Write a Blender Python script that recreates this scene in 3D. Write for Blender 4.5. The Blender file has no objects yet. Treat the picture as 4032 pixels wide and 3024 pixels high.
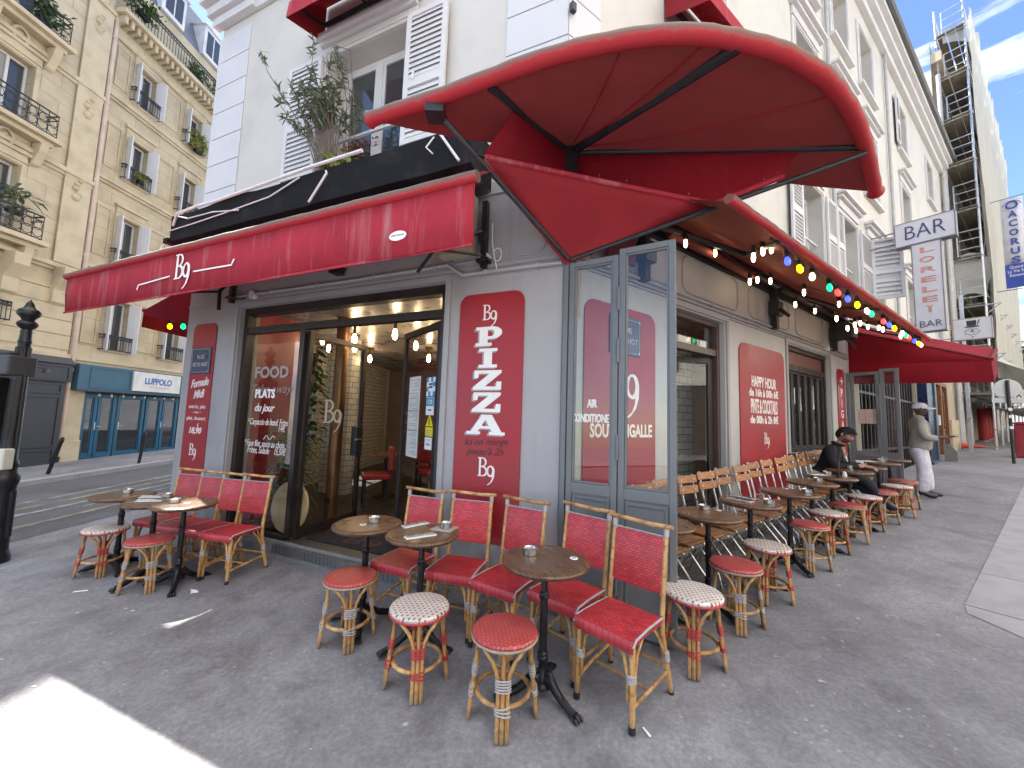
import bpy, bmesh, math, random
from math import radians, sin, cos, pi, atan2, sqrt
from mathutils import Vector, Matrix
V = Vector
SC = bpy.context.scene
COL = SC.collection
random.seed(7)

# ------------------------------------------------------------------ camera
F_PX, PITCH, ROLL, EYE = 1510.0, radians(5.05), radians(1.9), 1.55
_f = V((0, cos(PITCH), sin(PITCH))); _r0 = V((1, 0, 0)); _u0 = _r0.cross(_f)
_r = _r0 * cos(ROLL) + _u0 * sin(ROLL); _u = -_r0 * sin(ROLL) + _u0 * cos(ROLL)
camd = bpy.data.cameras.new('camera'); cam = bpy.data.objects.new('camera', camd); COL.objects.link(cam)
camd.sensor_width = 36; camd.lens = F_PX / 4032 * 36; camd.clip_start = .05; camd.clip_end = 1000
cam.matrix_world = Matrix(((_r.x, _u.x, -_f.x, 0), (_r.y, _u.y, -_f.y, 0), (_r.z, _u.z, -_f.z, EYE), (0, 0, 0, 1)))
SC.camera = cam
# ------------------------------------------------------------------ sun, sky, exposure
SUN_AZ, SUN_EL = radians(-47.0), radians(53.0)
SKY = .05
sd = V((sin(SUN_AZ) * cos(SUN_EL), cos(SUN_AZ) * cos(SUN_EL), sin(SUN_EL)))
sl = bpy.data.lights.new('sun', 'SUN'); so = bpy.data.objects.new('sun', sl); COL.objects.link(so)
sl.energy = 2.7; sl.angle = radians(.5); sl.color = (1, .95, .87)
so.rotation_euler = (-sd).to_track_quat('-Z', 'Y').to_euler()
W = bpy.data.worlds.new('World'); SC.world = W; W.use_nodes = True
nt = W.node_tree; nt.nodes.clear()
wo = nt.nodes.new('ShaderNodeOutputWorld'); bg = nt.nodes.new('ShaderNodeBackground')
sk = nt.nodes.new('ShaderNodeTexSky'); sk.sky_type = 'NISHITA'; sk.sun_disc = False
sk.sun_elevation = SUN_EL; sk.sun_rotation = SUN_AZ; sk.dust_density = .5; sk.ozone_density = 3.0; sk.air_density = 1.0; sk.altitude = 2500
tc = nt.nodes.new('ShaderNodeTexCoord'); mp = nt.nodes.new('ShaderNodeMapping'); mp.inputs['Scale'].default_value = (1, 1, 3.2)
mp.inputs['Rotation'].default_value = (0, 0, .6)
nz = nt.nodes.new('ShaderNodeTexNoise'); nz.inputs['Scale'].default_value = 2.3; nz.inputs['Detail'].default_value = 9; nz.inputs['Roughness'].default_value = .58
nz.inputs['Distortion'].default_value = .35
cr = nt.nodes.new('ShaderNodeValToRGB'); cr.color_ramp.elements[0].position = .54; cr.color_ramp.elements[1].position = .7
mx = nt.nodes.new('ShaderNodeMix'); mx.data_type = 'RGBA'; mx.inputs[7].default_value = (9.4, 9.3, 9.3, 1)
nt.links.new(tc.outputs['Generated'], mp.inputs[0]); nt.links.new(mp.outputs[0], nz.inputs['Vector'])
nt.links.new(nz.outputs[0], cr.inputs[0])
sp_ = nt.nodes.new('ShaderNodeSeparateXYZ'); nt.links.new(tc.outputs['Generated'], sp_.inputs[0])
mr = nt.nodes.new('ShaderNodeMapRange'); mr.inputs[1].default_value = .72; mr.inputs[2].default_value = .9; nt.links.new(sp_.outputs[2], mr.inputs[0])      # white cloud added overhead, out of view, as neutral fill light
mm_ = nt.nodes.new('ShaderNodeMath'); mm_.operation = 'MAXIMUM'; nt.links.new(cr.outputs[0], mm_.inputs[0]); nt.links.new(mr.outputs[0], mm_.inputs[1]); nt.links.new(mm_.outputs[0], mx.inputs[0]); nt.links.new(sk.outputs[0], mx.inputs[6])
nt.links.new(mx.outputs[2], bg.inputs[0]); bg.inputs[1].default_value = SKY; nt.links.new(bg.outputs[0], wo.inputs[0])
vs = SC.view_settings; vs.view_transform = 'Standard'; vs.look = 'None'; vs.gamma = 1; vs.use_curve_mapping = False
vs.exposure = 3.0
SC.cycles.max_bounces = 8; SC.cycles.transparent_max_bounces = 12; SC.cycles.caustics_reflective = False; SC.cycles.caustics_refractive = False

# ------------------------------------------------------------------ local frames of the place
class Fr:
    def __init__(s, p, a, b, c=(0, 0, 1)): s.p, s.a, s.b, s.c = V(p), V(a), V(b), V(c)
    def __call__(s, a, b, c): return s.p + s.a * a + s.b * b + s.c * c
aR, aL, aO = radians(55.3), radians(-66.8), radians(2.8)
Rd = V((sin(aR), cos(aR), 0)); Rn = V((cos(aR), -sin(aR), 0))
Ld = V((sin(aL), cos(aL), 0)); Ln = V((Ld.y * -1, Ld.x, 0))
Od = V((sin(aO), cos(aO), 0)); On = V((cos(aO), -sin(aO), 0))
PC = V((.3945, 3.1054, 0))
FL = Fr(PC, Ld, Ln); FR = Fr(PC, Rd, Rn); FO = Fr((-13.19, 11.83, 0), Od, On)
ID = Fr((0, 0, 0), (1, 0, 0), (0, 1, 0))
SLOPE = .047
def gz(x, y): return SLOPE * (x * Rd.x + (y - 2.1) * Rd.y)

# ------------------------------------------------------------------ mesh builder
class MB:
    def __init__(s): s.v = []; s.f = []; s.m = []
    def add(s, vs, fs, mi=0):
        n = len(s.v); s.v += [tuple(v) for v in vs]; s.f += [tuple(i + n for i in f) for f in fs]; s.m += [mi] * len(fs); return s
    def box(s, F, a0, a1, b0, b1, c0, c1, mi=0):
        p = [F(a, b, c) for c in (c0, c1) for b in (b0, b1) for a in (a0, a1)]
        return s.add(p, [(0, 2, 3, 1), (4, 5, 7, 6), (0, 1, 5, 4), (2, 6, 7, 3), (0, 4, 6, 2), (1, 3, 7, 5)], mi)
    def poly(s, pts, mi=0): return s.add(pts, [tuple(range(len(pts)))], mi)
    def prism(s, pts, d, mi=0):
        n = len(pts); d = V(d); a = [V(p) for p in pts]; b = [p + d for p in a]
        return s.add(a + b, [tuple(range(n)), tuple(range(2 * n - 1, n - 1, -1))] + [(i, (i + 1) % n, n + (i + 1) % n, n + i) for i in range(n)], mi)
    def tube(s, path, r, n=8, mi=0, closed=False, cap=True):
        P = [V(p) for p in path]; k = len(P); R = r if isinstance(r, (list, tuple)) else [r] * k
        up = None; rings = []
        for i in range(k):
            if closed: t = P[(i + 1) % k] - P[i - 1]
            else: t = P[min(i + 1, k - 1)] - P[max(i - 1, 0)]
            if t.length < 1e-9: t = V((0, 0, 1))
            t.normalize()
            if up is None:
                up = V((0, 0, 1)) if abs(t.z) < .9 else V((1, 0, 0))
            x = (up - t * up.dot(t))
            if x.length < 1e-6: x = t.orthogonal()
            x.normalize(); y = t.cross(x); up = x
            rings.append([P[i] + (x * cos(2 * pi * j / n) + y * sin(2 * pi * j / n)) * R[i] for j in range(n)])
        vs = [p for q in rings for p in q]; fs = []
        for i in range(k if closed else k - 1):
            a, b = i * n, ((i + 1) % k) * n
            fs += [(a + j, a + (j + 1) % n, b + (j + 1) % n, b + j) for j in range(n)]
        if cap and not closed: fs += [tuple(range(n - 1, -1, -1)), tuple((k - 1) * n + j for j in range(n))]
        return s.add(vs, fs, mi)
    def lathe(s, prof, c=(0, 0, 0), n=24, mi=0, F=ID):
        vs = []; c = V(c); k = len(prof); fs = []
        for r, z in prof: vs += [F(c.x + max(r, 1e-4) * cos(2 * pi * j / n), c.y + max(r, 1e-4) * sin(2 * pi * j / n), c.z + z) for j in range(n)]
        for i in range(k - 1): fs += [(i * n + j, i * n + (j + 1) % n, (i + 1) * n + (j + 1) % n, (i + 1) * n + j) for j in range(n)]
        fs += [tuple(range(n - 1, -1, -1)), tuple((k - 1) * n + j for j in range(n))]
        return s.add(vs, fs, mi)
    def grid(s, rows, mi=0, closed=False):
        k = len(rows); n = len(rows[0]); fs = []
        for i in range(k - 1):
            for j in range(n if closed else n - 1): fs.append((i * n + j, i * n + (j + 1) % n, (i + 1) * n + (j + 1) % n, (i + 1) * n + j))
        return s.add([p for r in rows for p in r], fs, mi)
    def build(s, name, mats, parent=None, smooth=False, thick=0, bevel=0, kind=None, origin=None):
        me = bpy.data.meshes.new(name)
        vs = s.v
        if origin is not None: vs = [tuple(V(v) - V(origin)) for v in vs]
        me.from_pydata(vs, [], s.f)
        for m in (mats if isinstance(mats, (list, tuple)) else [mats]): me.materials.append(m)
        me.polygons.foreach_set('material_index', s.m)
        bm = bmesh.new(); bm.from_mesh(me); bmesh.ops.recalc_face_normals(bm, faces=bm.faces); bm.to_mesh(me); bm.free()
        if smooth: me.polygons.foreach_set('use_smooth', [True] * len(me.polygons))
        o = bpy.data.objects.new(name, me); COL.objects.link(o)
        if origin is not None: o.location = origin
        if smooth:
            try: me.set_sharp_from_angle(angle=radians(40))
            except Exception: pass
        if thick:
            md = o.modifiers.new('thickness', 'SOLIDIFY'); md.thickness = thick; md.offset = 0
        if bevel:
            md = o.modifiers.new('bevel', 'BEVEL'); md.width = bevel; md.segments = 2; md.limit_method = 'ANGLE'
        if parent: o.parent = parent
        if kind: o['kind'] = kind
        return o
def tag(o, label, cat, group=None, kind=None):
    o['label'] = label; o['category'] = cat
    if group: o['group'] = group
    if kind: o['kind'] = kind
    return o
def thing(name, label, cat, loc=(0, 0, 0), rz=0, group=None):
    o = bpy.data.objects.new(name, None); COL.objects.link(o); o.location = loc; o.rotation_euler = (0, 0, rz); o.empty_display_size = .1
    return tag(o, label, cat, group)
def dup(root, loc, rz, label, group=None, scale=None):
    r = root.copy(); COL.objects.link(r); r.location = loc; r.rotation_euler = (0, 0, rz)
    r['label'] = label
    if group: r['group'] = group
    if scale: r.scale = scale
    for ch in list(root.children):
        c = ch.copy(); COL.objects.link(c); c.parent = r
        for g in ch.children:
            d = g.copy(); COL.objects.link(d); d.parent = c
    return r

# ------------------------------------------------------------------ materials
class M:
    def __init__(s, name, base=(.5, .5, .5), rough=.6, metal=0, spec=.5):
        s.mat = bpy.data.materials.new(name); s.mat.use_nodes = True; s.t = s.mat.node_tree
        s.b = s.t.nodes['Principled BSDF']; s.set('Base Color', (*base, 1)); s.set('Roughness', rough); s.set('Metallic', metal); s.set('Specular IOR Level', spec)
        s.base = base; s._tc = None
    def set(s, k, v): s.b.inputs[k].default_value = v; return s
    def n(s, typ, **kw):
        x = s.t.nodes.new('ShaderNode' + typ)
        for k, v in kw.items():
            if hasattr(x, k): setattr(x, k, v)
        return x
    def lk(s, a, b): s.t.links.new(a, b)
    def co(s, scale=(1, 1, 1), rot=(0, 0, 0), kind='Object'):
        if not s._tc: s._tc = s.n('TexCoord')
        m = s.n('Mapping'); m.inputs['Scale'].default_value = scale; m.inputs['Rotation'].default_value = rot
        s.lk(s._tc.outputs[kind], m.inputs[0]); return m.outputs[0]
    def noise(s, sc, det=4, rough=.55, vec=None, dist=0):
        x = s.n('TexNoise'); x.inputs['Scale'].default_value = sc; x.inputs['Detail'].default_value = det; x.inputs['Roughness'].default_value = rough; x.inputs['Distortion'].default_value = dist
        s.lk(vec or s.co(), x.inputs['Vector']); return x.outputs[0]
    def ramp(s, v, stops):
        x = s.n('ValToRGB'); e = x.color_ramp.elements
        while len(e) < len(stops): e.new(.5)
        for q, (p, c) in zip(e, stops): q.position = p; q.color = (*c, 1) if isinstance(c, tuple) else (c, c, c, 1)
        s.lk(v, x.inputs[0]); return x.outputs[0]
    def mix(s, f, a, b, mode='MIX'):
        x = s.n('Mix', data_type='RGBA', blend_type=mode)
        for i, q in ((0, f), (6, a), (7, b)):
            if isinstance(q, (int, float)): x.inputs[i].default_value = q
            elif isinstance(q, tuple): x.inputs[i].default_value = (*q, 1)[:4]
            else: s.lk(q, x.inputs[i])
        return x.outputs[2]
    def math(s, op, a, b=0):
        x = s.n('Math', operation=op)
        for i, q in ((0, a), (1, b)):
            if isinstance(q, (int, float)): x.inputs[i].default_value = q
            else: s.lk(q, x.inputs[i])
        return x.outputs[0]
    def color(s, c): s.lk(c, s.b.inputs['Base Color']); return s
    def roughmap(s, v, a, b): s.lk(s.ramp(v, [(.3, a), (.7, b)]), s.b.inputs['Roughness']); return s
    def bump(s, h, st=.3, d=.01):
        x = s.n('Bump'); x.inputs['Strength'].default_value = st; x.inputs['Distance'].default_value = d; s.lk(h, x.inputs['Height']); s.lk(x.outputs[0], s.b.inputs['Normal']); return s
    def vary(s, col, amt=.14):
        oi = s.n('ObjectInfo'); return s.mix(1.0, col, s.ramp(oi.outputs['Random'], [(0, (1 - amt, 1 - amt * 1.1, 1 - amt * 1.2)), (1, (1 + amt, 1 + amt, 1 + amt))]), 'MULTIPLY')
    def wear(s, dark=.75, sc=3, light=1.15, st=.15, bd=.004, bsc=40):
        f = s.noise(sc, 6); c = s.base
        s.color(s.ramp(f, [(.3, tuple(min(1, x * dark) for x in c)), (.55, c), (.8, tuple(min(1, x * light) for x in c))]))
        s.roughmap(f, max(0, s.b.inputs['Roughness'].default_value - .1), min(1, s.b.inputs['Roughness'].default_value + .12))
        if st: s.bump(s.noise(bsc, 4), st, bd)
        return s
def mk(name, base, rough=.6, metal=0, dark=.8, sc=3, light=1.12, st=.12, bd=.004, bsc=40): return M(name, base, rough, metal).wear(dark, sc, light, st, bd, bsc).mat
def emit(name, col, st, base=None):
    m = M(name, base or col, .3); m.set('Emission Color', (*col, 1)); m.set('Emission Strength', st); return m.mat
def glassmat(name, tint=(1, 1, 1), ior=1.5, rough=.0, dirt=0):
    m = bpy.data.materials.new(name); m.use_nodes = True; t = m.node_tree; t.nodes.clear()
    o = t.nodes.new('ShaderNodeOutputMaterial'); mixn = t.nodes.new('ShaderNodeMixShader'); tr = t.nodes.new('ShaderNodeBsdfTransparent'); gl = t.nodes.new('ShaderNodeBsdfGlossy'); fr = t.nodes.new('ShaderNodeLayerWeight'); pw = t.nodes.new('ShaderNodeMath'); pw.operation = 'POWER'; ad = t.nodes.new('ShaderNodeMath'); ad.operation = 'MULTIPLY_ADD'; ad.use_clamp = True
    tr.inputs[0].default_value = (*tint, 1); gl.inputs['Roughness'].default_value = rough; fr.inputs[0].default_value = .5; pw.inputs[1].default_value = 4; f0 = ((ior - 1) / (ior + 1)) ** 2; ad.inputs[1].default_value = 1 - f0; ad.inputs[2].default_value = f0
    t.links.new(fr.outputs['Facing'], pw.inputs[0]); t.links.new(pw.outputs[0], ad.inputs[0]); t.links.new(ad.outputs[0], mixn.inputs[0]); t.links.new(tr.outputs[0], mixn.inputs[1]); t.links.new(gl.outputs[0], mixn.inputs[2]); t.links.new(mixn.outputs[0], o.inputs[0])
    return m

def asphalt(name, a, b, c, speck=.8):
    m = M(name, b, .85)
    big = m.noise(.5, 8, .62, None, .4); mid = m.noise(3.2, 8, .7); fine = m.noise(38, 4, .6); grit = m.noise(150, 2)
    col = m.ramp(big, [(.3, a), (.5, b), (.72, c)])
    col = m.mix(.8, col, m.ramp(mid, [(.3, (.6, .59, .6)), (.5, (1, 1, 1)), (.7, (1.3, 1.3, 1.3))]), 'MULTIPLY')
    col = m.mix(.38, col, m.ramp(fine, [(.32, (.55, .55, .55)), (.5, (1, 1, 1)), (.68, (1.5, 1.5, 1.5))]), 'MULTIPLY')
    col = m.mix(.3, col, m.ramp(grit, [(.3, (.55, .55, .55)), (.7, (1.45, 1.45, 1.45))]), 'MULTIPLY')
    for sc, lo, hi, gate, amt, cc in ((5, .05, .1, .52, speck, (.5, .5, .5)), (13, .07, .16, .52, speck * .7, (.42, .42, .43)), (3.3, .03, .05, .5, speck * .6, (.03, .03, .03))):
        vo = m.n('TexVoronoi'); vo.inputs['Scale'].default_value = sc; m.lk(m.co((1, 1.25, 1), (0, 0, sc * .7)), vo.inputs['Vector'])
        sp = m.mix(1.0, m.ramp(vo.outputs['Distance'], [(lo, 1.0), (hi, 0.0)]), m.ramp(m.noise(1.3 + sc * .1, 3), [(gate, 0.0), (gate + .08, 1.0)]), 'MULTIPLY')
        col = m.mix(m.math('MULTIPLY', sp, amt), col, cc)
    for rz, th, amt in ((.9, .64, .4), (-.5, .66, .35)):
        scr = m.ramp(m.noise(2.6, 7, .62, m.co((1, 5, 1), (0, 0, rz))), [(th, 0.0), (th + .1, 1.0)]); col = m.mix(m.math('MULTIPLY', scr, amt), col, (.28, .275, .285))
    dk = m.ramp(m.noise(.9, 7, .65, m.co((1.6, .7, 1), (0, 0, -.5))), [(.54, 0.0), (.72, 1.0)])
    col = m.mix(m.math('MULTIPLY', dk, .55), col, (.04, .038, .04))
    m.color(col); m.roughmap(mid, .65, .95); m.bump(m.mix(.5, fine, mid), .5, .006)
    return m.mat
PAVE = asphalt('pavement_asphalt', (.13, .128, .138), (.188, .185, .2), (.265, .262, .28))
ROAD = asphalt('road_asphalt', (.06, .06, .067), (.08, .08, .088), (.1, .1, .11), .4)
GRAN = mk('granite', (.29, .285, .3), .75, dark=.8, sc=6, st=.3, bsc=120)
def wornpaint(name, c):
    m = M(name, c, .8); f = m.noise(5, 7, .7, m.co((1, 1, 1))); m.color(m.mix(m.ramp(f, [(.42, 0.0), (.62, 1.0)]), (.1, .1, .108), c)); m.bump(m.noise(60), .2, .003); return m.mat
WPAINT = wornpaint('worn_white_paint', (.3, .3, .31)); YPAINT = wornpaint('worn_yellow_paint', (.28, .24, .14))
def wallpaint(name, c, splash=True, streak=.35):
    m = M(name, c, .6); f = m.noise(1.4, 7, .65); col = m.ramp(f, [(.3, tuple(x * .86 for x in c)), (.5, c), (.75, tuple(x * 1.06 for x in c))])
    st = m.ramp(m.noise(1.2, 7, .65, m.co((5, 5, .35))), [(.56, 0.0), (.78, 1.0)]); col = m.mix(m.math('MULTIPLY', st, streak), col, tuple(x * .55 for x in c))
    ch = m.ramp(m.noise(14, 5, .7), [(.68, 0.0), (.72, 1.0)]); col = m.mix(m.math('MULTIPLY', ch, .35), col, tuple(x * .6 for x in c))
    if splash:
        z = m.n('SeparateXYZ'); m.lk(m.co(), z.inputs[0]); q = m.math('ADD', z.outputs[2], m.math('MULTIPLY', m.noise(4, 6, .7), .9))
        col = m.mix(m.ramp(q, [(.45, .75), (.95, 0.0)]), col, (.09, .085, .08))
    m.color(col); m.roughmap(f, .5, .75); m.bump(m.noise(90, 4), .12, .004); return m.mat
GREY = wallpaint('grey_shopfront_paint', (.34, .333, .345)); GREYR = wallpaint('pale_grey_shopfront_paint', (.47, .462, .452))
SCRN = mk('slate_grey_metal_paint', (.15, .16, .168), .4, dark=.9, sc=4, light=1.1, st=.03)
CREAM = wallpaint('cream_render', (.53, .51, .475), False, .22)
WHITE = mk('white_quoin_paint', (.57, .57, .6), .7, dark=.94, sc=2, light=1.03, st=.15, bsc=120)
SHUT = mk('white_shutter_paint', (.6, .59, .6), .55, dark=.93, sc=3, light=1.03, st=.04)
REDP = mk('red_wall_panel_paint', (.31, .016, .026), .45, dark=.85, sc=2, light=1.1, st=.05)
DKWOOD = mk('dark_brown_frame_wood', (.022, .015, .014), .45, dark=.7, sc=6, light=1.3, st=.1)
BLACKM = mk('black_painted_metal', (.018, .018, .022), .45, dark=.7, sc=8, light=1.6, st=.1)
CASTI = mk('black_cast_iron', (.012, .012, .014), .38, metal=.3, dark=.7, sc=20, light=1.8, st=.2, bsc=90)
STEEL = mk('brushed_steel', (.55, .54, .52), .28, metal=1, dark=.8, sc=20, light=1.1, st=.05)
WHT = mk('white_letter_paint', (.8, .79, .77), .6, dark=.93, sc=8, light=1.02, st=.03)
GREYL = mk('grey_letter_shade', (.32, .3, .3), .6)
BLKL = mk('black_letter_paint', (.02, .018, .02), .5)
REDL = mk('faded_red_letter_paint', (.62, .25, .22), .6, dark=.7, sc=9)
NAVYL = mk('navy_letter_paint', (.03, .035, .16), .5)
PIPE = mk('pale_grey_pipe_paint', (.42, .42, .43), .5, dark=.85, sc=8)
PLASTW = mk('white_plastic', (.72, .72, .7), .4, dark=.9, sc=9)
PAPER = mk('white_paper', (.78, .78, .77), .7, dark=.95, sc=8)
GLASS = glassmat('window_glass', (.93, .95, .95), 1.5)
GLASSD = glassmat('dark_window_glass', (.55, .58, .6), 1.9)
PANE = M('dark_reflecting_pane', (.05, .055, .06), .03, 0, 1.0).mat
TILE_ = M('white_metro_tile', (.6, .59, .57), .15)
_bt = TILE_.n('TexBrick'); _bt.inputs['Scale'].default_value = 1; _bt.inputs['Brick Width'].default_value = .2; _bt.inputs['Row Height'].default_value = .1; _bt.inputs['Mortar Size'].default_value = .006
_bt.inputs['Color1'].default_value = (.62, .61, .58, 1); _bt.inputs['Color2'].default_value = (.55, .54, .52, 1); _bt.inputs['Mortar'].default_value = (.2, .19, .18, 1)
TILE_.lk(TILE_.co(), _bt.inputs['Vector']); TILE_.color(_bt.outputs[0]); TILE_.bump(_bt.outputs[1], -.6, .01); TILE = TILE_.mat

def canvas(name, c, stain, under=False, ssc=(1, 1, 1), amt=.6, trans=.3):
    m = M(name, c, .75, 0, .25)
    f = m.noise(2.5, 6, .6); streak = m.noise(1.6, 6, .65, m.co((6, 6, .5)))
    col = m.ramp(f, [(.3, tuple(x * .82 for x in c)), (.6, c), (.85, tuple(min(1, x * 1.12) for x in c))])
    col = m.mix(m.math('MULTIPLY', m.ramp(streak, [(.53, 0.0), (.78, 1.0)]), amt), col, stain)
    m.color(col); w = m.noise(260, 2); m.bump(m.mix(.25, m.noise(4, 3), w), .25, .01)
    tl = m.n('BsdfTranslucent'); m.lk(col, tl.inputs[0]); ms = m.n('MixShader'); ms.inputs[0].default_value = trans; m.lk(m.b.outputs[0], ms.inputs[1]); m.lk(tl.outputs[0], ms.inputs[2]); m.lk(ms.outputs[0], m.t.nodes['Material Output'].inputs[0]); return m.mat
AWN = canvas('red_awning_canvas', (.5, .04, .065), (.62, .42, .42), amt=.5)
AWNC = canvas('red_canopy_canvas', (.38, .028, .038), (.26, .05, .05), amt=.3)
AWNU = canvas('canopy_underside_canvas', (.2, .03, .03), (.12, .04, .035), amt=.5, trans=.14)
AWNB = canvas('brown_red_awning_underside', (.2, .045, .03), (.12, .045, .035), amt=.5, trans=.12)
AWND = canvas('deep_red_awning_canvas', (.30, .008, .02), (.3, .04, .05), amt=.3)
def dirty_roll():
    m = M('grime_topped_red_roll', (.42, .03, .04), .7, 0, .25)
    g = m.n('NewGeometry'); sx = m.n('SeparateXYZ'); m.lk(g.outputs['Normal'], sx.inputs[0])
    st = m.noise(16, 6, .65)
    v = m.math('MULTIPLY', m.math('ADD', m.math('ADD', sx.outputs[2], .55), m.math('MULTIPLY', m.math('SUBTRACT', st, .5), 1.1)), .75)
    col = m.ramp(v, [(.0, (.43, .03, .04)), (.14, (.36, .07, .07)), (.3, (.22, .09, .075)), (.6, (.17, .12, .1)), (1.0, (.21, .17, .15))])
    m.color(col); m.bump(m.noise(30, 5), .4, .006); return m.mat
ROLL_M = dirty_roll()
def cane():
    m = M('honey_rattan_cane', (.5, .3, .12), .42)
    f = m.noise(14, 5, .6, m.co((1, 1, .25))); col = m.ramp(f, [(.25, (.16, .08, .035)), (.42, (.38, .2, .075)), (.58, (.5, .29, .11)), (.75, (.62, .43, .22))])
    k = m.ramp(m.noise(30, 3), [(.52, 0.0), (.66, 1.0)]); col = m.mix(m.math('MULTIPLY', k, .6), col, (.15, .08, .04))
    sz = m.n('SeparateXYZ'); m.lk(m.co(), sz.inputs[0]); col = m.mix(m.ramp(m.math('ADD', sz.outputs[2], m.math('MULTIPLY', m.noise(40, 3), .05)), [(.03, .75), (.09, 0.0)]), col, (.13, .11, .09))
    m.color(m.vary(col, .2)); m.bump(f, .2, .003); return m.mat
CANE = cane()
CANEG = mk('weathered_grey_cane', (.32, .27, .2), .6, dark=.6, sc=20, light=1.2)
BINDG = mk('grey_cord_binding', (.36, .36, .37), .6, dark=.75, sc=60)
BINDR = mk('red_cord_binding', (.4, .03, .04), .55, dark=.8, sc=60)
def weave(name, plane, c1, c2, mort, bw, rh, ms, off=.5, st=.6):
    m = M(name, c1, .42)
    rot = (0, 0, 0) if plane == 'XY' else (radians(90), 0, 0)
    b = m.n('TexBrick'); b.offset = off
    for k_, v_ in (('Scale', 1), ('Brick Width', bw), ('Row Height', rh), ('Mortar Size', ms), ('Mortar Smooth', .3)): b.inputs[k_].default_value = v_
    b.inputs['Color1'].default_value = (*c1, 1); b.inputs['Color2'].default_value = (*c2, 1); b.inputs['Mortar'].default_value = (*mort, 1)
    m.lk(m.co(rot=rot), b.inputs['Vector']); f = m.noise(9, 4)
    m.color(m.vary(m.mix(.5, b.outputs[0], m.ramp(f, [(.3, (.6, .6, .6)), (.7, (1.3, 1.25, 1.2))]), 'MULTIPLY'), .12)); m.bump(b.outputs[1], -st, .004); return m.mat
W_SEAT = weave('red_woven_seat', 'XY', (.55, .06, .07), (.38, .026, .036), (.3, .018, .026), .038, .018, .0035, .5, 1.0)
W_BACK = weave('red_woven_back', 'XZ', (.55, .06, .07), (.4, .028, .038), (.3, .018, .026), .034, .015, .003, .5, 1.0)
W_RED = weave('faded_red_woven_top', 'XY', (.5, .16, .12), (.46, .11, .09), (.36, .045, .05), .026, .018, .0065)
W_WHT = weave('white_woven_top_with_red_checks', 'XY', (.3, .02, .035), (.3, .02, .035), (.55, .55, .51), .03, .026, .0095, .5, .2)
def wood(name, a, b, c, ax=(1, 12, 1), rough=.35, plank=None):
    m = M(name, b, rough); f = m.noise(7, 6, .6, m.co(ax), .6); col = m.ramp(f, [(.3, a), (.5, b), (.72, c)])
    if plank:
        w = m.n('TexWave'); w.inputs['Scale'].default_value = plank; w.inputs['Distortion'].default_value = 0; w.bands_direction = 'Y'; m.lk(m.co(), w.inputs['Vector'])
        col = m.mix(m.math('MULTIPLY', m.ramp(w.outputs[0], [(.0, 1.0), (.06, 0.0)]), .6), col, tuple(x * .35 for x in a))
    m.color(m.vary(col, .15)); m.roughmap(m.noise(5, 3), rough - .08, rough + .15); m.bump(f, .08, .003); return m.mat
TABW = wood('dark_table_wood', (.06, .032, .018), (.115, .062, .033), (.17, .098, .055), (1, 9, 1), .28, 4.4)
SLATW = wood('orange_brown_slat_wood', (.2, .075, .025), (.34, .145, .05), (.44, .21, .085), (1.5, 1.5, 9), .35)
DOORW = wood('brown_door_wood', (.10, .035, .015), (.17, .065, .025), (.25, .11, .05), (9, 9, 1), .45)
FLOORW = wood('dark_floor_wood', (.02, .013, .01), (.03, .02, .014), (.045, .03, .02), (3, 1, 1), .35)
LEAF = mk('green_leaf', (.05, .1, .03), .5, dark=.5, sc=9, light=1.5)
LEAFO = mk('olive_grey_leaf', (.15, .19, .12), .5, dark=.55, sc=9, light=1.4)
LEAFY = mk('yellow_green_leaf', (.24, .27, .07), .5, dark=.6, sc=9, light=1.3)
LEAFR = mk('russet_leaf', (.2, .07, .06), .5, dark=.6, sc=9, light=1.3)
BARK = mk('twig_bark', (.13, .1, .08), .8)
TERRA = mk('terracotta', (.3, .14, .08), .8)

# ------------------------------------------------------------------ lettering
def text(name, s, F, a, c, size, mat, parent, b=.004, align='CENTER', shear=0, fit=None, thick=.0015, bold=0, sy=1, dirx=1, vertical=None, space=1, rot=0):
    cu = bpy.data.curves.new(name, 'FONT'); cu.body = s; cu.size = size; cu.align_x = align; cu.align_y = 'CENTER'; cu.shear = shear; cu.extrude = thick; cu.offset = bold; cu.space_character = space
    cu.resolution_u = 3; cu.space_line = vertical or 1
    o = bpy.data.objects.new(name, cu); COL.objects.link(o)
    dg = bpy.context.evaluated_depsgraph_get(); me = bpy.data.meshes.new_from_object(o.evaluated_get(dg)); bpy.data.objects.remove(o); bpy.data.curves.remove(cu)
    xs = [v.co.x for v in me.vertices] or [0]; w = max(xs) - min(xs); k = (fit / w) if fit and w else 1
    for v in me.vertices:
        x, y, z = v.co.x * k, v.co.y * sy, v.co.z
        x, y = x * cos(rot) - y * sin(rot), x * sin(rot) + y * cos(rot)
        v.co = F(a + x * dirx, b + z, c + y)
    me.materials.clear(); me.materials.append(mat); me.name = name
    ob = bpy.data.objects.new(name, me); COL.objects.link(ob)
    if parent: ob.parent = parent
    return ob
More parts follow.
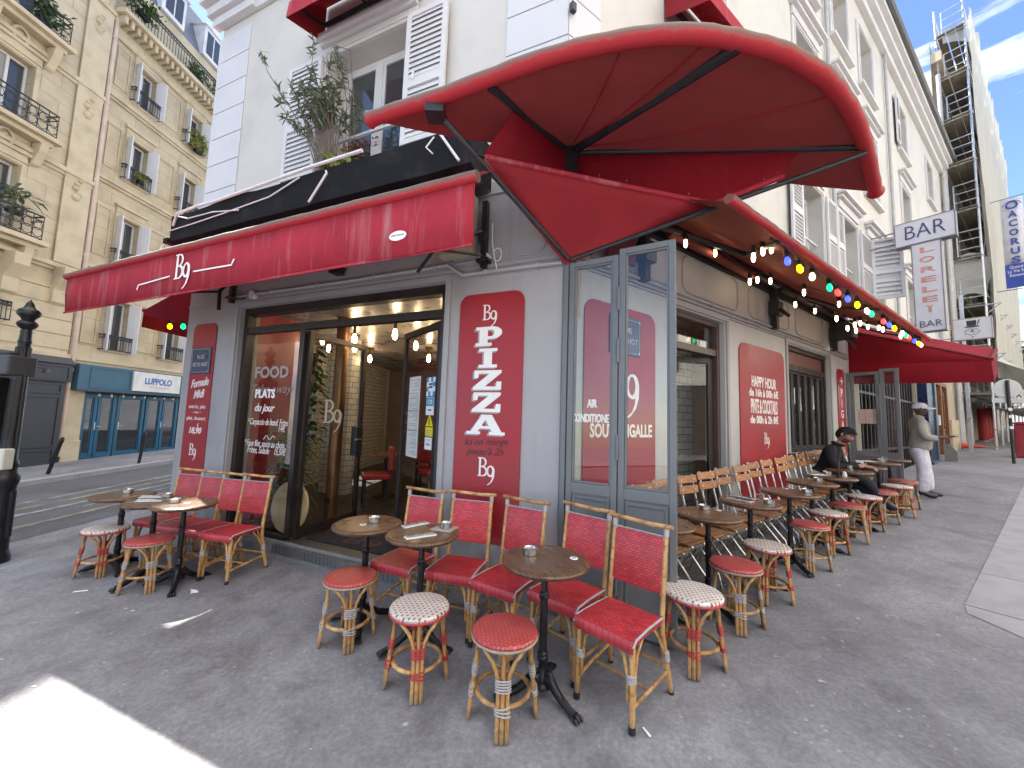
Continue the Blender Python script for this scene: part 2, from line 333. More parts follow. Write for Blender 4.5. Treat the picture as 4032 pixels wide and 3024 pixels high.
def shape(name, loops, F, a, c, size, mat, parent, b=.004, thick=.0015, dirx=1):
    cu = bpy.data.curves.new(name, 'CURVE'); cu.dimensions = '2D'; cu.fill_mode = 'BOTH'; cu.extrude = thick
    for lp in loops:
        sp = cu.splines.new('POLY'); sp.points.add(len(lp) - 1); sp.use_cyclic_u = True
        for q, (x, y) in zip(sp.points, lp): q.co = (x, y, 0, 1)
    o = bpy.data.objects.new(name, cu); COL.objects.link(o)
    dg = bpy.context.evaluated_depsgraph_get(); me = bpy.data.meshes.new_from_object(o.evaluated_get(dg)); bpy.data.objects.remove(o); bpy.data.curves.remove(cu)
    for v in me.vertices: v.co = F(a + v.co.x * size * dirx, b + v.co.z, c + v.co.y * size)
    me.materials.clear(); me.materials.append(mat); ob = bpy.data.objects.new(name, me); COL.objects.link(ob)
    if parent: ob.parent = parent
    return ob
def ell(cx, cy, rx, ry, a0=0, a1=360, n=20): return [(cx + rx * cos(radians(a0 + (a1 - a0) * i / n)), cy + ry * sin(radians(a0 + (a1 - a0) * i / n))) for i in range(n + 1)]
# thin-serif capital B and old-style nine of the house mark (unit height 1)
GB = [[(0, 0), (.3, 0)] + ell(.3, .27, .3, .27, -90, 72, 14) + ell(.28, .76, .25, .24, -60, 90, 12) + [(0, 1), (0, .96), (.08, .94), (.08, .06), (0, .04)],
      [(.19, .05), (.28, .05)] + ell(.28, .27, .2, .21, -90, 80, 12) + [(.19, .49)], [(.19, .55), (.26, .55)] + ell(.26, .75, .17, .2, -80, 90, 12) + [(.19, .95)]]
GN = [ell(.78, .3, .24, .3, 0, 360, 28)[:-1], ell(.76, .31, .12, .22, 0, 360, 28)[:-1]]
GT = [[(1.02, .28), (1.0, .02), (.9, -.22), (.74, -.38), (.62, -.44), (.6, -.41), (.76, -.3), (.86, -.12), (.9, .1), (.9, .2)]]
def b9(F, a, c, size, mat, parent, b=.004, dirx=1):
    m = None
    for nm, g, bb in (('house_mark_letter', GB, b), ('house_mark_number', GN, b), ('house_mark_tail', GT, b + .0006)):
        shape(nm, g, F, a - .5 * size * dirx, c - .3 * size, size, mat, parent, bb, dirx=dirx)
SLAB = {
 'P': [[(0, 0), (.62, 0), (.62, .16), (.46, .16), (.46, .36), (.62, .36)] + ell(.64, .68, .36, .32, -90, 90, 16) + [(0, 1), (0, .84), (.14, .84), (.14, .16), (0, .16)], [(.46, .5), (.58, .5)] + ell(.58, .67, .13, .17, -90, 90, 10) + [(.46, .84)]],
 'I': [[(0, 0), (.72, 0), (.72, .16), (.52, .16), (.52, .84), (.72, .84), (.72, 1), (0, 1), (0, .84), (.2, .84), (.2, .16), (0, .16)]],
 'Z': [[(0, 0), (1, 0), (1, .42), (.84, .42), (.82, .17), (.42, .17), (1, .86), (1, 1), (.03, 1), (.03, .6), (.18, .6), (.2, .83), (.58, .83), (0, .14)]],
 'A': [[(-.1, 0), (.36, 0), (.36, .15), (.28, .15), (.34, .3), (.68, .3), (.74, .15), (.64, .15), (.64, 0), (1.14, 0), (1.14, .15), (1.04, .15), (.72, 1), (.36, 1), (.36, .9), (.04, .15), (-.1, .15)], [(.4, .43), (.5, .72), (.53, .72), (.63, .43)]]}
# ------------------------------------------------------------------ parenting of parts modelled in place
PLACED = {}
def place(name, label, cat, loc, group=None):
    o = thing(name, label, cat, loc, 0, group); PLACED[o.name] = V(loc); return o
_build = MB.build
def _b(s, name, mats, parent=None, **kw):
    o = _build(s, name, mats, parent, **kw)
    if parent and parent.name in PLACED: o.matrix_parent_inverse = Matrix.Translation(-PLACED[parent.name])
    return o
MB.build = _b
def fix(o, parent):
    if parent and parent.name in PLACED: o.matrix_parent_inverse = Matrix.Translation(-PLACED[parent.name])
    return o
_text, _shape = text, shape
def text(name, s, F, a, c, size, mat, parent, **kw): return fix(_text(name, s, F, a, c, size, mat, parent, **kw), parent)
def shape(name, loops, F, a, c, size, mat, parent, b=.004, thick=.0015, dirx=1): return fix(_shape(name, loops, F, a, c, size, mat, parent, b, thick, dirx), parent)
def G(F, a, b, h=0):
    p = F(a, b, 0); p.z = gz(p.x, p.y) + h; return p
def holes_wall(mb, F, a0, a1, z0, z1, holes, th, mi=0, b=0):
    A = sorted({a0, a1, *[h[0] for h in holes], *[h[1] for h in holes]}); Z = sorted({z0, z1, *[h[2] for h in holes], *[h[3] for h in holes]})
    inh = lambda x, z: any(h[0] < x < h[1] and h[2] < z < h[3] for h in holes)
    for i in range(len(A) - 1):
        for j in range(len(Z) - 1):
            if not inh((A[i] + A[i + 1]) / 2, (Z[j] + Z[j + 1]) / 2):
                for bb in (b, b - th): mb.poly([F(A[i], bb, Z[j]), F(A[i + 1], bb, Z[j]), F(A[i + 1], bb, Z[j + 1]), F(A[i], bb, Z[j + 1])], mi)
    for x0, x1, q0, q1 in holes:
        for p, q in (((x0, q0), (x0, q1)), ((x1, q0), (x1, q1)), ((x0, q1), (x1, q1)), ((x0, q0), (x1, q0))):
            mb.poly([F(p[0], b, p[1]), F(q[0], b, q[1]), F(q[0], b - th, q[1]), F(p[0], b - th, p[1])], mi)
def frame(mb, F, a0, a1, z0, z1, b0, b1, w, mi=0, wt=None, wb=None):
    wt = w if wt is None else wt; wb = w if wb is None else wb
    mb.box(F, a0, a0 + w, b0, b1, z0, z1, mi); mb.box(F, a1 - w, a1, b0, b1, z0, z1, mi)
    mb.box(F, a0 + w, a1 - w, b0, b1, z1 - wt, z1, mi); mb.box(F, a0 + w, a1 - w, b0, b1, z0, z0 + wb, mi); return mb
def rrect(F, a0, a1, z0, z1, r, b, low=False):
    pts = []
    cs = [(a1 - r, z1 - r, 0), (a0 + r, z1 - r, 90)] + ([] if low else [(a0 + r, z0 + r, 180), (a1 - r, z0 + r, 270)])
    for x, z, s in cs: pts += [F(x + r * cos(radians(s + t)), b, z + r * sin(radians(s + t))) for t in (0, 18, 36, 54, 72, 90)]
    if low: pts += [F(a0, b, z0), F(a1, b, z0)]
    return pts
def louvre(mb, F, a0, a1, z0, z1, b0, b1, mi=0, pitch=.06, mid=True):
    w = .055; frame(mb, F, a0, a1, z0, z1, b0, b1, w, mi)
    zm = z0 + (z1 - z0) * .45
    if mid: mb.box(F, a0 + w, a1 - w, b0, b1, zm - .05, zm + .05, mi)
    z = z0 + w + .01
    while z < z1 - w - pitch * .5:
        if not (mid and zm - .05 - pitch < z < zm + .05):
            mb.add([F(a0 + w, b1 - .004, z), F(a1 - w, b1 - .004, z), F(a1 - w, b0 + .012, z + pitch), F(a0 + w, b0 + .012, z + pitch),
                    F(a0 + w, b1 - .004, z + .008), F(a1 - w, b1 - .004, z + .008), F(a1 - w, b0 + .012, z + pitch + .008), F(a0 + w, b0 + .012, z + pitch + .008)],
                   [(0, 1, 2, 3), (4, 5, 6, 7), (0, 1, 5, 4), (2, 3, 7, 6)], mi)
        z += pitch
    mb.box(F, a0 + w, a1 - w, b0 + .001, b0 + .003, z0 + w, z1 - w, mi)
# ------------------------------------------------------------------ ground
g = MB()
def gsheet(mb, F, a0, a1, b0, b1, h=0, mi=0, n=1):
    mb.poly([G(F, a0, b0, h), G(F, a1, b0, h), G(F, a1, b1, h), G(F, a0, b1, h)], mi)
gsheet(g, FR, -60, 2.5, -60, 60); gsheet(g, FR, 2.5, 90, -60, 2.06); gsheet(g, FR, 2.5, 90, 8, 60)
g.poly([G(FR, 2.5, 2.06), G(FR, 90, 2.06), G(FR, 90, 2.06, -.13), G(FR, 2.5, 2.06, -.13)]); g.poly([G(FR, 2.5, 8), G(FR, 90, 8), G(FR, 90, 8, -.13), G(FR, 2.5, 8, -.13)])
g.poly([G(FR, 2.5, 2.06), G(FR, 2.5, 8), G(FR, 2.5, 8, -.13), G(FR, 2.5, 2.06, -.13)])
g.build('pavement', PAVE, kind='structure')
g = MB(); gsheet(g, FR, 2.4, 91, 2, 8.1, -.13); gsheet(g, FO, -30, 60, 3.16, 7.5, .004); g.build('road', ROAD, kind='structure')
g = MB(); rr = random.Random(3)
a = 2.78; 
while a < 40:
    w = .9 + rr.random() * .5
    q = [G(FR, a + .006, 1.79, .006), G(FR, a + w - .006, 1.79, .006), G(FR, a + w - .006, 2.075, .006), G(FR, a + .006, 2.075, .006)]
    g.add(q + [p - V((0, 0, .17)) for p in q], [(0, 1, 2, 3), (0, 1, 5, 4), (1, 2, 6, 5), (2, 3, 7, 6), (3, 0, 4, 7)]); a += w
q = [G(FR, 2.77, 1.79, .005), G(FR, 2.77, 2.12, .005), G(FR, 2.3, 2.75, .003), G(FR, 2.05, 2.6, .003), G(FR, 2.45, 2.05, .004), G(FR, 2.6, 1.82, .004)]
g.poly(q)
a = -14
while a < 25:
    w = 1.0 + rr.random() * .3
    q = [G(FO, a + .006, 2.86, .1), G(FO, a + w - .006, 2.86, .1), G(FO, a + w - .006, 3.15, .1), G(FO, a + .006, 3.15, .1)]
    g.add(q + [p - V((0, 0, .15)) for p in q], [(0, 1, 2, 3), (0, 1, 5, 4), (1, 2, 6, 5), (2, 3, 7, 6), (3, 0, 4, 7)]); a += w
g.build('granite_kerb', GRAN, kind='structure')
g = MB(); gsheet(g, FO, -30, 60, -.5, 2.87, .09); g.build('far_pavement', PAVE, kind='structure')
g = MB(); rr = random.Random(5)
for o0, w, a0, a1 in ((5.02, .12, -5.4, 6), (5.95, .14, -9, 6), (6.35, .05, -5.2, 2)): gsheet(g, FO, a0, a1, o0, o0 + w, .008)
g.build('white_road_marking', WPAINT, kind='structure')
g = MB()
for o0, w, a0, a1 in ((5.5, .12, -9, 6), (6.75, .13, -9, 6)): gsheet(g, FO, a0, a1, o0, o0 + w, .008)
g.build('yellow_road_marking', YPAINT, kind='structure')
# small litter lying about
LIT = MB
def litter(x, y, w, l, rz, label, mat=PAPER):
    m = MB(); c, s_ = cos(rz), sin(rz); h = .004
    pts = [(-w, -l), (w, -l * .9), (w * .85, l), (-w * .9, l * .95)]
    m.prism([V((x + px * c - py * s_, y + px * s_ + py * c, gz(x, y) + h)) for px, py in pts], (0, 0, .004)); tag(m.build('paper_scrap', mat), label, 'litter', 'paper scraps on the pavement')
litter(.72, 2.03, .006, .03, .3, 'narrow torn white sugar wrapper lying on pavement beside front chair')
litter(.62, 1.66, .012, .014, .2, 'tiny square white paper scrap on pavement near bottom edge of view')
litter(-3.75, 3.55, .05, .008, .4, 'thin white paper strip lying beside the far left stools')

rr = random.Random(77); m = MB()
for i in range(230):
    x, y = rr.uniform(-4.5, 6), rr.uniform(1.35, 5.5)
    if (V((x, y, 0)) - PC).dot(Rn) < .7 and x > .4 or (V((x, y, 0)) - PC).dot(Ln) < 1.0 and x <= .4: continue
    r_ = rr.choice((.004, .006, .006, .009, .014)); q = rr.random() * 3; m.prism([V((x + r_ * (1 + .3 * rr.random()) * cos(q + k), y + r_ * .8 * sin(q + k), gz(x, y) + .001)) for k in [j * 1.05 for j in range(6)]], (0, 0, .0015))
o = m.build('gum_spots', mk('pale_grey_gum', (.36, .36, .36), .8, dark=.6, sc=3)); tag(o, 'pale gum spots and grit scattered over the pavement', 'litter', None, 'stuff')
# ------------------------------------------------------------------ the cafe building
CB = place('cafe_building', 'white rendered corner building with grey and red cafe front on the ground floor', 'building', PC)
LTOP = 12.3
w = MB()
holes_wall(w, FL, -.0, 5.3, -.6, 3.72, [(1.15, 4.19, .08, 2.82)], .25)
w.build('grey_shopfront_wall', GREY, CB)
w = MB(); holes_wall(w, FR, 0, 7.29, -.6, 3.5, [(1.62, 2.66, .2, 2.8), (4.52, 6.3, 1.17, 2.8)], .25); w.build('grey_side_wall', GREYR, CB)
w = MB(); UL = FL(0, 0, 0); holes_wall(w, FL, 0, 5.2, 3.72, LTOP, [(1.8, 2.93, 4.3, 5.78)], .3)
RW = [(5.2, 6.22), (7.25, 8.25), (9.15, 10.2), (12.75, 13.8), (16.85, 17.9)]; ROWS = [(4.4, 5.75), (6.95, 8.5), (9.65, 11.1)]
H = [(a, b, z0, z1) for a, b in RW for z0, z1 in ROWS] + [(1.5, 2.75, 4.4, 5.75), (1.5, 2.75, 6.95, 8.5)]
holes_wall(w, FR, 0, 19.9, 3.5, 12.0, H, .3)
A = FL(5.2, 0, 0); B = A + Od * 11; SW = Fr(A, Od, -On)
holes_wall(w, SW, 0, 11, -.6, LTOP, [(1.2, 2.6, .9, 2.6), (3.4, 4.8, .9, 2.6)], .25)
E_ = FR(19.9, 0, 0); E2 = FR(19.9, -9, 0); w.poly([E_ + V((0, 0, -.6)), E2 + V((0, 0, -.6)), E2 + V((0, 0, 12)), E_ + V((0, 0, 12))])
w.poly([B + V((0, 0, -.6)), E2 + V((0, 0, -.6)), E2 + V((0, 0, 12)), B + V((0, 0, LTOP))])
w.build('upper_wall', CREAM, CB)
w = MB(); up = V((0, 0, 12.1)); w.poly([FL(0, .1, 12.32), FL(5.3, .1, 12.32), B + V((0, 0, 12.32)), E2 + V((0, 0, 14.2)), FR(19.9, -3, 14.2), FR(6, -3, 14.2), FR(2, -.1, 12.4)])
w.poly([FR(0, .12, 12.25), FR(19.9, .12, 12.25), FR(19.9, -3, 14.2), FR(3, -3, 14.2)]); w.build('roof', mk('grey_zinc_roof', (.2, .21, .24), .5), CB)
w = MB()
for (f, a0, a1) in ((FR, -.2, 19.95), (FL, -.2, 5.4)):
    w.box(f, a0, a1, 0, .12, 11.7, 11.9); w.box(f, a0, a1, 0, .24, 11.9, 12.05); w.box(f, a0, a1, 0, .34, 12.05, 12.2)
w.build('cornice', SHUT, CB, bevel=.01)
for f, a0, a1 in ((FR, -.2, 19.95), (FL, -.2, 5.4)):
    w = MB(); w.tube([f(a0, .37, 12.25), f(a1, .37, 12.25)], .085, 10); w.box(f, a0, a1, .0, .42, 12.3, 12.33); w.build('gutter', mk('dark_zinc_gutter', (.09, .09, .09), .5), CB)
w = MB(); w.box(FR, 13.9, 15.1, -1.6, -.45, 12.5, 14.0); w.box(FR, 13.8, 15.2, -1.6, -.35, 14.0, 14.12); dmr = w.build('dormer', mk('grey_zinc_dormer', (.2, .22, .25), .5), CB, bevel=.01)
w = MB(); w.box(FR, 14.05, 14.95, -.449, -.43, 12.65, 13.9); w.build('dormer_pane', PANE, dmr)
w = MB(); w.box(FR, .35, 7.27, .002, .05, 3.44, 3.72); w.build('black_awning_board', BLACKM, CB)
w = MB()
for a0, a1, b0, z0, z1 in ((0.05, 5.27, .05, 7.05, 7.18), (0.05, 5.32, .11, 7.18, 7.32), (.05, 5.38, .19, 7.32, 7.5), (4.42, 5.3, .1, 7.052, 7.179), (4.42, 5.36, .16, 7.181, 7.319), (4.4, 5.42, .24, 7.321, 7.51)): w.box(FL, a0, a1, 0.001, b0, z0, z1)
w.build('string_course', SHUT, CB, bevel=.008)
# quoins: smooth blocks with narrow joints
w = MB(); z = 3.75
while z < 11.6:
    z1 = min(z + .395, 11.68)
    if not (6.9 < z < 7.5):
        w.box(FL, .0, .6, .001, .012, z + .006, z1 - .006); w.box(FL, 4.55, 5.24, .001, .012, z + .006, z1 - .006)
        w.box(FR, .0, .4, .001, .012, z + .006, z1 - .006)
    z += .395
w.build('quoin_course', WHITE, CB, bevel=.003)
# shopfront mouldings and fascia mouldings
w = MB()
for F, a0, a1, z0, z1 in ((FL, 1.35, 4.25, 2.98, 3.6), (FL, .15, 1.15, 2.98, 3.6), (FR, .25, 1.55, 3.0, 3.42), (FR, 1.75, 3.0, 3.0, 3.42), (FR, 3.3, 4.6, 3.0, 3.42), (FR, 4.85, 6.1, 3.0, 3.42)):
    w.tube(rrect(F, a0, a1, z0, z1, .12, .004), .012, 6, closed=True)
for F, a0, a1, z0, z1 in ((FL, 1.08, 4.27, .08, 2.88), (FR, 1.55, 2.74, .2, 2.87), (FR, 4.45, 6.37, 1.1, 2.87)):
    frame(w, F, a0, a1, z0, z1, .001, .022, .055); 
w.box(FL, 0, 5.3, .001, .012, 2.9, 2.93); w.box(FR, 0, 7.29, .001, .03, 2.89, 2.915); w.box(FR, 0, 7.29, .001, .018, 2.86, 2.885)
w.build('shopfront_moulding', GREY, CB, bevel=.004)
w = MB(); w.tube([FL(0, .03, 2.845), FL(.3, .03, 2.85), FL(.95, .03, 2.85), FL(1.12, .03, 2.97), FL(1.3, .03, 2.965), FL(2.4, .03, 2.955), FL(4.4, .03, 2.965)], .016, 8)
w.tube([FR(0, .03, 2.945), FR(7.2, .03, 2.955)], .014, 8); w.tube([FR(3.6, .03, 3.25), FR(3.6, .03, 2.98), FR(3.75, .03, 2.95)], .008, 6); w.tube([FR(6.0, .03, 3.4), FR(5.95, .03, 3.0), FR(5.9, .03, 2.95)], .008, 6)
for a in (.2, .7, 1.25, 2, 2.8, 3.6): w.box(FL, a, a + .02, .001, .05, 2.83 + (.11 if a > 1 else 0), 2.87 + (.11 if a > 1 else 0))
for a in (.5, 1.4, 2.3, 3.2, 4.1, 5.0, 5.9, 6.8): w.box(FR, a, a + .02, .001, .05, 2.925, 2.97)
w.build('cable_conduit', PIPE, CB, smooth=True)
w = MB()
for F, a, z in ((FL, .72, 2.98), (FL, 3.92, 2.95), (FR, 6.12, 2.93), (FR, .5, 2.98)):
    w.tube([F(a, .002, z), F(a, .06, z)], .05, 14)
w.build('junction_box', PLASTW, CB, smooth=True)
w = MB(); w.tube([FL(.6 + .04 * cos(t), .03, 3.0 + .06 * sin(t)) for t in [i * .5 for i in range(13)]], .006, 5); w.tube([FL(.66, .03, 3.3), FL(.65, .04, 3.1), FL(.62, .03, 2.95), FL(.6, .03, 2.86)], .006, 5)
w.build('loose_cable', PLASTW, CB)
# painted red panels with their lettering
def panel(nm, F, a0, a1, z0, z1, r=.1, low=False):
    m = MB(); p = rrect(F, a0, a1, z0, z1, r, .002, low); m.prism(p, (F(0, .012, 0) - F(0, 0, 0))); return m.build(nm, REDP, CB, bevel=.003)
PB = .0155
p = panel('red_painted_panel', FL, .33, .97, .49, 2.66)
b9(FL, .66, 2.455, .14, WHT, p, PB, -1)
def slabword(s, a, ztop, h, F, par, dirx):
    z = ztop
    for ch, wx in s:
        sz = h
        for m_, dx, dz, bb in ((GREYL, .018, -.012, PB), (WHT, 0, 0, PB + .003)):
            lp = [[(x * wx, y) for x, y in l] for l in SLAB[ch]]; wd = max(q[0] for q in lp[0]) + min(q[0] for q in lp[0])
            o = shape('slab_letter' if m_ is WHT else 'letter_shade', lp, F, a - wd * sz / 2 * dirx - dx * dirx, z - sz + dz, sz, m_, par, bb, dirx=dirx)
        z -= h + .023
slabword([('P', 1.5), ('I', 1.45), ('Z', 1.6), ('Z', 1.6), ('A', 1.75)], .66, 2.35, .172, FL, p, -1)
text('script_lettering', 'Ici on mange', FL, .655, 1.335, .085, BLKL, p, b=PB, dirx=-1, shear=.35, rot=.05, fit=.42)
text('script_lettering', "jusqu'à 2h", FL, .66, 1.25, .085, BLKL, p, b=PB, dirx=-1, shear=.35, rot=.02, fit=.36)
b9(FL, .64, 1.09, .16, WHT, p, PB, -1)
p = panel('red_painted_panel', FL, 4.62, 5.12, .4, 2.66, .09)
for s, z, sz, ft, sh in (('Formule', 1.87, .15, .38, .4), ('Midi', 1.72, .15, .24, .4), ('entrée, plat', 1.56, .07, .36, 0), ('—ou—', 1.49, .05, .22, 0), ('plat, dessert', 1.41, .07, .4, 0), ('18,90', 1.25, .11, .26, .2), ('€', 1.32, .06, None, 0)):
    text('panel_lettering', s, FL, 4.87 - (.06 if s == '€' else 0), z, sz, WHT, p, b=PB, dirx=-1, shear=sh, fit=ft, rot=.12 if sh == .4 else 0, bold=.003 if sh else 0)
b9(FL, 4.87, .98, .15, WHT, p, PB, -1)
p = panel('red_painted_panel', FR, .25, 1.25, .45, 2.62, .12)
shape('house_mark_letter', GB, FR, .58, 1.76, .4, WHT, p, PB); shape('house_mark_number', GN, FR, .58, 1.76, .4, WHT, p, PB); shape('house_mark_tail', GT, FR, .58, 1.76, .4, WHT, p, PB + .0006)
text('panel_lettering', 'SOUTH PIGALLE', FR, .76, 1.46, .13, WHT, p, b=PB, fit=.86, sy=1.25, bold=.004)
p = panel('red_painted_panel', FR, 3.0, 4.36, .5, 2.62, .13)
for s, z, sz, ft in (('HAPPY HOUR', 2.13, .15, .74), ('de 16h à 00h 6€', 1.985, .14, .88), ('PINTE & COCKTAILS', 1.8, .2, .8), ('de 00h à 2h 8€', 1.63, .14, .84)):
    text('panel_lettering', s, FR, 3.68, z, sz, WHT, p, b=PB, fit=ft, bold=.004, sy=1.3 if s[0] in 'PH' else 1)
b9(FR, 3.72, 1.36, .15, WHT, p, PB, 1)
p = panel('red_painted_panel', FR, 6.66, 7.06, .75, 2.64, .09)
text('panel_lettering', '→', FR, 6.86, 2.42, .22, WHT, p, b=PB, bold=.004)
for i, ch in enumerate('PIGALLE'): text('panel_lettering', ch, FR, 6.86, 2.2 - i * .195, .2, WHT, p, b=PB, bold=.005)
# street name plates
def plate(F, a0, a1, z0, z1, lines, lab, dirx):
    t = place('street_name_plate', lab, 'street sign', F(a0, .016, z0), 'blue enamel street name plates')
    m = MB(); m.box(F, a0, a1, .0165, .026, z0, z1); q = m.build('plate', mk('blue_enamel', (.03, .05, .12), .35, dark=.7, sc=9), t, bevel=.003)
    m = MB(); frame(m, F, a0 + .02, a1 - .02, z0 + .02, z1 - .02, .026, .028, .006); m.build('plate_border', mk('greenish_white_enamel', (.3, .36, .36), .4), t)
    for i, s in enumerate(lines): text('plate_lettering', s, F, (a0 + a1) / 2, z1 - .13 - i * .1, .075, mk('pale_enamel_letter', (.5, .52, .5), .4), t, b=.028, dirx=dirx, fit=(a1 - a0) * (.36 if i == 0 else .76))
    m = MB()
    for x, z in ((a0 + .03, z0 + .03), (a1 - .03, z0 + .03), (a0 + .03, z1 - .03), (a1 - .03, z1 - .03)): m.tube([F(x, .026, z), F(x, .033, z)], .009, 8)
    m.build('fixing_screw', STEEL, t)
plate(FL, 4.67, 5.09, 1.99, 2.34, ('RUE', 'VICTOR MASSÉ'), 'weathered blue enamel plate reading RUE VICTOR MASSÉ on the left pillar', -1)
plate(FR, .56, 1.0, 2.17, 2.53, ('RUE', 'FROCHOT'), 'blue enamel street plate seen through glass screen on the red side panel', 1)
# big opening on the corner face: frames, fixed window, two open leaves
w = MB(); frame(w, FL, 1.15, 4.19, .08, 2.82, -.16, -.06, .07, wt=.09, wb=.0005); w.box(FL, 3.17, 4.12, -.15, -.07, .08, .15)
w.box(FL, 1.22, 4.12, -.15, -.07, 2.5, 2.58); w.box(FL, 3.1, 3.17, -.15, -.07, .14, 2.5)
shopw = w.build('entrance_frame', DKWOOD, CB, bevel=.006)
m = MB(); m.box(FL, 3.17, 4.12, -.115, -.107, .14, 2.5); m.box(FL, 3.17, 4.12, -.115, -.107, 2.58, 2.73); m.build('window_pane', GLASS, shopw)
m = MB(); m.box(FL, 1.22, 3.1, -.115, -.107, 2.58, 2.73); m.build('fanlight_pane', GLASS, shopw)
b_ = -.103; TXT = dict(dirx=-1, b=b_, thick=.001)
text('window_lettering', 'FOOD', FL, 3.66, 2.0, .19, mk('silver_grey_letter', (.3, .29, .29), .5), shopw, fit=.6, bold=.006, **TXT)
text('window_lettering', 'Take away', FL, 3.66, 1.8, .15, mk('dim_grey_letter', (.2, .19, .2), .5), shopw, fit=.72, shear=.4, **TXT)
text('window_lettering', 'PLATS', FL, 3.74, 1.74, .14, WHT, shopw, fit=.36, bold=.006, dirx=-1, b=b_ + .003, thick=.001)
text('window_lettering', 'du jour', FL, 3.74, 1.57, .13, WHT, shopw, fit=.36, shear=.35, bold=.002, **TXT)
for s, a, z, f in (('* Carpaccio de bœuf, Frites', 3.66, 1.4, .72), ('14€', 3.4, 1.33, .12), ('* Faux filet, sauce au choix,', 3.68, 1.14, .72), ('Frites, Salade', 3.78, 1.06, .4), ('15,50€', 3.4, 1.06, .2)):
    text('window_lettering', s, FL, a, z, .085, WHT, shopw, fit=f, shear=.35, sy=1.3, **TXT)
m = MB(); m.tube([FL(3.5 + .2 * (i / 12), b_ + .001, 1.22 + .025 * sin(i * .9)) for i in range(13)], .004, 5); m.build('window_flourish', WHT, shopw)
def leaf(p0, p1, z0, z1, nm, handle=True):
    d = (V(p1) - V(p0)); L_ = d.length; d.normalize(); F = Fr(p0, d, V((d.y, -d.x, 0)))
    m = MB(); frame(m, F, 0, L_, z0, z1, -.02, .02, .06, wb=.12, wt=.07); fr = m.build(nm, DKWOOD, CB, bevel=.004)
    m = MB(); m.box(F, .06, L_ - .06, -.003, .003, z0 + .12, z1 - .07); m.build('door_pane', GLASS, fr); return F, L_, fr
F1, L1, dl = leaf(FL(3.08, -.12, 0), FL(3.1, -1.05, 0), .12, 2.48, 'door_leaf')
m = MB(); m.box(F1, L1 - .13, L1 - .02, -.05, .05, .98, 1.36); m.build('lock_plate', BLACKM, dl, bevel=.004)
m = MB(); m.tube([F1(L1 - .1, .05, 1.2), F1(L1 - .1, .1, 1.2), F1(L1 - .2, .1, 1.2)], .01, 8); m.tube([F1(L1 - .1, -.05, 1.2), F1(L1 - .1, -.1, 1.2), F1(L1 - .2, -.1, 1.2)], .01, 8); m.build('door_handle', STEEL, dl, smooth=True)
b9(Fr(F1.p, F1.a, F1.b), L1 * .45, 1.5, .28, mk('frosted_letter', (.55, .55, .53), .6), dl, .004, 1)
F2, L2, dr = leaf(FL(1.24, -.12, 0), FL(2.03, -.55, 0), .12, 2.48, 'door_leaf')
# paper sheets and stickers taped to the right leaf
def sheet(F, a0, a1, z0, z1, b, col, lines, lab, par=None, name='menu_sheet', cat='poster'):
    t = place(name, lab, cat, F(a0, b, z0), 'papers and stickers on the door glass')
    m = MB(); m.box(F, a0, a1, b, b + (.002 if b > 0 else -.002), z0, z1); m.build('paper', col, t)
    m = MB()
    for x0, x1, y0, y1 in lines: m.box(F, a0 + (a1 - a0) * x0, a0 + (a1 - a0) * x1, b + (.0025 if b > 0 else -.0025), b + (.0035 if b > 0 else -.0035), z0 + (z1 - z0) * y0, z0 + (z1 - z0) * y1)
    if lines: m.build('printed_lines', GREYL, t)
    return t
rr = random.Random(9)
ln = [(.1, .2 + .7 * rr.random(), y, y + .008) for y in [i * .021 + .03 for i in range(45)] if rr.random() < .8] + [(.08, .92, .56, .58), (.08, .92, .32, .34)]
sheet(F2, .42, .7, 1.1, 1.96, -.006, mk('menu_paper', (.6, .6, .58), .6), ln, 'long white printed menu taped inside the open door leaf')
SB = mk('blue_sticker', (.05, .32, .55), .4); SY = mk('yellow_sticker', (.75, .62, .02), .4)
t = sheet(F2, .08, .27, 1.74, 1.93, -.006, PAPER, [], 'white and blue chequered sticker reading LA VALEUR DU BON', name='door_sticker', cat='sticker')
m = MB()
for i in range(4):
    for j in range(4):
        if (i in (0, 3) or j in (0, 3)) and (i + j) % 2 == 0: m.box(F2, .08 + i * .0475, .1275 + i * .0475, -.0095, -.0085, 1.74 + j * .0475, 1.7875 + j * .0475)
m.build('blue_check', SB, t); text('sticker_lettering', 'LA VALEUR\nDU BON', F2, .175, 1.845, .03, NAVYL, t, b=-.0095, dirx=-1, fit=.09)
t = sheet(F2, .09, .26, 1.55, 1.73, -.006, PAPER, [], 'blue and white bank card sticker reading CB and VISA', name='door_sticker', cat='sticker')
m = MB(); m.box(F2, .095, .255, -.0095, -.0085, 1.64, 1.725); m.build('blue_field', SB, t); text('sticker_lettering', 'CB', F2, .175, 1.68, .06, WHT, t, b=-.0105, fit=.1, dirx=-1); text('sticker_lettering', 'VISA', F2, .175, 1.6, .025, NAVYL, t, b=-.0095, fit=.08, dirx=-1)
t = sheet(F2, .09, .25, 1.34, 1.43, -.006, SY, [(.1, .9, .2, .26), (.1, .9, .4, .46), (.1, .9, .6, .66)], 'yellow rectangular warning sticker below the triangular one', name='door_sticker', cat='sticker')
t = place('door_sticker', 'yellow triangular warning sticker on the door glass', 'sticker', F2(.09, -.006, 1.44), 'papers and stickers on the door glass')
m = MB(); m.prism([F2(.09, -.008, 1.44), F2(.25, -.008, 1.44), F2(.17, -.008, 1.56)], F2(0, .002, 0) - F2(0, 0, 0)); m.build('yellow_triangle', SY, t)
m = MB(); m.box(F2, .162, .178, -.0105, -.0085, 1.455, 1.52); m.build('black_symbol', BLKL, t)
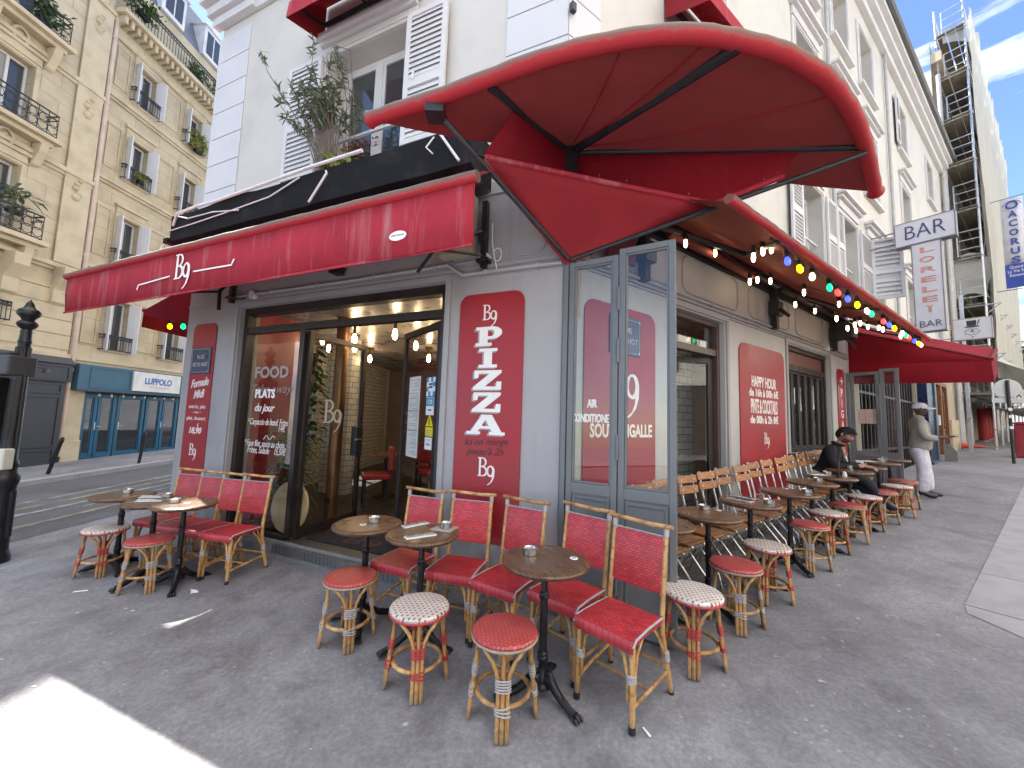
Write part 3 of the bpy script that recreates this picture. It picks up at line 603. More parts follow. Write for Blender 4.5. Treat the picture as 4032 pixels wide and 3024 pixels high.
t = sheet(F2, .1, .25, 1.21, 1.33, -.006, PAPER, [(.15, .85, .7, .73), (.15, .85, .8, .83)], 'white card payment sticker reading VISA, lowest on the glass', name='door_sticker', cat='sticker'); text('sticker_lettering', 'VISA', F2, .175, 1.26, .03, NAVYL, t, b=-.009, fit=.09, dirx=-1)
# step with chequer plate, mat
ck = M('chequer_plate_metal', (.2, .195, .19), .42, .7); vo = ck.n('TexBrick'); vo.inputs['Scale'].default_value = 1; vo.inputs['Brick Width'].default_value = .05; vo.inputs['Row Height'].default_value = .026; vo.inputs['Mortar Size'].default_value = .009
vo.inputs['Color1'].default_value = (.3, .29, .28, 1); vo.inputs['Color2'].default_value = (.24, .235, .23, 1); vo.inputs['Mortar'].default_value = (.15, .147, .143, 1)
ck.lk(ck.co(rot=(0, 0, 1.16 + .78)), vo.inputs['Vector']); ck.color(vo.outputs[0]); ck.bump(vo.outputs[1], -.8, .006)
w = MB(); w.box(FL, 1.2, 4.14, -.3, .07, -.3, .1); w.build('entrance_step', GREY, CB, bevel=.006)
w = MB(); w.box(FL, 1.19, 3.14, -.29, .075, .1005, .106); w.box(FL, 1.19, 3.14, .0705, .075, .02, .1); w.build('chequer_plate', ck.mat, CB)
t = place('door_mat', 'black doormat with faded B9 lettering in the cafe doorway', 'doormat', FL(1.5, -.3, .1)); w = MB(); w.box(FL, 1.3, 3.0, -1.2, -.22, .107, .118); w.build('mat', mk('black_mat_rubber', (.015, .015, .018), .9, sc=30), t, bevel=.004)
Fm = Fr(FL(2.35, -.5, .119), -Ld, V((0, 0, 1)), -Ln); text('mat_lettering', 'B9', Fm, 0, -.1, .3, mk('faded_brown_letter', (.09, .045, .04), .9), t, b=.0005, fit=.45)
# ------------------------------------------------------------------ upper windows, shutters and mouldings
def fwindow(F, a0, a1, z0, z1, par, rec=.2, surround=.12, lintel=True, guard=True, left=None, right=None, smat=SHUT):
    m = MB(); frame(m, F, a0 + .005, a1 - .005, z0 + .005, z1 - .005, -rec - .05, -rec, .06)
    am = (a0 + a1) / 2; m.box(F, am - .045, am + .045, -rec - .045, -rec + .006, z0 + .06, z1 - .06)
    for x0, x1 in ((a0 + .065, am - .045), (am + .045, a1 - .065)): frame(m, F, x0, x1, z0 + .065, z1 - .065, -rec - .04, -rec - .004, .035)
    if guard: m.box(F, a0 + .02, a1 - .02, -.1, -.07, z0 + .42, z0 + .45)
    f = m.build('window', smat, par)
    m = MB(); m.box(F, a0 + .09, a1 - .09, -rec - .03, -rec - .022, z0 + .09, z1 - .09); m.build('window_pane', PANE, f)
    m = MB(); frame(m, F, a0 - surround, a1 + surround, z0 - .05, z1 + surround, .001, .03, surround - .005, wb=.05)
    frame(m, F, a0 - surround * .5, a1 + surround * .5, z0 - .04, z1 + surround * .5, .0305, .045, .03, wb=.03)
    m.box(F, a0 - surround - .03, a1 + surround + .03, .001, .1, z0 - .12, z0 - .051)
    if lintel:
        m.box(F, a0 - surround - .05, a1 + surround + .05, .001, .1, z1 + .3, z1 + .36); m.box(F, a0 - surround - .09, a1 + surround + .09, .001, .16, z1 + .3605, z1 + .42)
        m.box(F, a0 - surround, a1 + surround, .001, .04, z1 + .14, z1 + .3)
    m.build('window_surround', smat, par, bevel=.006)
    m = MB()
    for i, wd in ((0, left), (1, right)):
        if wd:
            if i == 0: louvre(m, F, a0 - .1 - wd, a0 - .06, z0, z1, .05, .085)
            else: louvre(m, F, a1 + .06, a1 + .1 + wd, z0, z1, .05, .085)
            mm = m.build('shutter', smat, par); m = MB()
fwindow(FL, 1.8, 2.93, 4.3, 5.78, CB, .22, .14, False, True, .46, .52)
m = MB(); m.box(FL, 1.66, 3.07, .001, .07, 5.93, 5.99); m.box(FL, 1.62, 3.11, .001, .11, 5.991, 6.05); m.build('window_hood_moulding', SHUT, CB, bevel=.008)
for i, (a0, a1) in enumerate(RW):
    for j, (z0, z1) in enumerate(ROWS):
        fwindow(FR, a0, a1, z0, z1, CB, .2, .11, j < 2, True, (.42, .34, None, None, None)[i] if j == 0 else (.3 if (i, j) == (3, 2) else None), (.5, .75, None, None, None)[i] if j == 0 else None)
fwindow(FR, 1.5, 2.75, 4.4, 5.75, CB, .2, .1, False); fwindow(FR, 1.5, 2.75, 6.95, 8.5, CB, .2, .1)
# a shutter of the first floor swung half open, seen side on
Fs = Fr(FR(9.12, .05, 0), (Rd * .35 + Rn * .94).normalized(), (Rn * .35 - Rd * .94).normalized())
m = MB(); louvre(m, Fs, 0, .5, 4.4, 5.75, 0, .06, 0, .1); m.build('swung_shutter', SHUT, CB)
m = MB(); m.tube([FL(3.25, .05, 4.83), FL(3.25, .09, 4.83), FL(3.2, .11, 4.86)], .008, 6); m.tube([FL(1.62, .05, 4.99), FL(1.62, .1, 4.99), FL(1.6, .11, 5.05)], .008, 6)
m.build('shutter_hook', WHT, CB)
m = MB(); m.box(FR, -.02, .03, .031, .07, 5.12, 5.2); m.build('corner_camera', BLACKM, CB)
m = MB()
for a in (6.75, 11.4): m.tube([FR(a, .06, 3.6), FR(a, .06, 11.7)], .035, 8)
m.tube([FR(19.75, .1, 0.8), FR(19.75, .1, 11.9)], .06, 10); m.build('downpipe', PIPE, CB, smooth=True)
# black tar-coated box above the corner awning
m = MB(); n = 24; rows = [[], [], [], []]; rr = random.Random(2)
for i in range(n + 1):
    a = .7 + (5.12 - .7) * i / n; j = .012 * rr.random(); s_ = .008 * sin(i * .8) + .012 * (i > 15) * sin(i * .5)
    rows[0].append(FL(a, .01, 4.04 + s_ * .3)); rows[1].append(FL(a, .39 + j * .5, 4.0 + s_)); rows[2].append(FL(a, .385 + j, 3.66)); rows[3].append(FL(a, .3, 3.62))
m.grid(rows); m.poly([rows[k][0] for k in range(4)] + [FL(.7, .01, 3.62)]); m.poly([rows[k][-1] for k in range(4)] + [FL(5.12, .01, 3.62)])
m.box(FL, 5.1, 5.2, .02, .42, 3.64, 3.7)
BIT = M('black_bitumen_sheet', (.011, .011, .013), .7, 0, .12); BIT.wear(.6, 3, 2.8, .5, .01, 12); m.build('tarred_fascia_box', BIT.mat, CB)
m = MB(); c1 = [FL(5.05, .4, 3.86), FL(4.9, .44, 3.97), FL(4.5, .43, 4.0), FL(4.2, .42, 4.0)]; m.tube(c1, .016, 6)
m.tube([FL(4.22, .42, 3.995), FL(3.4, .42, 4.02), FL(2.6, .42, 4.05), FL(1.9, .41, 4.06)], .018, 6)
m.tube([FL(5.15, .4, 3.8), FL(4.6, .41, 3.8), FL(4.0, .41, 3.82), FL(3.2, .41, 3.86), FL(2.75, .41, 3.98)], .008, 5)
m.tube([FL(4.95, .41, 3.96), FL(4.7, .42, 3.88), FL(4.2, .42, 3.87), FL(3.7, .42, 3.8)], .008, 5)
m.tube([FL(2.55, .43, 3.66), FL(2.3, .45, 3.9), FL(2.34, .43, 3.94)], .012, 6); m.tube([FL(1.02, .42, 4.0), FL(.8, .42, 3.68)], .012, 6)
m.tube([FL(1.08, .4, 3.98), FL(1.12, .45, 3.86), FL(1.06, .43, 3.8)], .007, 5); m.tube([FL(.85, .4, 3.99), FL(.76, .45, 3.9), FL(.6, .43, 3.86)], .008, 5)
m.tube([FL(5.3, .2, 3.85), FL(5.5, .3, 3.7), FL(5.5, .35, 3.5), FL(5.46, .36, 3.35)], .008, 5)
m.build('sagging_cable', PLASTW, CB, smooth=True)
m = MB(); m.box(FL, .8, 1.15, .05, .16, 3.0, 3.55); m.box(FL, .82, .95, .161, .2, 3.02, 3.5); m.build('beige_shutter_housing', mk('beige_painted_wood', (.42, .36, .26), .6), CB, bevel=.01)
# ------------------------------------------------------------------ inside the cafe
m = MB(); pol = [FL(.1, -.26, .1), FL(5.15, -.26, .1), FL(5.15, -.26, .1) + Od * 6.5, FR(7.2, -4.2, .1), FR(7.2, -.26, .1), FR(.1, -.26, .1)]
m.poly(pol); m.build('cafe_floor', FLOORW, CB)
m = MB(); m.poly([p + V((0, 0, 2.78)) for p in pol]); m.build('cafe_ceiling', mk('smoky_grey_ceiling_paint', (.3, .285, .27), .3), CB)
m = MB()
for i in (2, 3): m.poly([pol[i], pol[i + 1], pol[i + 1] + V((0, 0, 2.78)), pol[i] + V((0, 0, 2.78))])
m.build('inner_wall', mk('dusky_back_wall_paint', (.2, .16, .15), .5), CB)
m = MB(); m.box(FL, 4.22, 4.3, -.9, -.26, .1, 2.85); m.build('added_red_panel', mk('deep_red_panel', (.3, .02, .03), .4), CB)  # panel added to stand in for the red showing in the window glass
T_ = M('white_brick_tile', (.55, .54, .52), .18); b_t = T_.n('TexBrick'); b_t.inputs['Scale'].default_value = 1; b_t.inputs['Brick Width'].default_value = .21; b_t.inputs['Row Height'].default_value = .1; b_t.inputs['Mortar Size'].default_value = .006
b_t.inputs['Color1'].default_value = (.55, .54, .5, 1); b_t.inputs['Color2'].default_value = (.46, .45, .42, 1); b_t.inputs['Mortar'].default_value = (.16, .15, .14, 1)
cx = T_.n('SeparateXYZ'); T_.lk(T_.co(), cx.inputs[0]); cc = T_.n('CombineXYZ'); T_.lk(T_.math('ADD', T_.math('MULTIPLY', cx.outputs[0], .82), T_.math('MULTIPLY', cx.outputs[1], .57)), cc.inputs[0]); T_.lk(cx.outputs[2], cc.inputs[1]); T_.lk(cc.outputs[0], b_t.inputs['Vector'])
T_.color(b_t.outputs[0]); T_.bump(b_t.outputs[1], -.7, .01)
m = MB(); m.box(FR, 1.0, 3.05, -.75, -.65, .1, 2.85); m.build('tiled_partition', T_.mat, CB)
m = MB(); m.box(FL, .2, 1.4, -3.8, -3.7, .1, 2.85); m.build('tiled_pier', T_.mat, CB)
m = MB(); holes_wall(m, SW, .3, 6.4, .1, 2.88, [(1.2, 2.6, .9, 2.6), (3.4, 4.8, .9, 2.6)], .04, 0, -.26); m.build('tiled_side_wall', T_.mat, CB)
m = MB(); m.box(FL, 4.5, 5.1, -2.35, -2.15, .1, 2.88); m.build('tiled_pier', T_.mat, CB)
for a0 in (1.2, 3.4):
    m = MB(); frame(m, SW, a0, a0 + 1.4, .9, 2.6, -.15, -.08, .07); m.box(SW, a0 + .66, a0 + .74, -.14, -.09, .97, 2.53); f_ = m.build('side_window', DKWOOD, CB); m = MB(); m.box(SW, a0 + .07, a0 + 1.33, -.12, -.115, .97, 2.53); m.build('window_pane', GLASS, f_)
# side door in the long face, half open, and the folding window beside it
m = MB(); frame(m, FR, 1.62, 2.66, .2, 2.8, -.16, -.06, .06, wb=.04); m.box(FR, 1.68, 2.6, -.15, -.07, 2.38, 2.46)
sdf = m.build('side_door_frame', mk('brown_frame_wood', (.1, .06, .05), .45), CB, bevel=.005)
m = MB(); m.box(FR, 1.68, 2.6, -.115, -.107, 2.46, 2.74); m.build('fanlight_pane', GLASS, sdf)
F3, L3, sl_ = leaf(FR(2.6, -.14, 0), FR(1.74, -.5, 0), .22, 2.36, 'side_door_leaf')
m = MB(); m.tube([F3(.72, .03, 1.05), F3(.72, .08, 1.05), F3(.72, .08, 1.45), F3(.72, .03, 1.45)], .012, 8); m.tube([F3(.78, -.03, 1.05), F3(.78, -.08, 1.05), F3(.78, -.08, 1.45), F3(.78, -.03, 1.45)], .012, 8); m.build('door_handle', STEEL, sl_, smooth=True)
m = MB(); frame(m, FR, 4.52, 6.3, 1.17, 2.8, -.14, -.05, .06); m.box(FR, 4.58, 6.24, -.13, -.04, 2.42, 2.52); m.box(FR, 4.44, 6.36, -.05, .06, 1.12, 1.169)
for i in range(6): a = 4.6 + i * .272; frame(m, FR, a, a + .268, 1.23, 2.42, -.12, -.07, .035)
fw = m.build('folding_window', DKWOOD, CB, bevel=.004)
m = MB(); m.box(FR, 4.6, 6.23, -.1, -.094, 1.24, 2.4); m.build('window_pane', GLASSD, fw)
m = MB(); m.box(FR, 4.58, 6.24, -.1, -.09, 2.52, 2.74); m.build('brown_transom_panel', mk('red_brown_panel_paint', (.14, .05, .04), .4), fw)
# things inside
m = MB(); m.lathe([(.085, .1), (.085, 2.88)], FL(3.45, -.95, 0), 20); o = tag(m.build('copper_column', mk('aged_copper', (.26, .13, .06), .35, .7, dark=.6, sc=5), smooth=True, origin=FL(3.45, -.95, .1)), 'round copper coloured column standing inside the entrance', 'column')
m = MB(); ct = FL(3.3, -.2, .43); ax = (Ln + V((0, 0, .12)) + Ld * .1).normalized(); ex = Ld; ez = ax.cross(ex).normalized()
m.prism([ct + (ex * cos(2 * pi * i / 40) + ez * sin(2 * pi * i / 40)) * .29 for i in range(40)], -ax * .03); tag(m.build('round_tabletop', mk('golden_beige_disc', (.5, .37, .2), .4, .2, dark=.9, sc=3), origin=ct), 'gold beige round disc leaning inside the entrance glass', 'disc')
WARM = emit('warm_filament_glow', (1, .68, .38), 15, (1, .7, .4))
BR = mk('dark_brass', (.12, .08, .03), .35, .8)
def pendant(a, o_, z, lab):
    t = place('ceiling_bulb', lab, 'ceiling lamp', FL(a, o_, 2.87), 'bare bulbs on the cafe ceiling'); p = FL(a, o_, 0)
    m = MB(); m.lathe([(.075, 2.845), (.075, 2.875)], p, 16); m.lathe([(.022, z + .07), (.022, 2.845)], p, 10); m.build('ceiling_rose', BR, t)
    m = MB(); m.lathe([(.004, z - .075), (.025, z - .06), (.036, z - .02), (.03, z + .03), (.018, z + .07)], p, 12); m.build('bulb', WARM, t, smooth=True)
i = 0
NAMES = ['close behind the fixed window', 'over the left window tables', 'by the side street window', 'above the bar shelf', 'nearest the doorway centre', 'left of the doorway near the column', 'near the red panel', 'over the passage', 'deep inside on the left', 'deep inside near the tiled pier', 'over the back tables', 'farthest back on the right', 'just inside the right leaf']
for (a, o_), nm in zip([(3.6, -1.3), (4.2, -1.9), (4.9, -3.0), (3.9, -4.4), (2.0, -1.3), (2.75, -1.2), (3.0, -2.0), (2.5, -2.6), (3.6, -3.2), (2.2, -3.6), (3.3, -4.6), (2.6, -5.2), (1.5, -1.9)], NAMES): pendant(a, o_, 2.66, 'glowing bare filament bulb on the cafe ceiling ' + nm)
m = MB()
RC = mk('red_leatherette', (.3, .015, .02), .35)
def inchair(loc, rz, lab, src=None):
    if src: return dup(src, loc, rz, lab)
    t = thing('red_dining_chair', lab, 'chair', loc, rz, 'red chairs inside the cafe')
    m = MB(); m.box(ID, -.21, .21, -.2, .22, .42, .5); m.build('seat', RC, t, bevel=.02); m = MB(); m.box(ID, -.2, .2, -.24, -.18, .55, .92); m.build('backrest', RC, t, bevel=.02)
    for x in (-.18, .18):
        for y in (-.18, .18): m = MB(); m.box(ID, x - .018, x + .018, y - .018, y + .018, 0, .45 if y > 0 else .56); m.build('leg', DKWOOD, t)
    return t
c0 = inchair(FL(3.55, -1.9, .1), 2.0, 'red padded chair inside, nearest the copper column')
for p, rz, lab in ((FL(3.0, -2.7, .1), 2.2, 'red padded chair inside behind the open left leaf'), (FL(3.5, -3.3, .1), -.6, 'red padded chair inside at the middle table'), (FL(2.75, -4.0, .1), 2.4, 'red padded chair inside toward the back'), (FL(3.4, -4.9, .1), -.4, 'red padded chair inside by the back wall')): inchair(p, rz, lab, c0)
for p, lab in ((FL(3.9, -2.5, .1), 'small square table inside behind the entrance glass'), (FL(3.2, -4.3, .1), 'small square table far inside the cafe')):
    t = thing('inside_table', lab, 'table', p, .4, 'tables inside the cafe'); m = MB(); m.box(ID, -.3, .3, -.3, .3, .7, .735); m.build('tabletop', TABW, t); m = MB(); m.lathe([(.2, 0), (.2, .02), (.03, .04), (.03, .7)], (0, 0, 0), 16); m.build('pedestal', CASTI, t)
t = place('wine_shelf', 'dark wall shelf with bottles on the back wall inside', 'shelf', FL(2.9, -5.6, 1.5)); m = MB()
for z in (1.55, 1.95, 2.3): m.box(FL, 2.2, 3.5, -5.75, -5.5, z, z + .03)
m.box(FL, 2.15, 3.55, -5.8, -5.76, .1, 2.8); m.build('shelf_board', DKWOOD, t)
rr = random.Random(4); m = MB()
bot = [(.004, 0), (.037, .003), (.037, .17), (.014, .22), (.014, .29), (.004, .292)]
for z in (1.58, 1.98, 2.33):
    for i in range(9): m.lathe(bot, FL(2.28 + i * .14 + rr.random() * .03, -5.62, z), 8)
m.build('bottle_row', mk('dark_bottle_glass', (.04, .05, .03), .1), t, smooth=True)
t = place('picture_frame', 'white framed picture on the back wall inside', 'picture', FL(3.2, -5.7, 1.2)); m = MB(); frame(m, FL, 2.75, 3.15, -0 + 1.05, 1.45, -5.72, -5.7, .02); m.build('frame', BLACKM, t); m = MB(); m.box(FL, 2.77, 3.13, -5.73, -5.715, 1.07, 1.43); m.build('print', PAPER, t)
# leafy plant behind the fixed window
def leafcard(mb, p, d, l, w, rr, bend=.4):
    d = V(d).normalized(); s_ = d.cross(V((rr.random() - .5, rr.random() - .5, 1))); s_ = s_.normalized() if s_.length > 1e-3 else V((1, 0, 0)); nrm = s_.cross(d)
    q = [p]; k = 3; vs = []
    for i in range(k + 1):
        f = i / k; c = p + d * l * f - V((0, 0, 1)) * bend * l * f * f; ww = w * sin(pi * (.12 + .85 * f) ** .8) if f < 1 else .002
        vs += [c - s_ * ww, c + s_ * ww + nrm * ww * .15]
    mb.add(vs, [(2 * i, 2 * i + 1, 2 * i + 3, 2 * i + 2) for i in range(k)])
t = place('potted_plant', 'tall green leafy plant standing behind the PLATS window', 'plant', FL(3.85, -.6, .1)); rr = random.Random(8); m = MB()
for i in range(150):
    z = .3 + rr.random() * .95; a = rr.random() * 6.28; p = FL(3.72, -.5, z) + V((cos(a), sin(a), 0)) * .05
    leafcard(m, p, V((cos(a), sin(a), .6 + rr.random())), .3 + rr.random() * .3, .02, rr, .9)
for i in range(130):
    z = 1.2 + rr.random() * 1.2; a = rr.random() * 6.28; p = FL(3.45, -.55, z) + V((cos(a), sin(a), 0)) * .12 * rr.random()
    leafcard(m, p, V((cos(a), sin(a), -.3)), .09, .035, rr, .3)
m.build('leaves', LEAF, t); m = MB(); m.lathe([(.12, .1), (.17, .42), (.15, .42), (.14, .38)], FL(3.72, -.5, 0), 16); m.tube([FL(3.72, -.5, .3), FL(3.7, -.5, 1.0), FL(3.5, -.55, 1.8), FL(3.45, -.55, 2.4)], .012, 6); m.build('pot_and_stem', TERRA, t)
# ------------------------------------------------------------------ awnings
t = place('corner_awning', 'long red awning with white B9 mark on its front valance', 'awning', FL(3.1, .0, 3.6))
n = 40; rr = random.Random(6); rows = [[], [], [], []]
for i in range(n + 1):
    a = .33 + 5.67 * i / n; s_ = .002 * sin(i * 1.1) + .002 * rr.random()
    rows[0].append(FL(a, .3, 3.62)); rows[1].append(FL(a, .95, 3.1 + s_)); rows[2].append(FL(a, .955 + .006 * sin(i * .7), 2.88 + s_)); rows[3].append(FL(a - .01, .95 + .012 * sin(i * .45), 2.645 + s_))
m = MB(); m.grid(rows[:2]); m.build('canvas', AWN, t, smooth=True, thick=.004)
m = MB(); m.grid(rows[1:]); val = m.build('valance', AWN, t, smooth=True, thick=.004)
m = MB(); m.tube([FL(.31 + 5.72 * i / 60, .95, 3.1 + .0015 * sin(i * .73)) for i in range(61)], [.04 + .0015 * sin(i * 1.9) for i in range(61)], 12); m.build('front_roll', ROLL_M, t, smooth=True)
m = MB(); m.box(FL, .33, 5.99, .947, .955, 2.635, 2.655); m.build('hem', AWN, val)
b9(FL, 3.52, 2.86, .25, WHT, val, .968, -1)
m = MB(); 
for a0, a1, z0, z1 in ((4.3, 3.72, 2.8, 2.83), (3.33, 2.75, 2.83, 2.82)):
    m.prism([FL(a0, .967, z0 - .008), FL(a1, .967, z1 - .008), FL(a1, .967, z1 + .006), FL(a0, .967, z0 + .006)], Ln * .002)
m.prism([FL(4.3, .967, 2.8), FL(4.32, .967, 2.75), FL(4.3, .967, 2.75), FL(4.28, .967, 2.8)], Ln * .002); m.prism([FL(2.75, .967, 2.82), FL(2.72, .967, 2.87), FL(2.74, .967, 2.87), FL(2.77, .967, 2.82)], Ln * .002)
m.build('white_rule', WHT, val)
m = MB(); m.prism([FL(.92 + .075 * cos(q), .966, 2.79 + .035 * sin(q)) for q in [i * pi / 12 for i in range(24)]], Ln * .003); o = m.build('maker_label', PAPER, val)
text('label_lettering', 'stores & bannes', FL, .92, 2.795, .022, GREYL, o, b=.97, dirx=-1, fit=.11)
m = MB()
for a in (.72, 4.3): m.box(FL, a - .025, a + .025, .03, .08, 2.88, 3.5); m.box(FL, a - .06, a + .06, .02, .1, 2.93, 2.96); m.box(FL, a - .03, a + .03, .07, .12, 3.1, 3.2)
m.tube([FL(.72, .1, 3.2), FL(.95, .45, 2.95), FL(1.25, .3, 2.82)], .016, 8); m.tube([FL(.72, .1, 2.98), FL(.98, .43, 2.93)], .012, 8); m.tube([FL(.98, .43, 2.93), FL(.8, .92, 2.7)], .014, 8)
m.tube([FL(4.3, .1, 3.15), FL(4.12, .3, 2.93), FL(4.06, .32, 2.7)], .02, 8); m.tube([FL(4.3, .1, 2.95), FL(4.0, .12, 2.88), FL(3.9, .14, 2.88)], .012, 6); m.tube([FL(4.12, .3, 2.93), FL(4.2, .92, 2.72)], .014, 8)
m.box(FL, 2.42, 2.52, .04, .16, 3.02, 3.14)
m.build('folding_arm', BLACKM, t)
HA = Fr(FL(5.32, 0, 0) + Od * .12, Od, -On)
t = place('side_street_awning', 'red awning on the side street face left of the corner pillar', 'awning', HA(2, 0, 3.0))
m = MB(); m.grid([[HA(0, .02, 3.35), HA(4, .02, 3.35)], [HA(0, .78, 2.9), HA(4, .78, 2.9)], [HA(0, .79, 2.66), HA(4, .79, 2.66)]]); m.build('canvas', AWND, t, thick=.006)
m = MB(); m.poly([HA(0, .02, 3.35), HA(0, .78, 2.9), HA(0, .78, 2.83), HA(0, .02, 2.72)]); m.build('side_cheek', AWND, t, thick=.006)
m = MB(); m.tube([HA(0, .785, 2.9), HA(4, .785, 2.9)], .03, 10); m.build('front_bar', AWN, t)
# corner canopy: a fan of canvas from the corner to a padded curved front tube
U = V((.42, 3.03, 3.82)); C = V((.42, 3.05, 2.83)); T1 = V((-.563, 2.366, 3.6)); T2 = V((-.198, 2.187, 3.6)); TM = V((1.156, 1.89, 3.6)); T3 = V((2.488, 2.599, 3.6))
TP = [(-1.06, 2.52), (-.8, 2.41), (-.53, 2.31), (-.21, 2.16), (.18, 1.99), (.5, 1.9), (.73, 1.86), (.92, 1.85), (1.11, 1.87), (1.27, 1.9), (1.42, 1.93), (1.6, 2.0), (1.77, 2.07), (1.95, 2.18), (2.14, 2.31), (2.33, 2.46), (2.58, 2.68), (2.83, 2.91), (3.09, 3.15)]
def chaikin(p, k=2):
    for _ in range(k):
        q = [p[0]]
        for a, b in zip(p, p[1:]): q += [a * .75 + b * .25, a * .25 + b * .75]
        p = q + [p[-1]]
    return p
TP = chaikin([V((x, y, 3.6)) for x, y in TP]); NT = len(TP)
t = place('corner_canopy', 'big red corner canopy with curved padded front edge and dark underside', 'awning', U)
rr = random.Random(12)
m = MB(); m.tube(TP, [.047 + .002 * sin(i * 1.7) + .0025 * rr.random() + (.01 if i in (0, NT - 1) else 0) for i in range(NT)], 16); m.build('padded_front_tube', ROLL_M, t, smooth=True)
def fanpt(p, f):
    q = U.lerp(p, f); q.z -= .05 * sin(pi * f); return q
rows = [[fanpt(p, f) for p in TP] for f in (.02, .2, .4, .6, .8, 1)]
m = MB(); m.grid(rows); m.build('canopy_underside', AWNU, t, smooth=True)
m = MB()
for p in (V((.55, 1.9, 3.6)), V((1.0, 1.86, 3.6)), V((1.95, 2.18, 3.6))):
    for f in range(8): a, b = fanpt(p, .1 + f * .11), fanpt(p, .1 + (f + 1) * .11); m.tube([a - V((0, 0, .004)), b - V((0, 0, .004))], .006, 5)
m.build('canvas_seam', AWNC, t)
m = MB(); d_ = V((0, 0, -.045))
for p, r_ in ((T2, .024), (TM, .032), (T3, .022)): m.tube([U + d_, p + d_ * .6], r_, 8)
m.tube([C + V((0, -.04, .02)), T1 + d_], .02, 8); m.tube([C + V((.03, -.03, .02)), T3 + d_ * 1.5], .02, 8); m.box(ID, .36, .48, 2.97, 3.06, 3.55, 3.85); m.lathe([(.035, 0), (.035, .05)], V((-.28, 2.55, 3.36)), 12); m.box(ID, -.62, -.5, 2.3, 2.42, 3.5, 3.56)
m.build('canopy_arm', BLACKM, t)
PA, PB_, PE, PP, PQ = V((-.27, 2.56, 3.373)), V((1.484, 2.815, 3.231)), V((1.968, 2.708, 3.409)), V((-.034, 2.41, 3.64)), V((2.091, 2.68, 3.62))
def patch(a, b, c, d, n=8, sag=(0, 0, 0)):
    a, b, c, d, sag = V(a), V(b), V(c), V(d), V(sag); R_ = []
    for i in range(n + 1):
        u = i / n; R_.append([a.lerp(b, j / n).lerp(d.lerp(c, j / n), u) + sag * sin(pi * u) * sin(pi * j / n) for j in range(n + 1)])
    return R_
Cb = C + V((.06, -.04, 0))
m = MB(); m.grid(patch(PA, PB_, Cb, C, 8, (.0, .05, -.02))); m.build('lower_flap', AWNC, t, smooth=True, thick=.005)
m = MB(); m.grid(patch(U + d_, PP, PA, C + V((0, -.02, .02)), 8, (.03, .02, 0))); m.grid(patch(U + d_, PQ, PE, Cb + V((0, .01, .02)), 8, (-.02, .06, 0))); m.build('inner_cheek', AWND, t, smooth=True, thick=.005)
m = MB(); up = V((0, 0, .012)); m.tube([PA + up, (PA + PB_) / 2 + up * .6, PB_ + up], .02, 8); m.tube([PB_, PE], .022, 8); m.tube([PA, C], .018, 8); m.build('hem_sleeve', AWN, t, smooth=True)
m = MB()
for f in (.08, .16, .5, .62, .9):
    p = PA.lerp(PB_, f) + V((-.02, -.03, .035)); m.lathe([(.006, -.006), (.006, .006)], p, 6)
for f in (.2, .45, .7, .9):
    p = PB_.lerp(PE, f) + V((0, -.03, .03)); m.lathe([(.005, -.005), (.005, .005)], p, 6)
m.build('eyelet', STEEL, t)
# right-hand awning over the terrace
t = place('terrace_awning', 'red terrace awning with brown underside above the bench row', 'awning', FR(3.8, 0, 3.65))
n = 30; rows = [[], []]
for i in range(n + 1):
    a = .55 + 6.6 * i / n; rows[0].append(FR(a, .05, 3.68 - .012 * i / n)); rows[1].append(FR(a, 1.1, 3.08 + .01 * sin(i * .8)))
mid = [rows[0][i].lerp(rows[1][i], .5) - V((0, 0, .02 + .008 * sin(i))) for i in range(n + 1)]
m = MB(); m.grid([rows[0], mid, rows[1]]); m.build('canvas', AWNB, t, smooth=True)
m = MB(); m.tube([FR(.5 + 6.66 * i / 90, 1.1, 3.085 + .003 * sin(i)) for i in range(91)], [.034 + .003 * (i % 2) for i in range(91)], 12); m.build('front_roll', ROLL_M, t, smooth=True)
m = MB(); m.tube([FR(.3, .14, 3.5), FR(7.2, .14, 3.48)], .035, 10)
for a in (.95, 3.9, 6.35):
    m.tube([FR(a, .16, 3.45), FR(a + 1.15, .5, 3.34)], .028, 8); m.tube([FR(a + 1.15, .5, 3.34), FR(a + .45, 1.06, 3.06)], .022, 8); m.box(FR, a + .02, a + .1, .02, .1, 2.92, 3.55); m.box(FR, a - .02, a + .14, .02, .14, 3.1, 3.3)
m.tube([FR(3.95, .12, 3.2), FR(3.75, .3, 3.03)], .025, 8); m.tube([FR(6.45, .12, 3.25), FR(6.62, .3, 2.98)], .025, 8)
m.build('folding_arm', BLACKM, t)
m = MB(); m.tube([FR(1.2, .2, 3.42), FR(2.0, .22, 3.4), FR(2.9, .22, 3.38)], .045, 10); m.build('rolled_canvas', AWNB, t, smooth=True)
m = MB(); m.box(FR, .42, .8, .08, .12, 3.0, 3.28); m.build('loudspeaker_bracket', mk('dark_red_metal', (.14, .02, .03), .5), t)
m = MB(); m.box(FR, 6.3, 6.6, .1, .34, 3.12, 3.42); m.build('black_heater', BLACKM, t, bevel=.02)
t = place('neighbour_awning', 'deep red awning of the next cafe with closed triangular side cheek', 'awning', FR(9, 0, 3.4))
W0, F0, V0 = 3.43, 2.7, 2.34
m = MB(); m.grid([[FR(7.35, .02, W0), FR(8.15, .02, W0 + .25)], [FR(7.35, 1.72, F0), FR(8.15, 1.72, F0 + .25)], [FR(7.35, 1.735, V0), FR(8.15, 1.735, V0 + .25)]]); m.build('canvas', AWND, t, thick=.008)
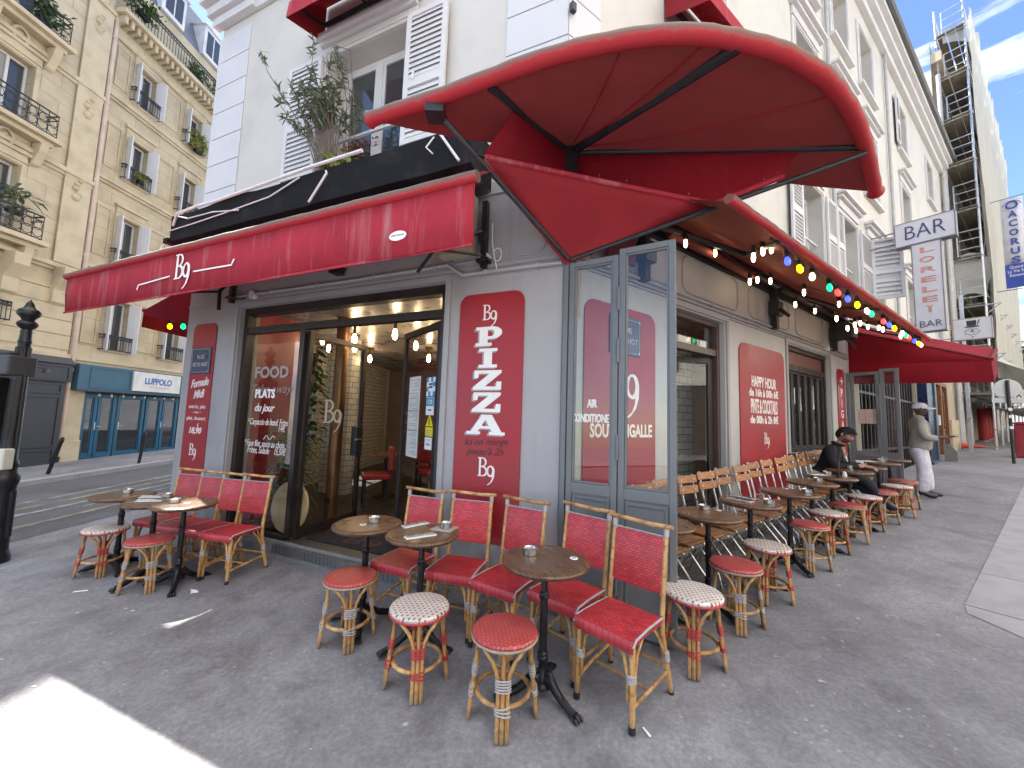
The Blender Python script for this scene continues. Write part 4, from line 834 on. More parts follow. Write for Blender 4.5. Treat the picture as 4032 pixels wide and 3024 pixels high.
m = MB(); m.grid(patch(FR(7.33, .02, W0), FR(7.33, 1.72, F0), FR(7.33, 1.72, F0 - .03), FR(7.33, .02, 2.75), 6, Rd * -.03)); m.grid(patch(FR(7.32, .02, 2.76), FR(7.32, 1.72, F0 - .02), FR(7.31, 1.735, V0), FR(7.31, .02, V0 + .06), 6, Rd * -.02)); m.build('side_cheek', AWND, t, thick=.008)
m = MB(); m.tube([FR(7.33, .02, W0 + .01), FR(7.33, 1.72, F0 + .01)], .022, 8); m.tube([FR(7.33, 1.725, F0), FR(8.15, 1.725, F0 + .25)], .03, 8); m.build('front_bar', AWNU, t)
def hood(nm, F, a0, a1, zw, zf, d, lab):
    t = place(nm, lab, 'awning', F((a0 + a1) / 2, 0, zw), 'small red hoods over first floor windows')
    m = MB(); m.grid([[F(a0, .02, zw + .25), F(a1, .02, zw + .25)], [F(a0, d, zf), F(a1, d, zf)]]); m.build('canvas', AWN, t, thick=.006)
    m = MB(); m.grid([[F(a0, d, zf), F(a1, d, zf)], [F(a0, d + .02, zf - .21), F(a1, d + .02, zf - .21)]]); m.build('valance', AWN, t, thick=.005)
    m = MB()
    for a in (a0, a1): m.poly([F(a, .02, zw + .25), F(a, d, zf), F(a, d + .02, zf - .21), F(a, .02, zw - .22)])
    m.build('side_cheek', AWNC, t, thick=.005)
    m = MB(); m.tube([F(a0, .03, zw), F(a1, .03, zw)], .024, 8); m.tube([F(a0 + .02, .03, zw), F(a0 + .02, d - .02, zf - .03)], .018, 8); m.tube([F(a1 - .02, .03, zw), F(a1 - .02, d - .02, zf - .03)], .018, 8); m.tube([F(a0 + .02, .03, zw), F(a0 + .02, .03, zw - .2)], .014, 6); m.tube([F((a0 + a1) / 2, .03, zw), F((a0 + a1) / 2, d - .02, zf - .03)], .012, 6)
    m.build('hood_frame', BLACKM, t)
hood('window_hood', FL, 1.7, 3.06, 6.24, 6.06, .48, 'small red hood awning over the window with the olive plant')
hood('window_hood', FR, 1.42, 2.95, 6.26, 6.0, .5, 'small red hood awning above the corner canopy on the long face')

# ------------------------------------------------------------------ glazed terrace screens
def screen(nm, p0, p1, h, lab, split, low, txt=False):
    p0, p1 = V(p0), V(p1); d = p1 - p0; d.z = 0; L_ = d.length; d.normalize(); t = place(nm, lab, 'glass screen', (p0 + p1) / 2, 'glazed folding terrace screens')
    F = Fr((p0.x, p0.y, 0), d, V((d.y, -d.x, 0))); z0 = gz(*((p0 + p1) / 2)[:2]) + .01; z1 = h
    m = MB(); m.box(F, -.045, -.005, -.03, .03, z0 - .02, z1); m.build('wall_post', SCRN, t, bevel=.003)
    e = 0
    for k, s_ in enumerate(split):
        a0, a1 = e, e + L_ * s_; e = a1; zz = z1 + (.04 if k else 0)
        m = MB(); frame(m, F, a0 + .004, a1 - .004, z0 + .02, zz, -.022, .022, .045, wb=.09); m.box(F, a0 + .049, a1 - .049, -.021, .021, z0 + low, z0 + low + .08)
        frame(m, F, a0 + .05, a1 - .05, z0 + low + .081, zz - .046, -.014, .014, .014); frame(m, F, a0 + .06, a1 - .06, z0 + .12, z0 + low - .02, -.018, .018, .018)
        fr = m.build('leaf_frame', SCRN, t, bevel=.003)
        m = MB(); m.box(F, a0 + .05, a1 - .05, -.008, .008, z0 + .1, z0 + low); m.build('lower_panel', SCRN, fr)
        m = MB(); m.box(F, a0 + .055, a1 - .055, -.004, .004, z0 + low + .085, zz - .05); m.build('glass_pane', GLASS, fr)
        if k:
            m = MB()
            for z in (z0 + .35, z0 + 1.3, z1 - .75, z1 - .35): m.tube([F(a0, .03, z - .09), F(a0, .03, z + .09)], .011, 8)
            m.build('hinge', SCRN, fr, smooth=True)
        if txt and k == 0:
            text('glass_lettering', 'AIR\nCONDITIONER', F, (a0 + a1) / 2, z0 + 1.56, .07, WHT, fr, b=-.006, dirx=1, fit=.33, sy=1.25, bold=.002, vertical=1.3)
            text('glass_lettering', 'AIR\nCONDITIONER', F, (a0 + a1) / 2, z0 + 1.56, .07, WHT, fr, b=.006, dirx=1, fit=.33, sy=1.25, bold=.002, vertical=1.3)
    return t, F, z0
screen('glass_screen', (.45, 3.07, 0), (1.15, 2.66, 0), 2.83, 'tall slate grey glazed screen reading AIR CONDITIONER at the near end of terrace', (.5, .5), .93, True)
a_, b_ = FR(7.2, .05, 0), FR(7.2, .72, 0)
t, F, z0 = screen('glass_screen', a_, b_, 2.6, 'slate grey glazed screen with taped menus at the far end of terrace', (.62, .38), .68)
for i, (a0, a1, lab, col) in enumerate(((.1, .2, 'cream printed sheet, left of three taped on the far screen', 'menu_paper_cream'), (.205, .31, 'cream printed sheet, middle of three taped on the far screen', 'menu_paper_cream'), (.315, .42, 'brown kraft sheet reading BISTROT, right of three on the far screen', 'kraft_paper'))):
    sheet(F, a0, a1, 1.66, 1.92, .006, mk(col, (.5, .4, .33) if i < 2 else (.4, .27, .2), .7), [(.1, .9, y, y + .025) for y in (.15, .25, .4, .5, .62, .72)] if i < 2 else [], lab)
text('kraft_lettering', 'BISTROT\nDU B9', F, .367, 1.79, .03, BLKL, [o for o in COL.objects if o.get('label', '').startswith('brown kraft')][0], b=.0085, fit=.08, rot=-.15)

# ------------------------------------------------------------------ festoon bulbs under the terrace awning
BC = {'blue': emit('blue_lamp_glass', (.02, .04, 1), .9, (.02, .03, .5)), 'yellow': emit('yellow_lamp_glass', (1, .8, 0), 1.0, (.7, .6, .02)), 'warm': emit('warm_white_lamp_glass', (1, .7, .38), 1.1, (.7, .5, .3)), 'green': emit('green_lamp_glass', (0, .8, .15), .7, (.02, .4, .1)), 'red': emit('red_lamp_glass', (1, .03, .03), .7, (.5, .03, .03))}
GLOW = emit('bright_warm_bulb', (1, .72, .42), 3)
seq = ['blue', 'yellow', 'warm', 'green', 'red']
CR = [1.66, 1.93, 2.23, 2.7, 2.94, 3.27, 3.61, 3.99, 4.18, 4.73, 5.0, 5.29, 5.75, 5.96, 6.16, 6.57, 6.86, 7.0]
t = place('coloured_string_light', 'string of coloured bulbs along the front edge of terrace awning', 'string light', FR(4.3, 1.03, 3.05))
m = MB(); pts = [FR(1.4, 1.0, 3.12)]; 
for i, a in enumerate(CR): pts += [FR(a - .02, 1.04, 3.07)]; pts += [FR((a + CR[i + 1]) / 2, 1.05, 3.02)] if i < len(CR) - 1 else []
m.tube(chaikin(pts, 1), .006, 5); m.build('cable', BLACKM, t)
def bulb(p, col, par, r=.03, tilt=(0, 0, -1), holder=True):
    d = V(tilt).normalized(); q = d.orthogonal().normalized(); F = Fr(p, q, d.cross(q), d)
    if holder: m = MB(); m.lathe([(.019, -.1), (.022, -.07), (.024, -.03), (.017, -.028)], (0, 0, 0), 10, F=F); m.build('lamp_holder', BLACKM, par, smooth=True)
    m = MB(); m.lathe([(.014, -.03), (r * .8, -.012), (r, .01), (r * .8, .034), (r * .35, .046), (.003, .048)], (0, 0, 0), 12, F=F); m.build('bulb', col, par, smooth=True)
for i, a in enumerate(CR): bulb(FR(a, 1.03, 2.985), BC[seq[i % 5]], t, .025, V((.15 * sin(i * 2), -.2, -1)))
WB = [(1.32, .3, 3.31), (1.88, .3, 3.37), (1.45, .85, 3.02), (1.64, .85, 3.13), (1.82, .85, 3.2), (2.66, .3, 3.24), (2.86, .3, 3.31), (3.22, .3, 3.38), (3.37, .6, 3.19), (3.99, .3, 3.23), (4.72, .3, 3.28), (4.26, .7, 3.2), (4.52, .6, 3.07), (4.98, .6, 3.01), (5.33, .6, 3.12), (5.61, .6, 3.19), (5.38, .6, 3.04), (6.01, .6, 3.2), (5.65, .8, 3.09), (5.87, .8, 3.1), (6.41, .9, 3.06)]
t = place('warm_string_light', 'string of bright warm bulbs under the terrace awning', 'string light', FR(3.6, .5, 3.2))
m = MB(); q = [WB[i] for i in (0, 1, 5, 6, 7, 9, 10, 12, 13, 16, 14, 15, 17, 20)]; m.tube(chaikin([FR(a, b, c + .09) for a, b, c in q], 2), .005, 5); m.tube([FR(*x[:2], x[2] + .09) for x in (WB[2], WB[3], WB[4])], .005, 5); m.tube([FR(*x[:2], x[2] + .09) for x in (WB[8], WB[11], WB[18], WB[19])], .005, 5); m.build('cable', BLACKM, t)
for x in WB: bulb(FR(*x), GLOW, t, .017)
t = place('side_street_string_light', 'yellow and green bulbs hanging under the side street awning', 'string light', HA(.5, .6, 2.75)); m = MB(); m.tube([HA(.1, .6, 2.83), HA(2, .6, 2.85)], .005, 5); m.build('cable', BLACKM, t)
bulb(HA(.25, .62, 2.74), BC['yellow'], t); bulb(HA(.05, .22, 2.7), BC['green'], t)
# ------------------------------------------------------------------ cafe furniture
def make_stool(white):
    t = thing('rattan_stool', '', 'stool'); H_ = .44; wrap = BINDR if white else BINDG
    m = MB(); R_ = .172; m.lathe([(R_ - .012, H_ - .036), (R_, H_ - .03), (R_ + .003, H_ - .018), (R_ - .004, H_ - .008), (R_ - .03, H_ - .002), (R_ * .5, H_), (.004, H_ + .001)], (0, 0, 0), 40)
    st = m.build('seat', W_WHT if white else W_RED, t, smooth=True)
    m = MB(); m.tube([(cos(2 * pi * i / 36) * (R_ - .002), sin(2 * pi * i / 36) * (R_ - .002), H_ - .036) for i in range(36)], .008, 8, closed=True); m.build('seat_edging', BINDR if white else CANEG, st, smooth=True)
    for k in range(4):
        a = pi / 4 + k * pi / 2; d = V((cos(a), sin(a), 0)); n = V((-sin(a), cos(a), 0)); m = MB()
        b0, tp = d * .178, d * .128 + V((0, 0, H_ - .04))
        L = lambda f, s=0: b0.lerp(tp, f) + n * s
        m.tube([L(0), L(.3), L(.6), L(.8), L(1)], [.0125, .012, .012, .0115, .0115], 8)
        for s in (-1, 1):
            pth = [L(0, s * .0245) , L(.25, s * .024), L(.5, s * .0235), L(.62, s * .025), L(.74, s * .035), L(.86, s * .056) + d * .004, L(.96, s * .088) + d * .006, L(1.0, s * .105) - d * .004]
            m.tube(pth, [.0115, .0105, .0105, .0105, .0105, .01, .01, .0095], 8)
        lg = m.build('leg', CANE, t, smooth=True)
        for f, h in ((.6, .048), (.33, .03)):
            m = MB()
            for j in range(5 if f > .5 else 3):
                z = f * (H_ - .04) - h / 2 + h * j / (4 if f > .5 else 2); c = L(z / (H_ - .04)); cr_ = 0 if f > .5 else (.006 if j != 1 else -.002) * (1 if j else -1)
                m.tube([c + n * .038 * cos(q) + d * .0155 * sin(q) + V((0, 0, cr_ * cos(q))) for q in [2 * pi * i / 12 for i in range(12)]], .0042, 6, closed=True)
            m.build('cord_binding', wrap, lg, smooth=True)
    m = MB(); m.tube([(cos(2 * pi * i / 32) * .138, sin(2 * pi * i / 32) * .138, .135) for i in range(32)], .0115, 8, closed=True); m.build('foot_ring', CANE, t, smooth=True)
    return t
def make_chair():
    t = thing('rattan_chair', '', 'chair'); H_ = .435; w = .178; dp = .175
    m = MB(); prof = lambda y: H_ + .004 - .012 * ((y - .02) / dp) ** 2 * (1 if y > .02 else .2)
    rows = []
    ys = [-dp, -dp * .5, 0, dp * .5, dp * .8, dp * .95, dp, dp, dp - .005]
    for i, y in enumerate(ys):
        z = prof(y); 
        if i == 6: z -= .012
        if i == 7: z -= .045
        if i == 8: z -= .06
        ww = w - .012 * (1 - (y + dp) / (2 * dp))
        rows.append([V((x * ww, y, z)) for x in (-1, -.6, -.2, .2, .6, 1)])
    m.grid(rows); m.grid([[r_[0] for r_ in rows[:7]], [r_[0] - V((0, 0, .03)) for r_ in rows[:7]]]); m.grid([[r_[-1] for r_ in rows[:7]], [r_[-1] - V((0, 0, .03)) for r_ in rows[:7]]])
    m.box(ID, -w + .006, w - .006, -dp + .004, dp - .012, H_ - .03, H_ - .02)
    seat = m.build('seat', W_SEAT, t, smooth=True)
    m = MB()
    for s in (-1, 1): m.tube([V((s * (w - .008), -dp, H_ - .004)), V((s * (w - .004), 0, H_ + .001)), V((s * w, dp * .85, H_ - .004)), V((s * w, dp, H_ - .03))], .0065, 6)
    m.build('side_edging', BINDG, seat, smooth=True)
    back = lambda z: -dp - .004 - max(0, z - .4) * .14
    for s in (-1, 1):
        m = MB(); x = s * (w - .012)
        m.tube([V((s * (w + .012), -dp - .075, 0)), V((s * (w + .004), -dp - .045, .14)), V((x, -dp - .012, .34)), V((x, back(.45), .45)), V((x, back(.68), .68)), V((x, back(.905), .905))], [.0145, .0145, .015, .015, .0145, .0135], 8)
        m.tube([V((s * (w + .004) - s * .016, -dp - .04, .15)), V((x - s * .01, -dp - .012, .3)), V((x - s * .06, -dp, H_ - .025))], .008, 6)
        m.tube([V((s * (w + .002), -dp - .034, .2)), V((x, -dp + .03, .33)), V((x, -dp + .1, H_ - .03))], .008, 6)
        rl = m.build('rear_leg', CANE, t, smooth=True)
        m = MB(); m.tube([V((x, back(.86), .86)), V((x, back(.9), .9))], .0165, 10); m.build('cord_binding', BINDG, rl, smooth=True); m = MB(); m.tube([V((s * (w + .003), -dp - .035, .2)), V((s * (w + .001), -dp - .026, .25))], .018, 10); m.build('cord_binding', BINDG, rl, smooth=True)
        m = MB(); m.tube([V((s * (w + .012), -dp - .076, 0)), V((s * (w + .011), -dp - .07, .028))], .0165, 10); m.build('rubber_foot', BLACKM, rl)
        m = MB(); y = dp - .03; x = s * (w - .02)
        m.tube([V((x + s * .006, y + .012, 0)), V((x + s * .003, y + .006, .2)), V((x, y, H_ - .03))], [.0145, .015, .015], 8)
        m.tube([V((x - s * .02, y + .008, .13)), V((x - s * .021, y + .006, .24)), V((x - s * .045, y + .004, .34)), V((x - s * .105, y, H_ - .03))], .009, 6)
        m.tube([V((x + s * .003, y - .018, .13)), V((x + s * .002, y - .02, .24)), V((x, y - .05, .34)), V((x, y - .11, H_ - .03))], .009, 6)
        fl = m.build('front_leg', CANE, t, smooth=True)
        m = MB()
        for j in range(4): m.tube([V((x + s * .002 - s * .008 + .021 * cos(q), y - .001 + .021 * sin(q), .225 + j * .011)) for q in [2 * pi * i / 12 for i in range(12)]], .0058, 6, closed=True)
        m.build('cord_binding', BINDG, fl, smooth=True)
        m = MB(); m.tube([V((x + s * .006, y + .0125, 0)), V((x + s * .0055, y + .0115, .03))], .018, 10); m.build('rubber_foot', BLACKM, fl)
        m = MB(); m.tube([V((s * (w + .004), -dp - .045, .14)), V((s * (w - .005), 0, .125)), V((x + s * .004, y, .11))], .0095, 8); m.build('side_stretcher', CANE, t, smooth=True)
    m = MB(); m.tube([V((-w, -.02, .125)), V((w, -.02, .125))], .009, 8); m.tube([V((-w, -dp - .04, .165)), V((w, -dp - .04, .165))], .009, 8); m.build('cross_stretcher', CANE, t, smooth=True)
    m = MB(); z = .915; m.tube([V((-w - .025, back(z), z + .002)), V((-w * .4, back(z), z - .004)), V((w * .3, back(z), z)), V((w + .025, back(z), z + .004))], [.0125, .014, .0125, .014], 8); m.build('top_rail', CANE, t, smooth=True)
    m = MB(); bw = w - .024; rows = []
    for z in (.545, .56, .7, .84, .852):
        e = .006 if z in (.545, .852) else 0
        rows.append([V((x * bw, back(z) + .006 + .004 * cos(x * 1.5) - e, z)) for x in (-1, -.5, 0, .5, 1)])
    m.grid(rows); m.grid([[p - V((0, .012, 0)) for p in r_] for r_ in rows]); bk = m.build('backrest', W_BACK, t, smooth=True)
    m = MB()
    for s in (-1, 1): m.tube([V((s * bw, back(.545), .54)), V((s * bw, back(.856), .856))], .007, 6)
    m.tube([V((-bw, back(.86), .858)), V((bw, back(.86), .858))], .005, 6); m.build('back_edging', BINDG, bk, smooth=True)
    return t
def make_table():
    t = thing('bistro_table', '', 'table'); R_ = .252
    m = MB(); m.lathe([(R_ - .045, .7), (R_ - .02, .703), (R_ - .012, .71), (R_ - .003, .716), (R_, .724), (R_ - .004, .733), (R_ - .012, .736), (R_ - .016, .7395), (R_ - .03, .74), (.004, .7402)], (0, 0, 0), 56); m.build('tabletop', TABW, t, smooth=True)
    m = MB(); m.lathe([(.05, .69), (.055, .7), (.02, .688), (.02, .56), (.026, .555), (.028, .545), (.023, .538), (.029, .53), (.027, .52), (.0205, .515), (.021, .34), (.0225, .24), (.028, .235), (.03, .222), (.024, .215), (.031, .205), (.03, .19), (.023, .18), (.026, .13), (.04, .115), (.048, .1), (.046, .085), (.056, .075), (.058, .06), (.03, .05), (.02, .03)], (0, 0, 0), 16)
    for k in range(8): a = k * pi / 4; m.tube([V((cos(a) * .0195, sin(a) * .0195, .35)), V((cos(a) * .0195, sin(a) * .0195, .51))], .004, 5)
    m.box(ID, -.13, .13, -.015, .015, .69, .7); m.box(ID, -.0149, .0149, -.13, .13, .6895, .6995); m.build('column', CASTI, t, smooth=True)
    for k in range(3):
        a = .3 + k * 2 * pi / 3; d = V((cos(a), sin(a), 0)); n_ = V((-sin(a), cos(a), 0)); Z = V((0, 0, 1)); m = MB()
        m.tube([d * .02 + Z * .1, d * .06 + Z * .105, d * .1 + Z * .075, d * .15 + Z * .045, d * .2 + Z * .03, d * .235 + Z * .022], [.03, .03, .024, .021, .02, .022], 10)
        m.tube([d * .03 + Z * .135, d * .055 + Z * .14, d * .07 + Z * .12, d * .06 + Z * .105], [.012, .015, .014, .01], 8)
        m.tube([d * .12 + Z * .07, d * .16 + Z * .06, d * .2 + Z * .045, d * .24 + Z * .04], [.006, .012, .01, .006], 6)
        for s in (-1, 0, 1): m.tube([d * .225 + n_ * s * .013 + Z * .022, d * .255 + n_ * s * .019 + Z * .02, d * .268 + n_ * s * .02 + Z * .008], [.013, .0115, .008], 8)
        m.build('claw_foot', CASTI, t, smooth=True)
    return t
def make_bench():
    t = thing('folding_chair', '', 'chair'); w = .166
    F = ID
    for i, (z, y) in enumerate(((.885, -.185), (.79, -.165))):
        m = MB(); q = Fr((0, y, z), (1, 0, 0), V((0, .98, .2)), V((0, -.2, .98))); m.box(q, -w, w, -.008, .008, -.038, .038); sl = m.build('back_slat', SLATW, t, bevel=.006)
        for x in (-.11, .11): m = MB(); m.tube([q(x, .008, 0), q(x, .012, 0)], .009, 8); m.build('bolt_head', STEEL, sl)
    for y in (-.12, -.055, .01, .075, .14): m = MB(); m.box(F, -w, w, y - .029, y + .029, .425 + .004 * (y > 0), .443 + .004 * (y > 0)); m.build('seat_slat', SLATW, t, bevel=.005)
    for s in (-1, 1):
        m = MB(); x = s * .11
        m.tube([V((x, -.2, .93)), V((x, -.18, .82)), V((x, -.155, .7)), V((x, -.13, .6)), V((x, -.12, .5)), V((x, -.08, .4)), V((x, .05, .25)), V((x, .17, .12)), V((x, .2, .0))], .011, 8)
        m.tube([V((x * .86, .16, .415)), V((x * .86, .02, .36)), V((x * .86, -.1, .2)), V((x * .86, -.19, .1)), V((x * .86, -.21, 0))], .011, 8); m.build('steel_frame', STEEL, t, smooth=True)
    for p_, q_, r_ in (((-.11, -.125, .56), (.11, -.125, .56), .006), ((-.11, .195, .03), (.11, .195, .03), .007), ((-.095, -.2, .05), (.095, -.2, .05), .007)): m = MB(); m.tube([V(p_), V(q_)], r_, 6); m.build('cross_bar', STEEL, t, smooth=True)
    m = MB(); m.box(F, -w, w, .142, .155, .395, .42); m.build('seat_rail', STEEL, t)
    return t
S_R, S_W, CH, TB, BN = make_stool(False), make_stool(True), make_chair(), make_table(), make_bench()
used = set()
def put(src, x, y, rz, label, group, dz=0):
    p = (x, y, gz(x, y) + dz)
    if src.name in used: return dup(src, p, rz, label, group)
    used.add(src.name); src.location = p; src.rotation_euler = (0, 0, rz); src['label'] = label; src['group'] = group; return src
GS, GC, GT, GB_ = 'rattan stools on the terrace', 'red rattan chairs by the entrance', 'round bistro tables on the terrace', 'slatted folding chairs along the wall'
for x, y, wht, rz, lab in [(.006, 2.15, 0, .12, 'red woven stool in front of the nearest table, middle of the view'), (-.506, 2.4, 1, .15, 'white stool with red checks in front of the entrance table'), (-1.09, 2.816, 0, .2, 'red woven stool before the table nearest the step'),
    (-4.0, 3.95, 1, .1, 'white checked stool at the far left tables beside lamp post'), (-3.25, 3.62, 0, .3, 'red woven stool at the far left group of tables')]: put(S_W if wht else S_R, x, y, atan2(-y, -x) - pi / 4 + rz - .12, lab, GS)
ORD = ['first', 'second', 'third', 'fourth', 'fifth', 'sixth', 'seventh', 'eighth', 'ninth', 'tenth']
for i, (x, y) in enumerate([(1.2, 2.55), (1.72, 2.98), (2.21, 3.36), (3.01, 3.95), (3.55, 4.36), (4.07, 4.7), (4.64, 5.1), (5.14, 5.4), (5.7, 5.73), (6.2, 6.13)]):
    c = 'white checked' if i % 2 == 0 and i < 3 or i in (4, 6, 8) else 'red woven'
    put(S_W if c[0] == 'w' else S_R, x, y, atan2(-y, -x) - pi / 4 + .2 * sin(i * 2.2), '%s stool, %s from the glass screen along the bench row' % (c, ORD[i]), GS)
for x, y, rz, lab in [(-.8, 3.12, 157, 'red chair at the doorway, left end of the front row'), (-.36, 2.97, 164, 'red chair before the PIZZA pillar, second of front row'), (.0, 2.76, 147, 'red chair third of front row, partly behind the round table'), (.395, 2.57, 138, 'red chair fourth of front row, back against the glass screen'), (.64, 2.25, 135, 'nearest red chair, right end of front row by screen edge'),
    (-3.74, 4.3, 168, 'red chair leftmost of the four under the Formule Midi panel'), (-3.31, 4.1, 168, 'second red chair from the left under the FOOD window'), (-2.99, 3.97, 166, 'third red chair from the left under the FOOD window'), (-2.68, 3.86, 167, 'red chair beside the entrance step, right of the four')]: put(CH, x, y, radians(rz), lab, GC)
TABS = dict(F1=(-1.06, 2.995), F2=(-.589, 2.765), F3=(.224, 2.285), L1=(-3.93, 4.02), L2=(-3.363, 3.757), L3=(-3.0, 3.655), R1=(1.15, 2.98), R2=(1.63, 3.2), R3=(2.21, 3.58), R4=(2.85, 3.97), R5=(3.46, 4.46), R6=(3.97, 4.79), R7=(4.55, 5.21), R8=(5.08, 5.58), R9=(5.65, 5.95), R10=(6.16, 6.29))
TLAB = dict(F1='bistro table nearest the entrance step with one ashtray', F2='bistro table laid with cutlery in front of the entrance', F3='nearest bistro table, with ashtray and coaster, by glass screen', L1='far left bistro table standing closest to the street', L2='far left bistro table in the middle, laid with cutlery', L3='far left bistro table standing nearest the entrance',
    R1='bistro table half hidden behind the glass screen edge', R2='first full bistro table right of the glass screen', R3='bistro table with upturned glasses, second right of screen', R4='bistro table third right of the glass screen', R5='bistro table fourth right of the glass screen', R6='bistro table with a black bottle and white salt pot', R7='bistro table with a tin, just before the seated man', R8='bistro table with coffee cup in front of the seated man', R9='bistro table with small glass jugs beyond the seated man', R10='last bistro table next to the far screen')
for i, (k_, (x, y)) in enumerate(TABS.items()): put(TB, x, y, .5 + i * .9 if k_ != 'F3' else -1.15, TLAB[k_], GT)
for i in range(17):
    a = .47 + i * .367 - .004 * i; p = FR(a, .33 + .015 * sin(i * 2.3), 0)
    put(BN, p.x, p.y, atan2(-Rn.x, Rn.y) + .03 * sin(i * 3.1), 'slatted folding chair number %d counted along the wall from the glass screen' % (i + 1) if 0 else 'slatted wooden folding chair, %s along the wall from the screen' % ['first', 'second', 'third', 'fourth', 'fifth', 'sixth', 'seventh', 'eighth', 'ninth', 'tenth', 'eleventh', 'twelfth', 'thirteenth', 'fourteenth', 'fifteenth', 'sixteenth', 'last'][i], GB_)
# ------------------------------------------------------------------ things on the tables
TOPZ = .741
def tz(x, y):
    k_ = min(TABS, key=lambda q: (TABS[q][0] - x) ** 2 + (TABS[q][1] - y) ** 2); return gz(*TABS[k_]) + TOPZ, k_
WHERE = dict(F1='nearest the entrance step', F2='laid with cutlery by the entrance', F3='nearest to the viewer', L1='closest to the street at far left', L2='in the middle of the far left group', L3='nearest the entrance in the left group', R1='behind the screen', R2='just right of the glass screen', R3='with upturned glasses', R4='third right of the screen', R5='fourth right of the screen', R6='with the black bottle', R7='before the seated man', R8='of the seated man', R9='with glass jugs', R10='next to the far screen')
def small(nm, cat, x, y, lab, builder, mats, grp=None, smooth=True):
    z, k_ = tz(x, y); m = MB(); builder(m); o = m.build(nm, mats, smooth=smooth); o.location = (x, y, z); tag(o, lab % WHERE[k_] if '%s' in lab else lab, cat, grp); return o
def ash(m):
    m.lathe([(.04, 0), (.043, .002), (.043, .034), (.045, .036), (.041, .037), (.039, .034), (.038, .006), (.004, .004)], (0, 0, 0), 24)
ash_me = None
for x, y in [(-1.02, 3.02), (.14, 2.34), (-3.97, 4.1), (-3.38, 3.9), (-3.09, 3.65), (1.66, 3.32), (2.33, 3.5), (2.99, 3.92), (3.6, 4.54), (4.07, 4.98), (5.17, 5.68), (5.85, 6.1)]:
    o = small('ashtray', 'ashtray', x, y, 'round steel ashtray on the table %s', ash, STEEL, 'steel ashtrays on the tables')
z, _ = tz(-.44, 2.89)
m = MB(); m.lathe([(.04, 0), (.043, .002), (.043, .034), (.045, .036), (.041, .037), (.039, .034), (.038, .006), (.004, .004)], (0, 0, 0), 24); o = m.build('ashtray', STEEL, smooth=True); o.location = (-.445, 2.865, z + .006); tag(o, 'round steel ashtray standing on the folded paper menu', 'ashtray', 'steel ashtrays on the tables')
for x, y in [(-1.07, 2.93), (.39, 2.29), (-.66, 2.63), (-2.96, 3.63), (1.77, 3.3), (2.92, 4.12)]:
    o = small('coaster', 'coaster', x, y, 'small white printed coaster on the table %s', lambda m: m.lathe([(.023, .0005), (.024, .001), (.023, .003)], (0, 0, 0), 20), PAPER, 'white coasters on the tables')
    m = MB(); m.box(ID, -.012, .012, -.006, .006, .0032, .004); m.build('printed_mark', NAVYL, o)
def cutlery(x, y, rz, lab):
    z, k_ = tz(x, y); t = thing('cutlery_set', lab, 'cutlery', (x, y, z), rz, 'napkins with cutlery on the tables')
    m = MB(); m.prism([(-.035, -.1, .001), (.035, -.11, .001), (.04, .1, .001), (-.03, .11, .001)], (0, 0, .003)); m.prism([(-.035, -.1, .0045), (.0, -.105, .0045), (.0, .108, .0045), (-.03, .11, .0045)], (0, 0, .003)); m.build('napkin', PAPER, t)
    m = MB(); m.tube([(-.012, -.1, .011), (-.012, .0, .011), (-.012, .02, .011)], [.005, .004, .003], 6); m.box(ID, -.018, -.007, .02, .12, .0095, .012); m.build('knife', STEEL, t, smooth=True)
    m = MB(); m.tube([(.01, -.1, .011), (.008, .03, .011), (.008, .05, .012)], [.005, .0035, .003], 6); m.box(ID, .0, .016, .05, .07, .0105, .0125)
    for i in range(4): m.box(ID, .0 + i * .0045, .0025 + i * .0045, .07, .115, .0105, .0125)
    m.build('fork', STEEL, t, smooth=True)
cutlery(-.68, 2.93, -.75, 'napkin with knife and fork on the entrance table, farther setting'); cutlery(-.58, 2.665, -.95, 'napkin with knife and fork on the entrance table, nearer setting')
cutlery(-3.5, 3.88, -1.3, 'napkin with cutlery on middle left table, farther setting'); cutlery(-3.38, 3.72, -1.3, 'napkin with cutlery on middle left table, nearer setting')
cutlery(2.25, 3.74, .5, 'napkin with cutlery beside upturned glasses, farther setting'); cutlery(2.13, 3.6, .6, 'napkin with cutlery beside upturned glasses, nearer setting')
z, _ = tz(-.47, 2.85); t = thing('paper_menu', 'folded grey paper menu reading BISTROT under the ashtray', 'menu', (-.45, 2.845, z), -.35)
m = MB(); m.prism([(-.085, -.07, .001), (.075, -.065, .001), (.08, .07, .001), (-.08, .075, .001)], (0, 0, .002)); m.prism([(-.085, -.07, .0031), (.07, -.06, .0035), (.075, .068, .006), (-.08, .072, .0031)], (0, 0, .0015)); pm = m.build('paper', mk('grey_recycled_paper', (.38, .35, .3), .8), t)
_text('menu_lettering', 'BISTROT', Fr((0, 0, 0), (1, 0, 0), (0, 0, 1), (0, 1, 0)), -.03, .035, .03, GREYL, t, b=.0075, fit=.09)
WG = glassmat('drinking_glass', (.93, .95, .96), 1.6)
def goblet(m): m.lathe([(.028, .0), (.034, .045), (.03, .07), (.008, .085), (.006, .115), (.026, .12), (.004, .122)], (0, 0, 0), 16)
for x, y, l in ((2.3, 3.58, 'left'), (2.37, 3.63, 'right')): small('upturned_glass', 'glass', x, y, 'upturned stemmed glass, %s one of the pair near steel ashtray' % l, goblet, WG, 'upturned glasses')
small('black_bottle', 'bottle', 4.0, 4.72, 'slim black bottle standing upright on a bistro table', lambda m: m.lathe([(.03, 0), (.03, .012), (.011, .02), (.01, .19), (.006, .2), (.004, .201)], (0, 0, 0), 14), BLACKM)
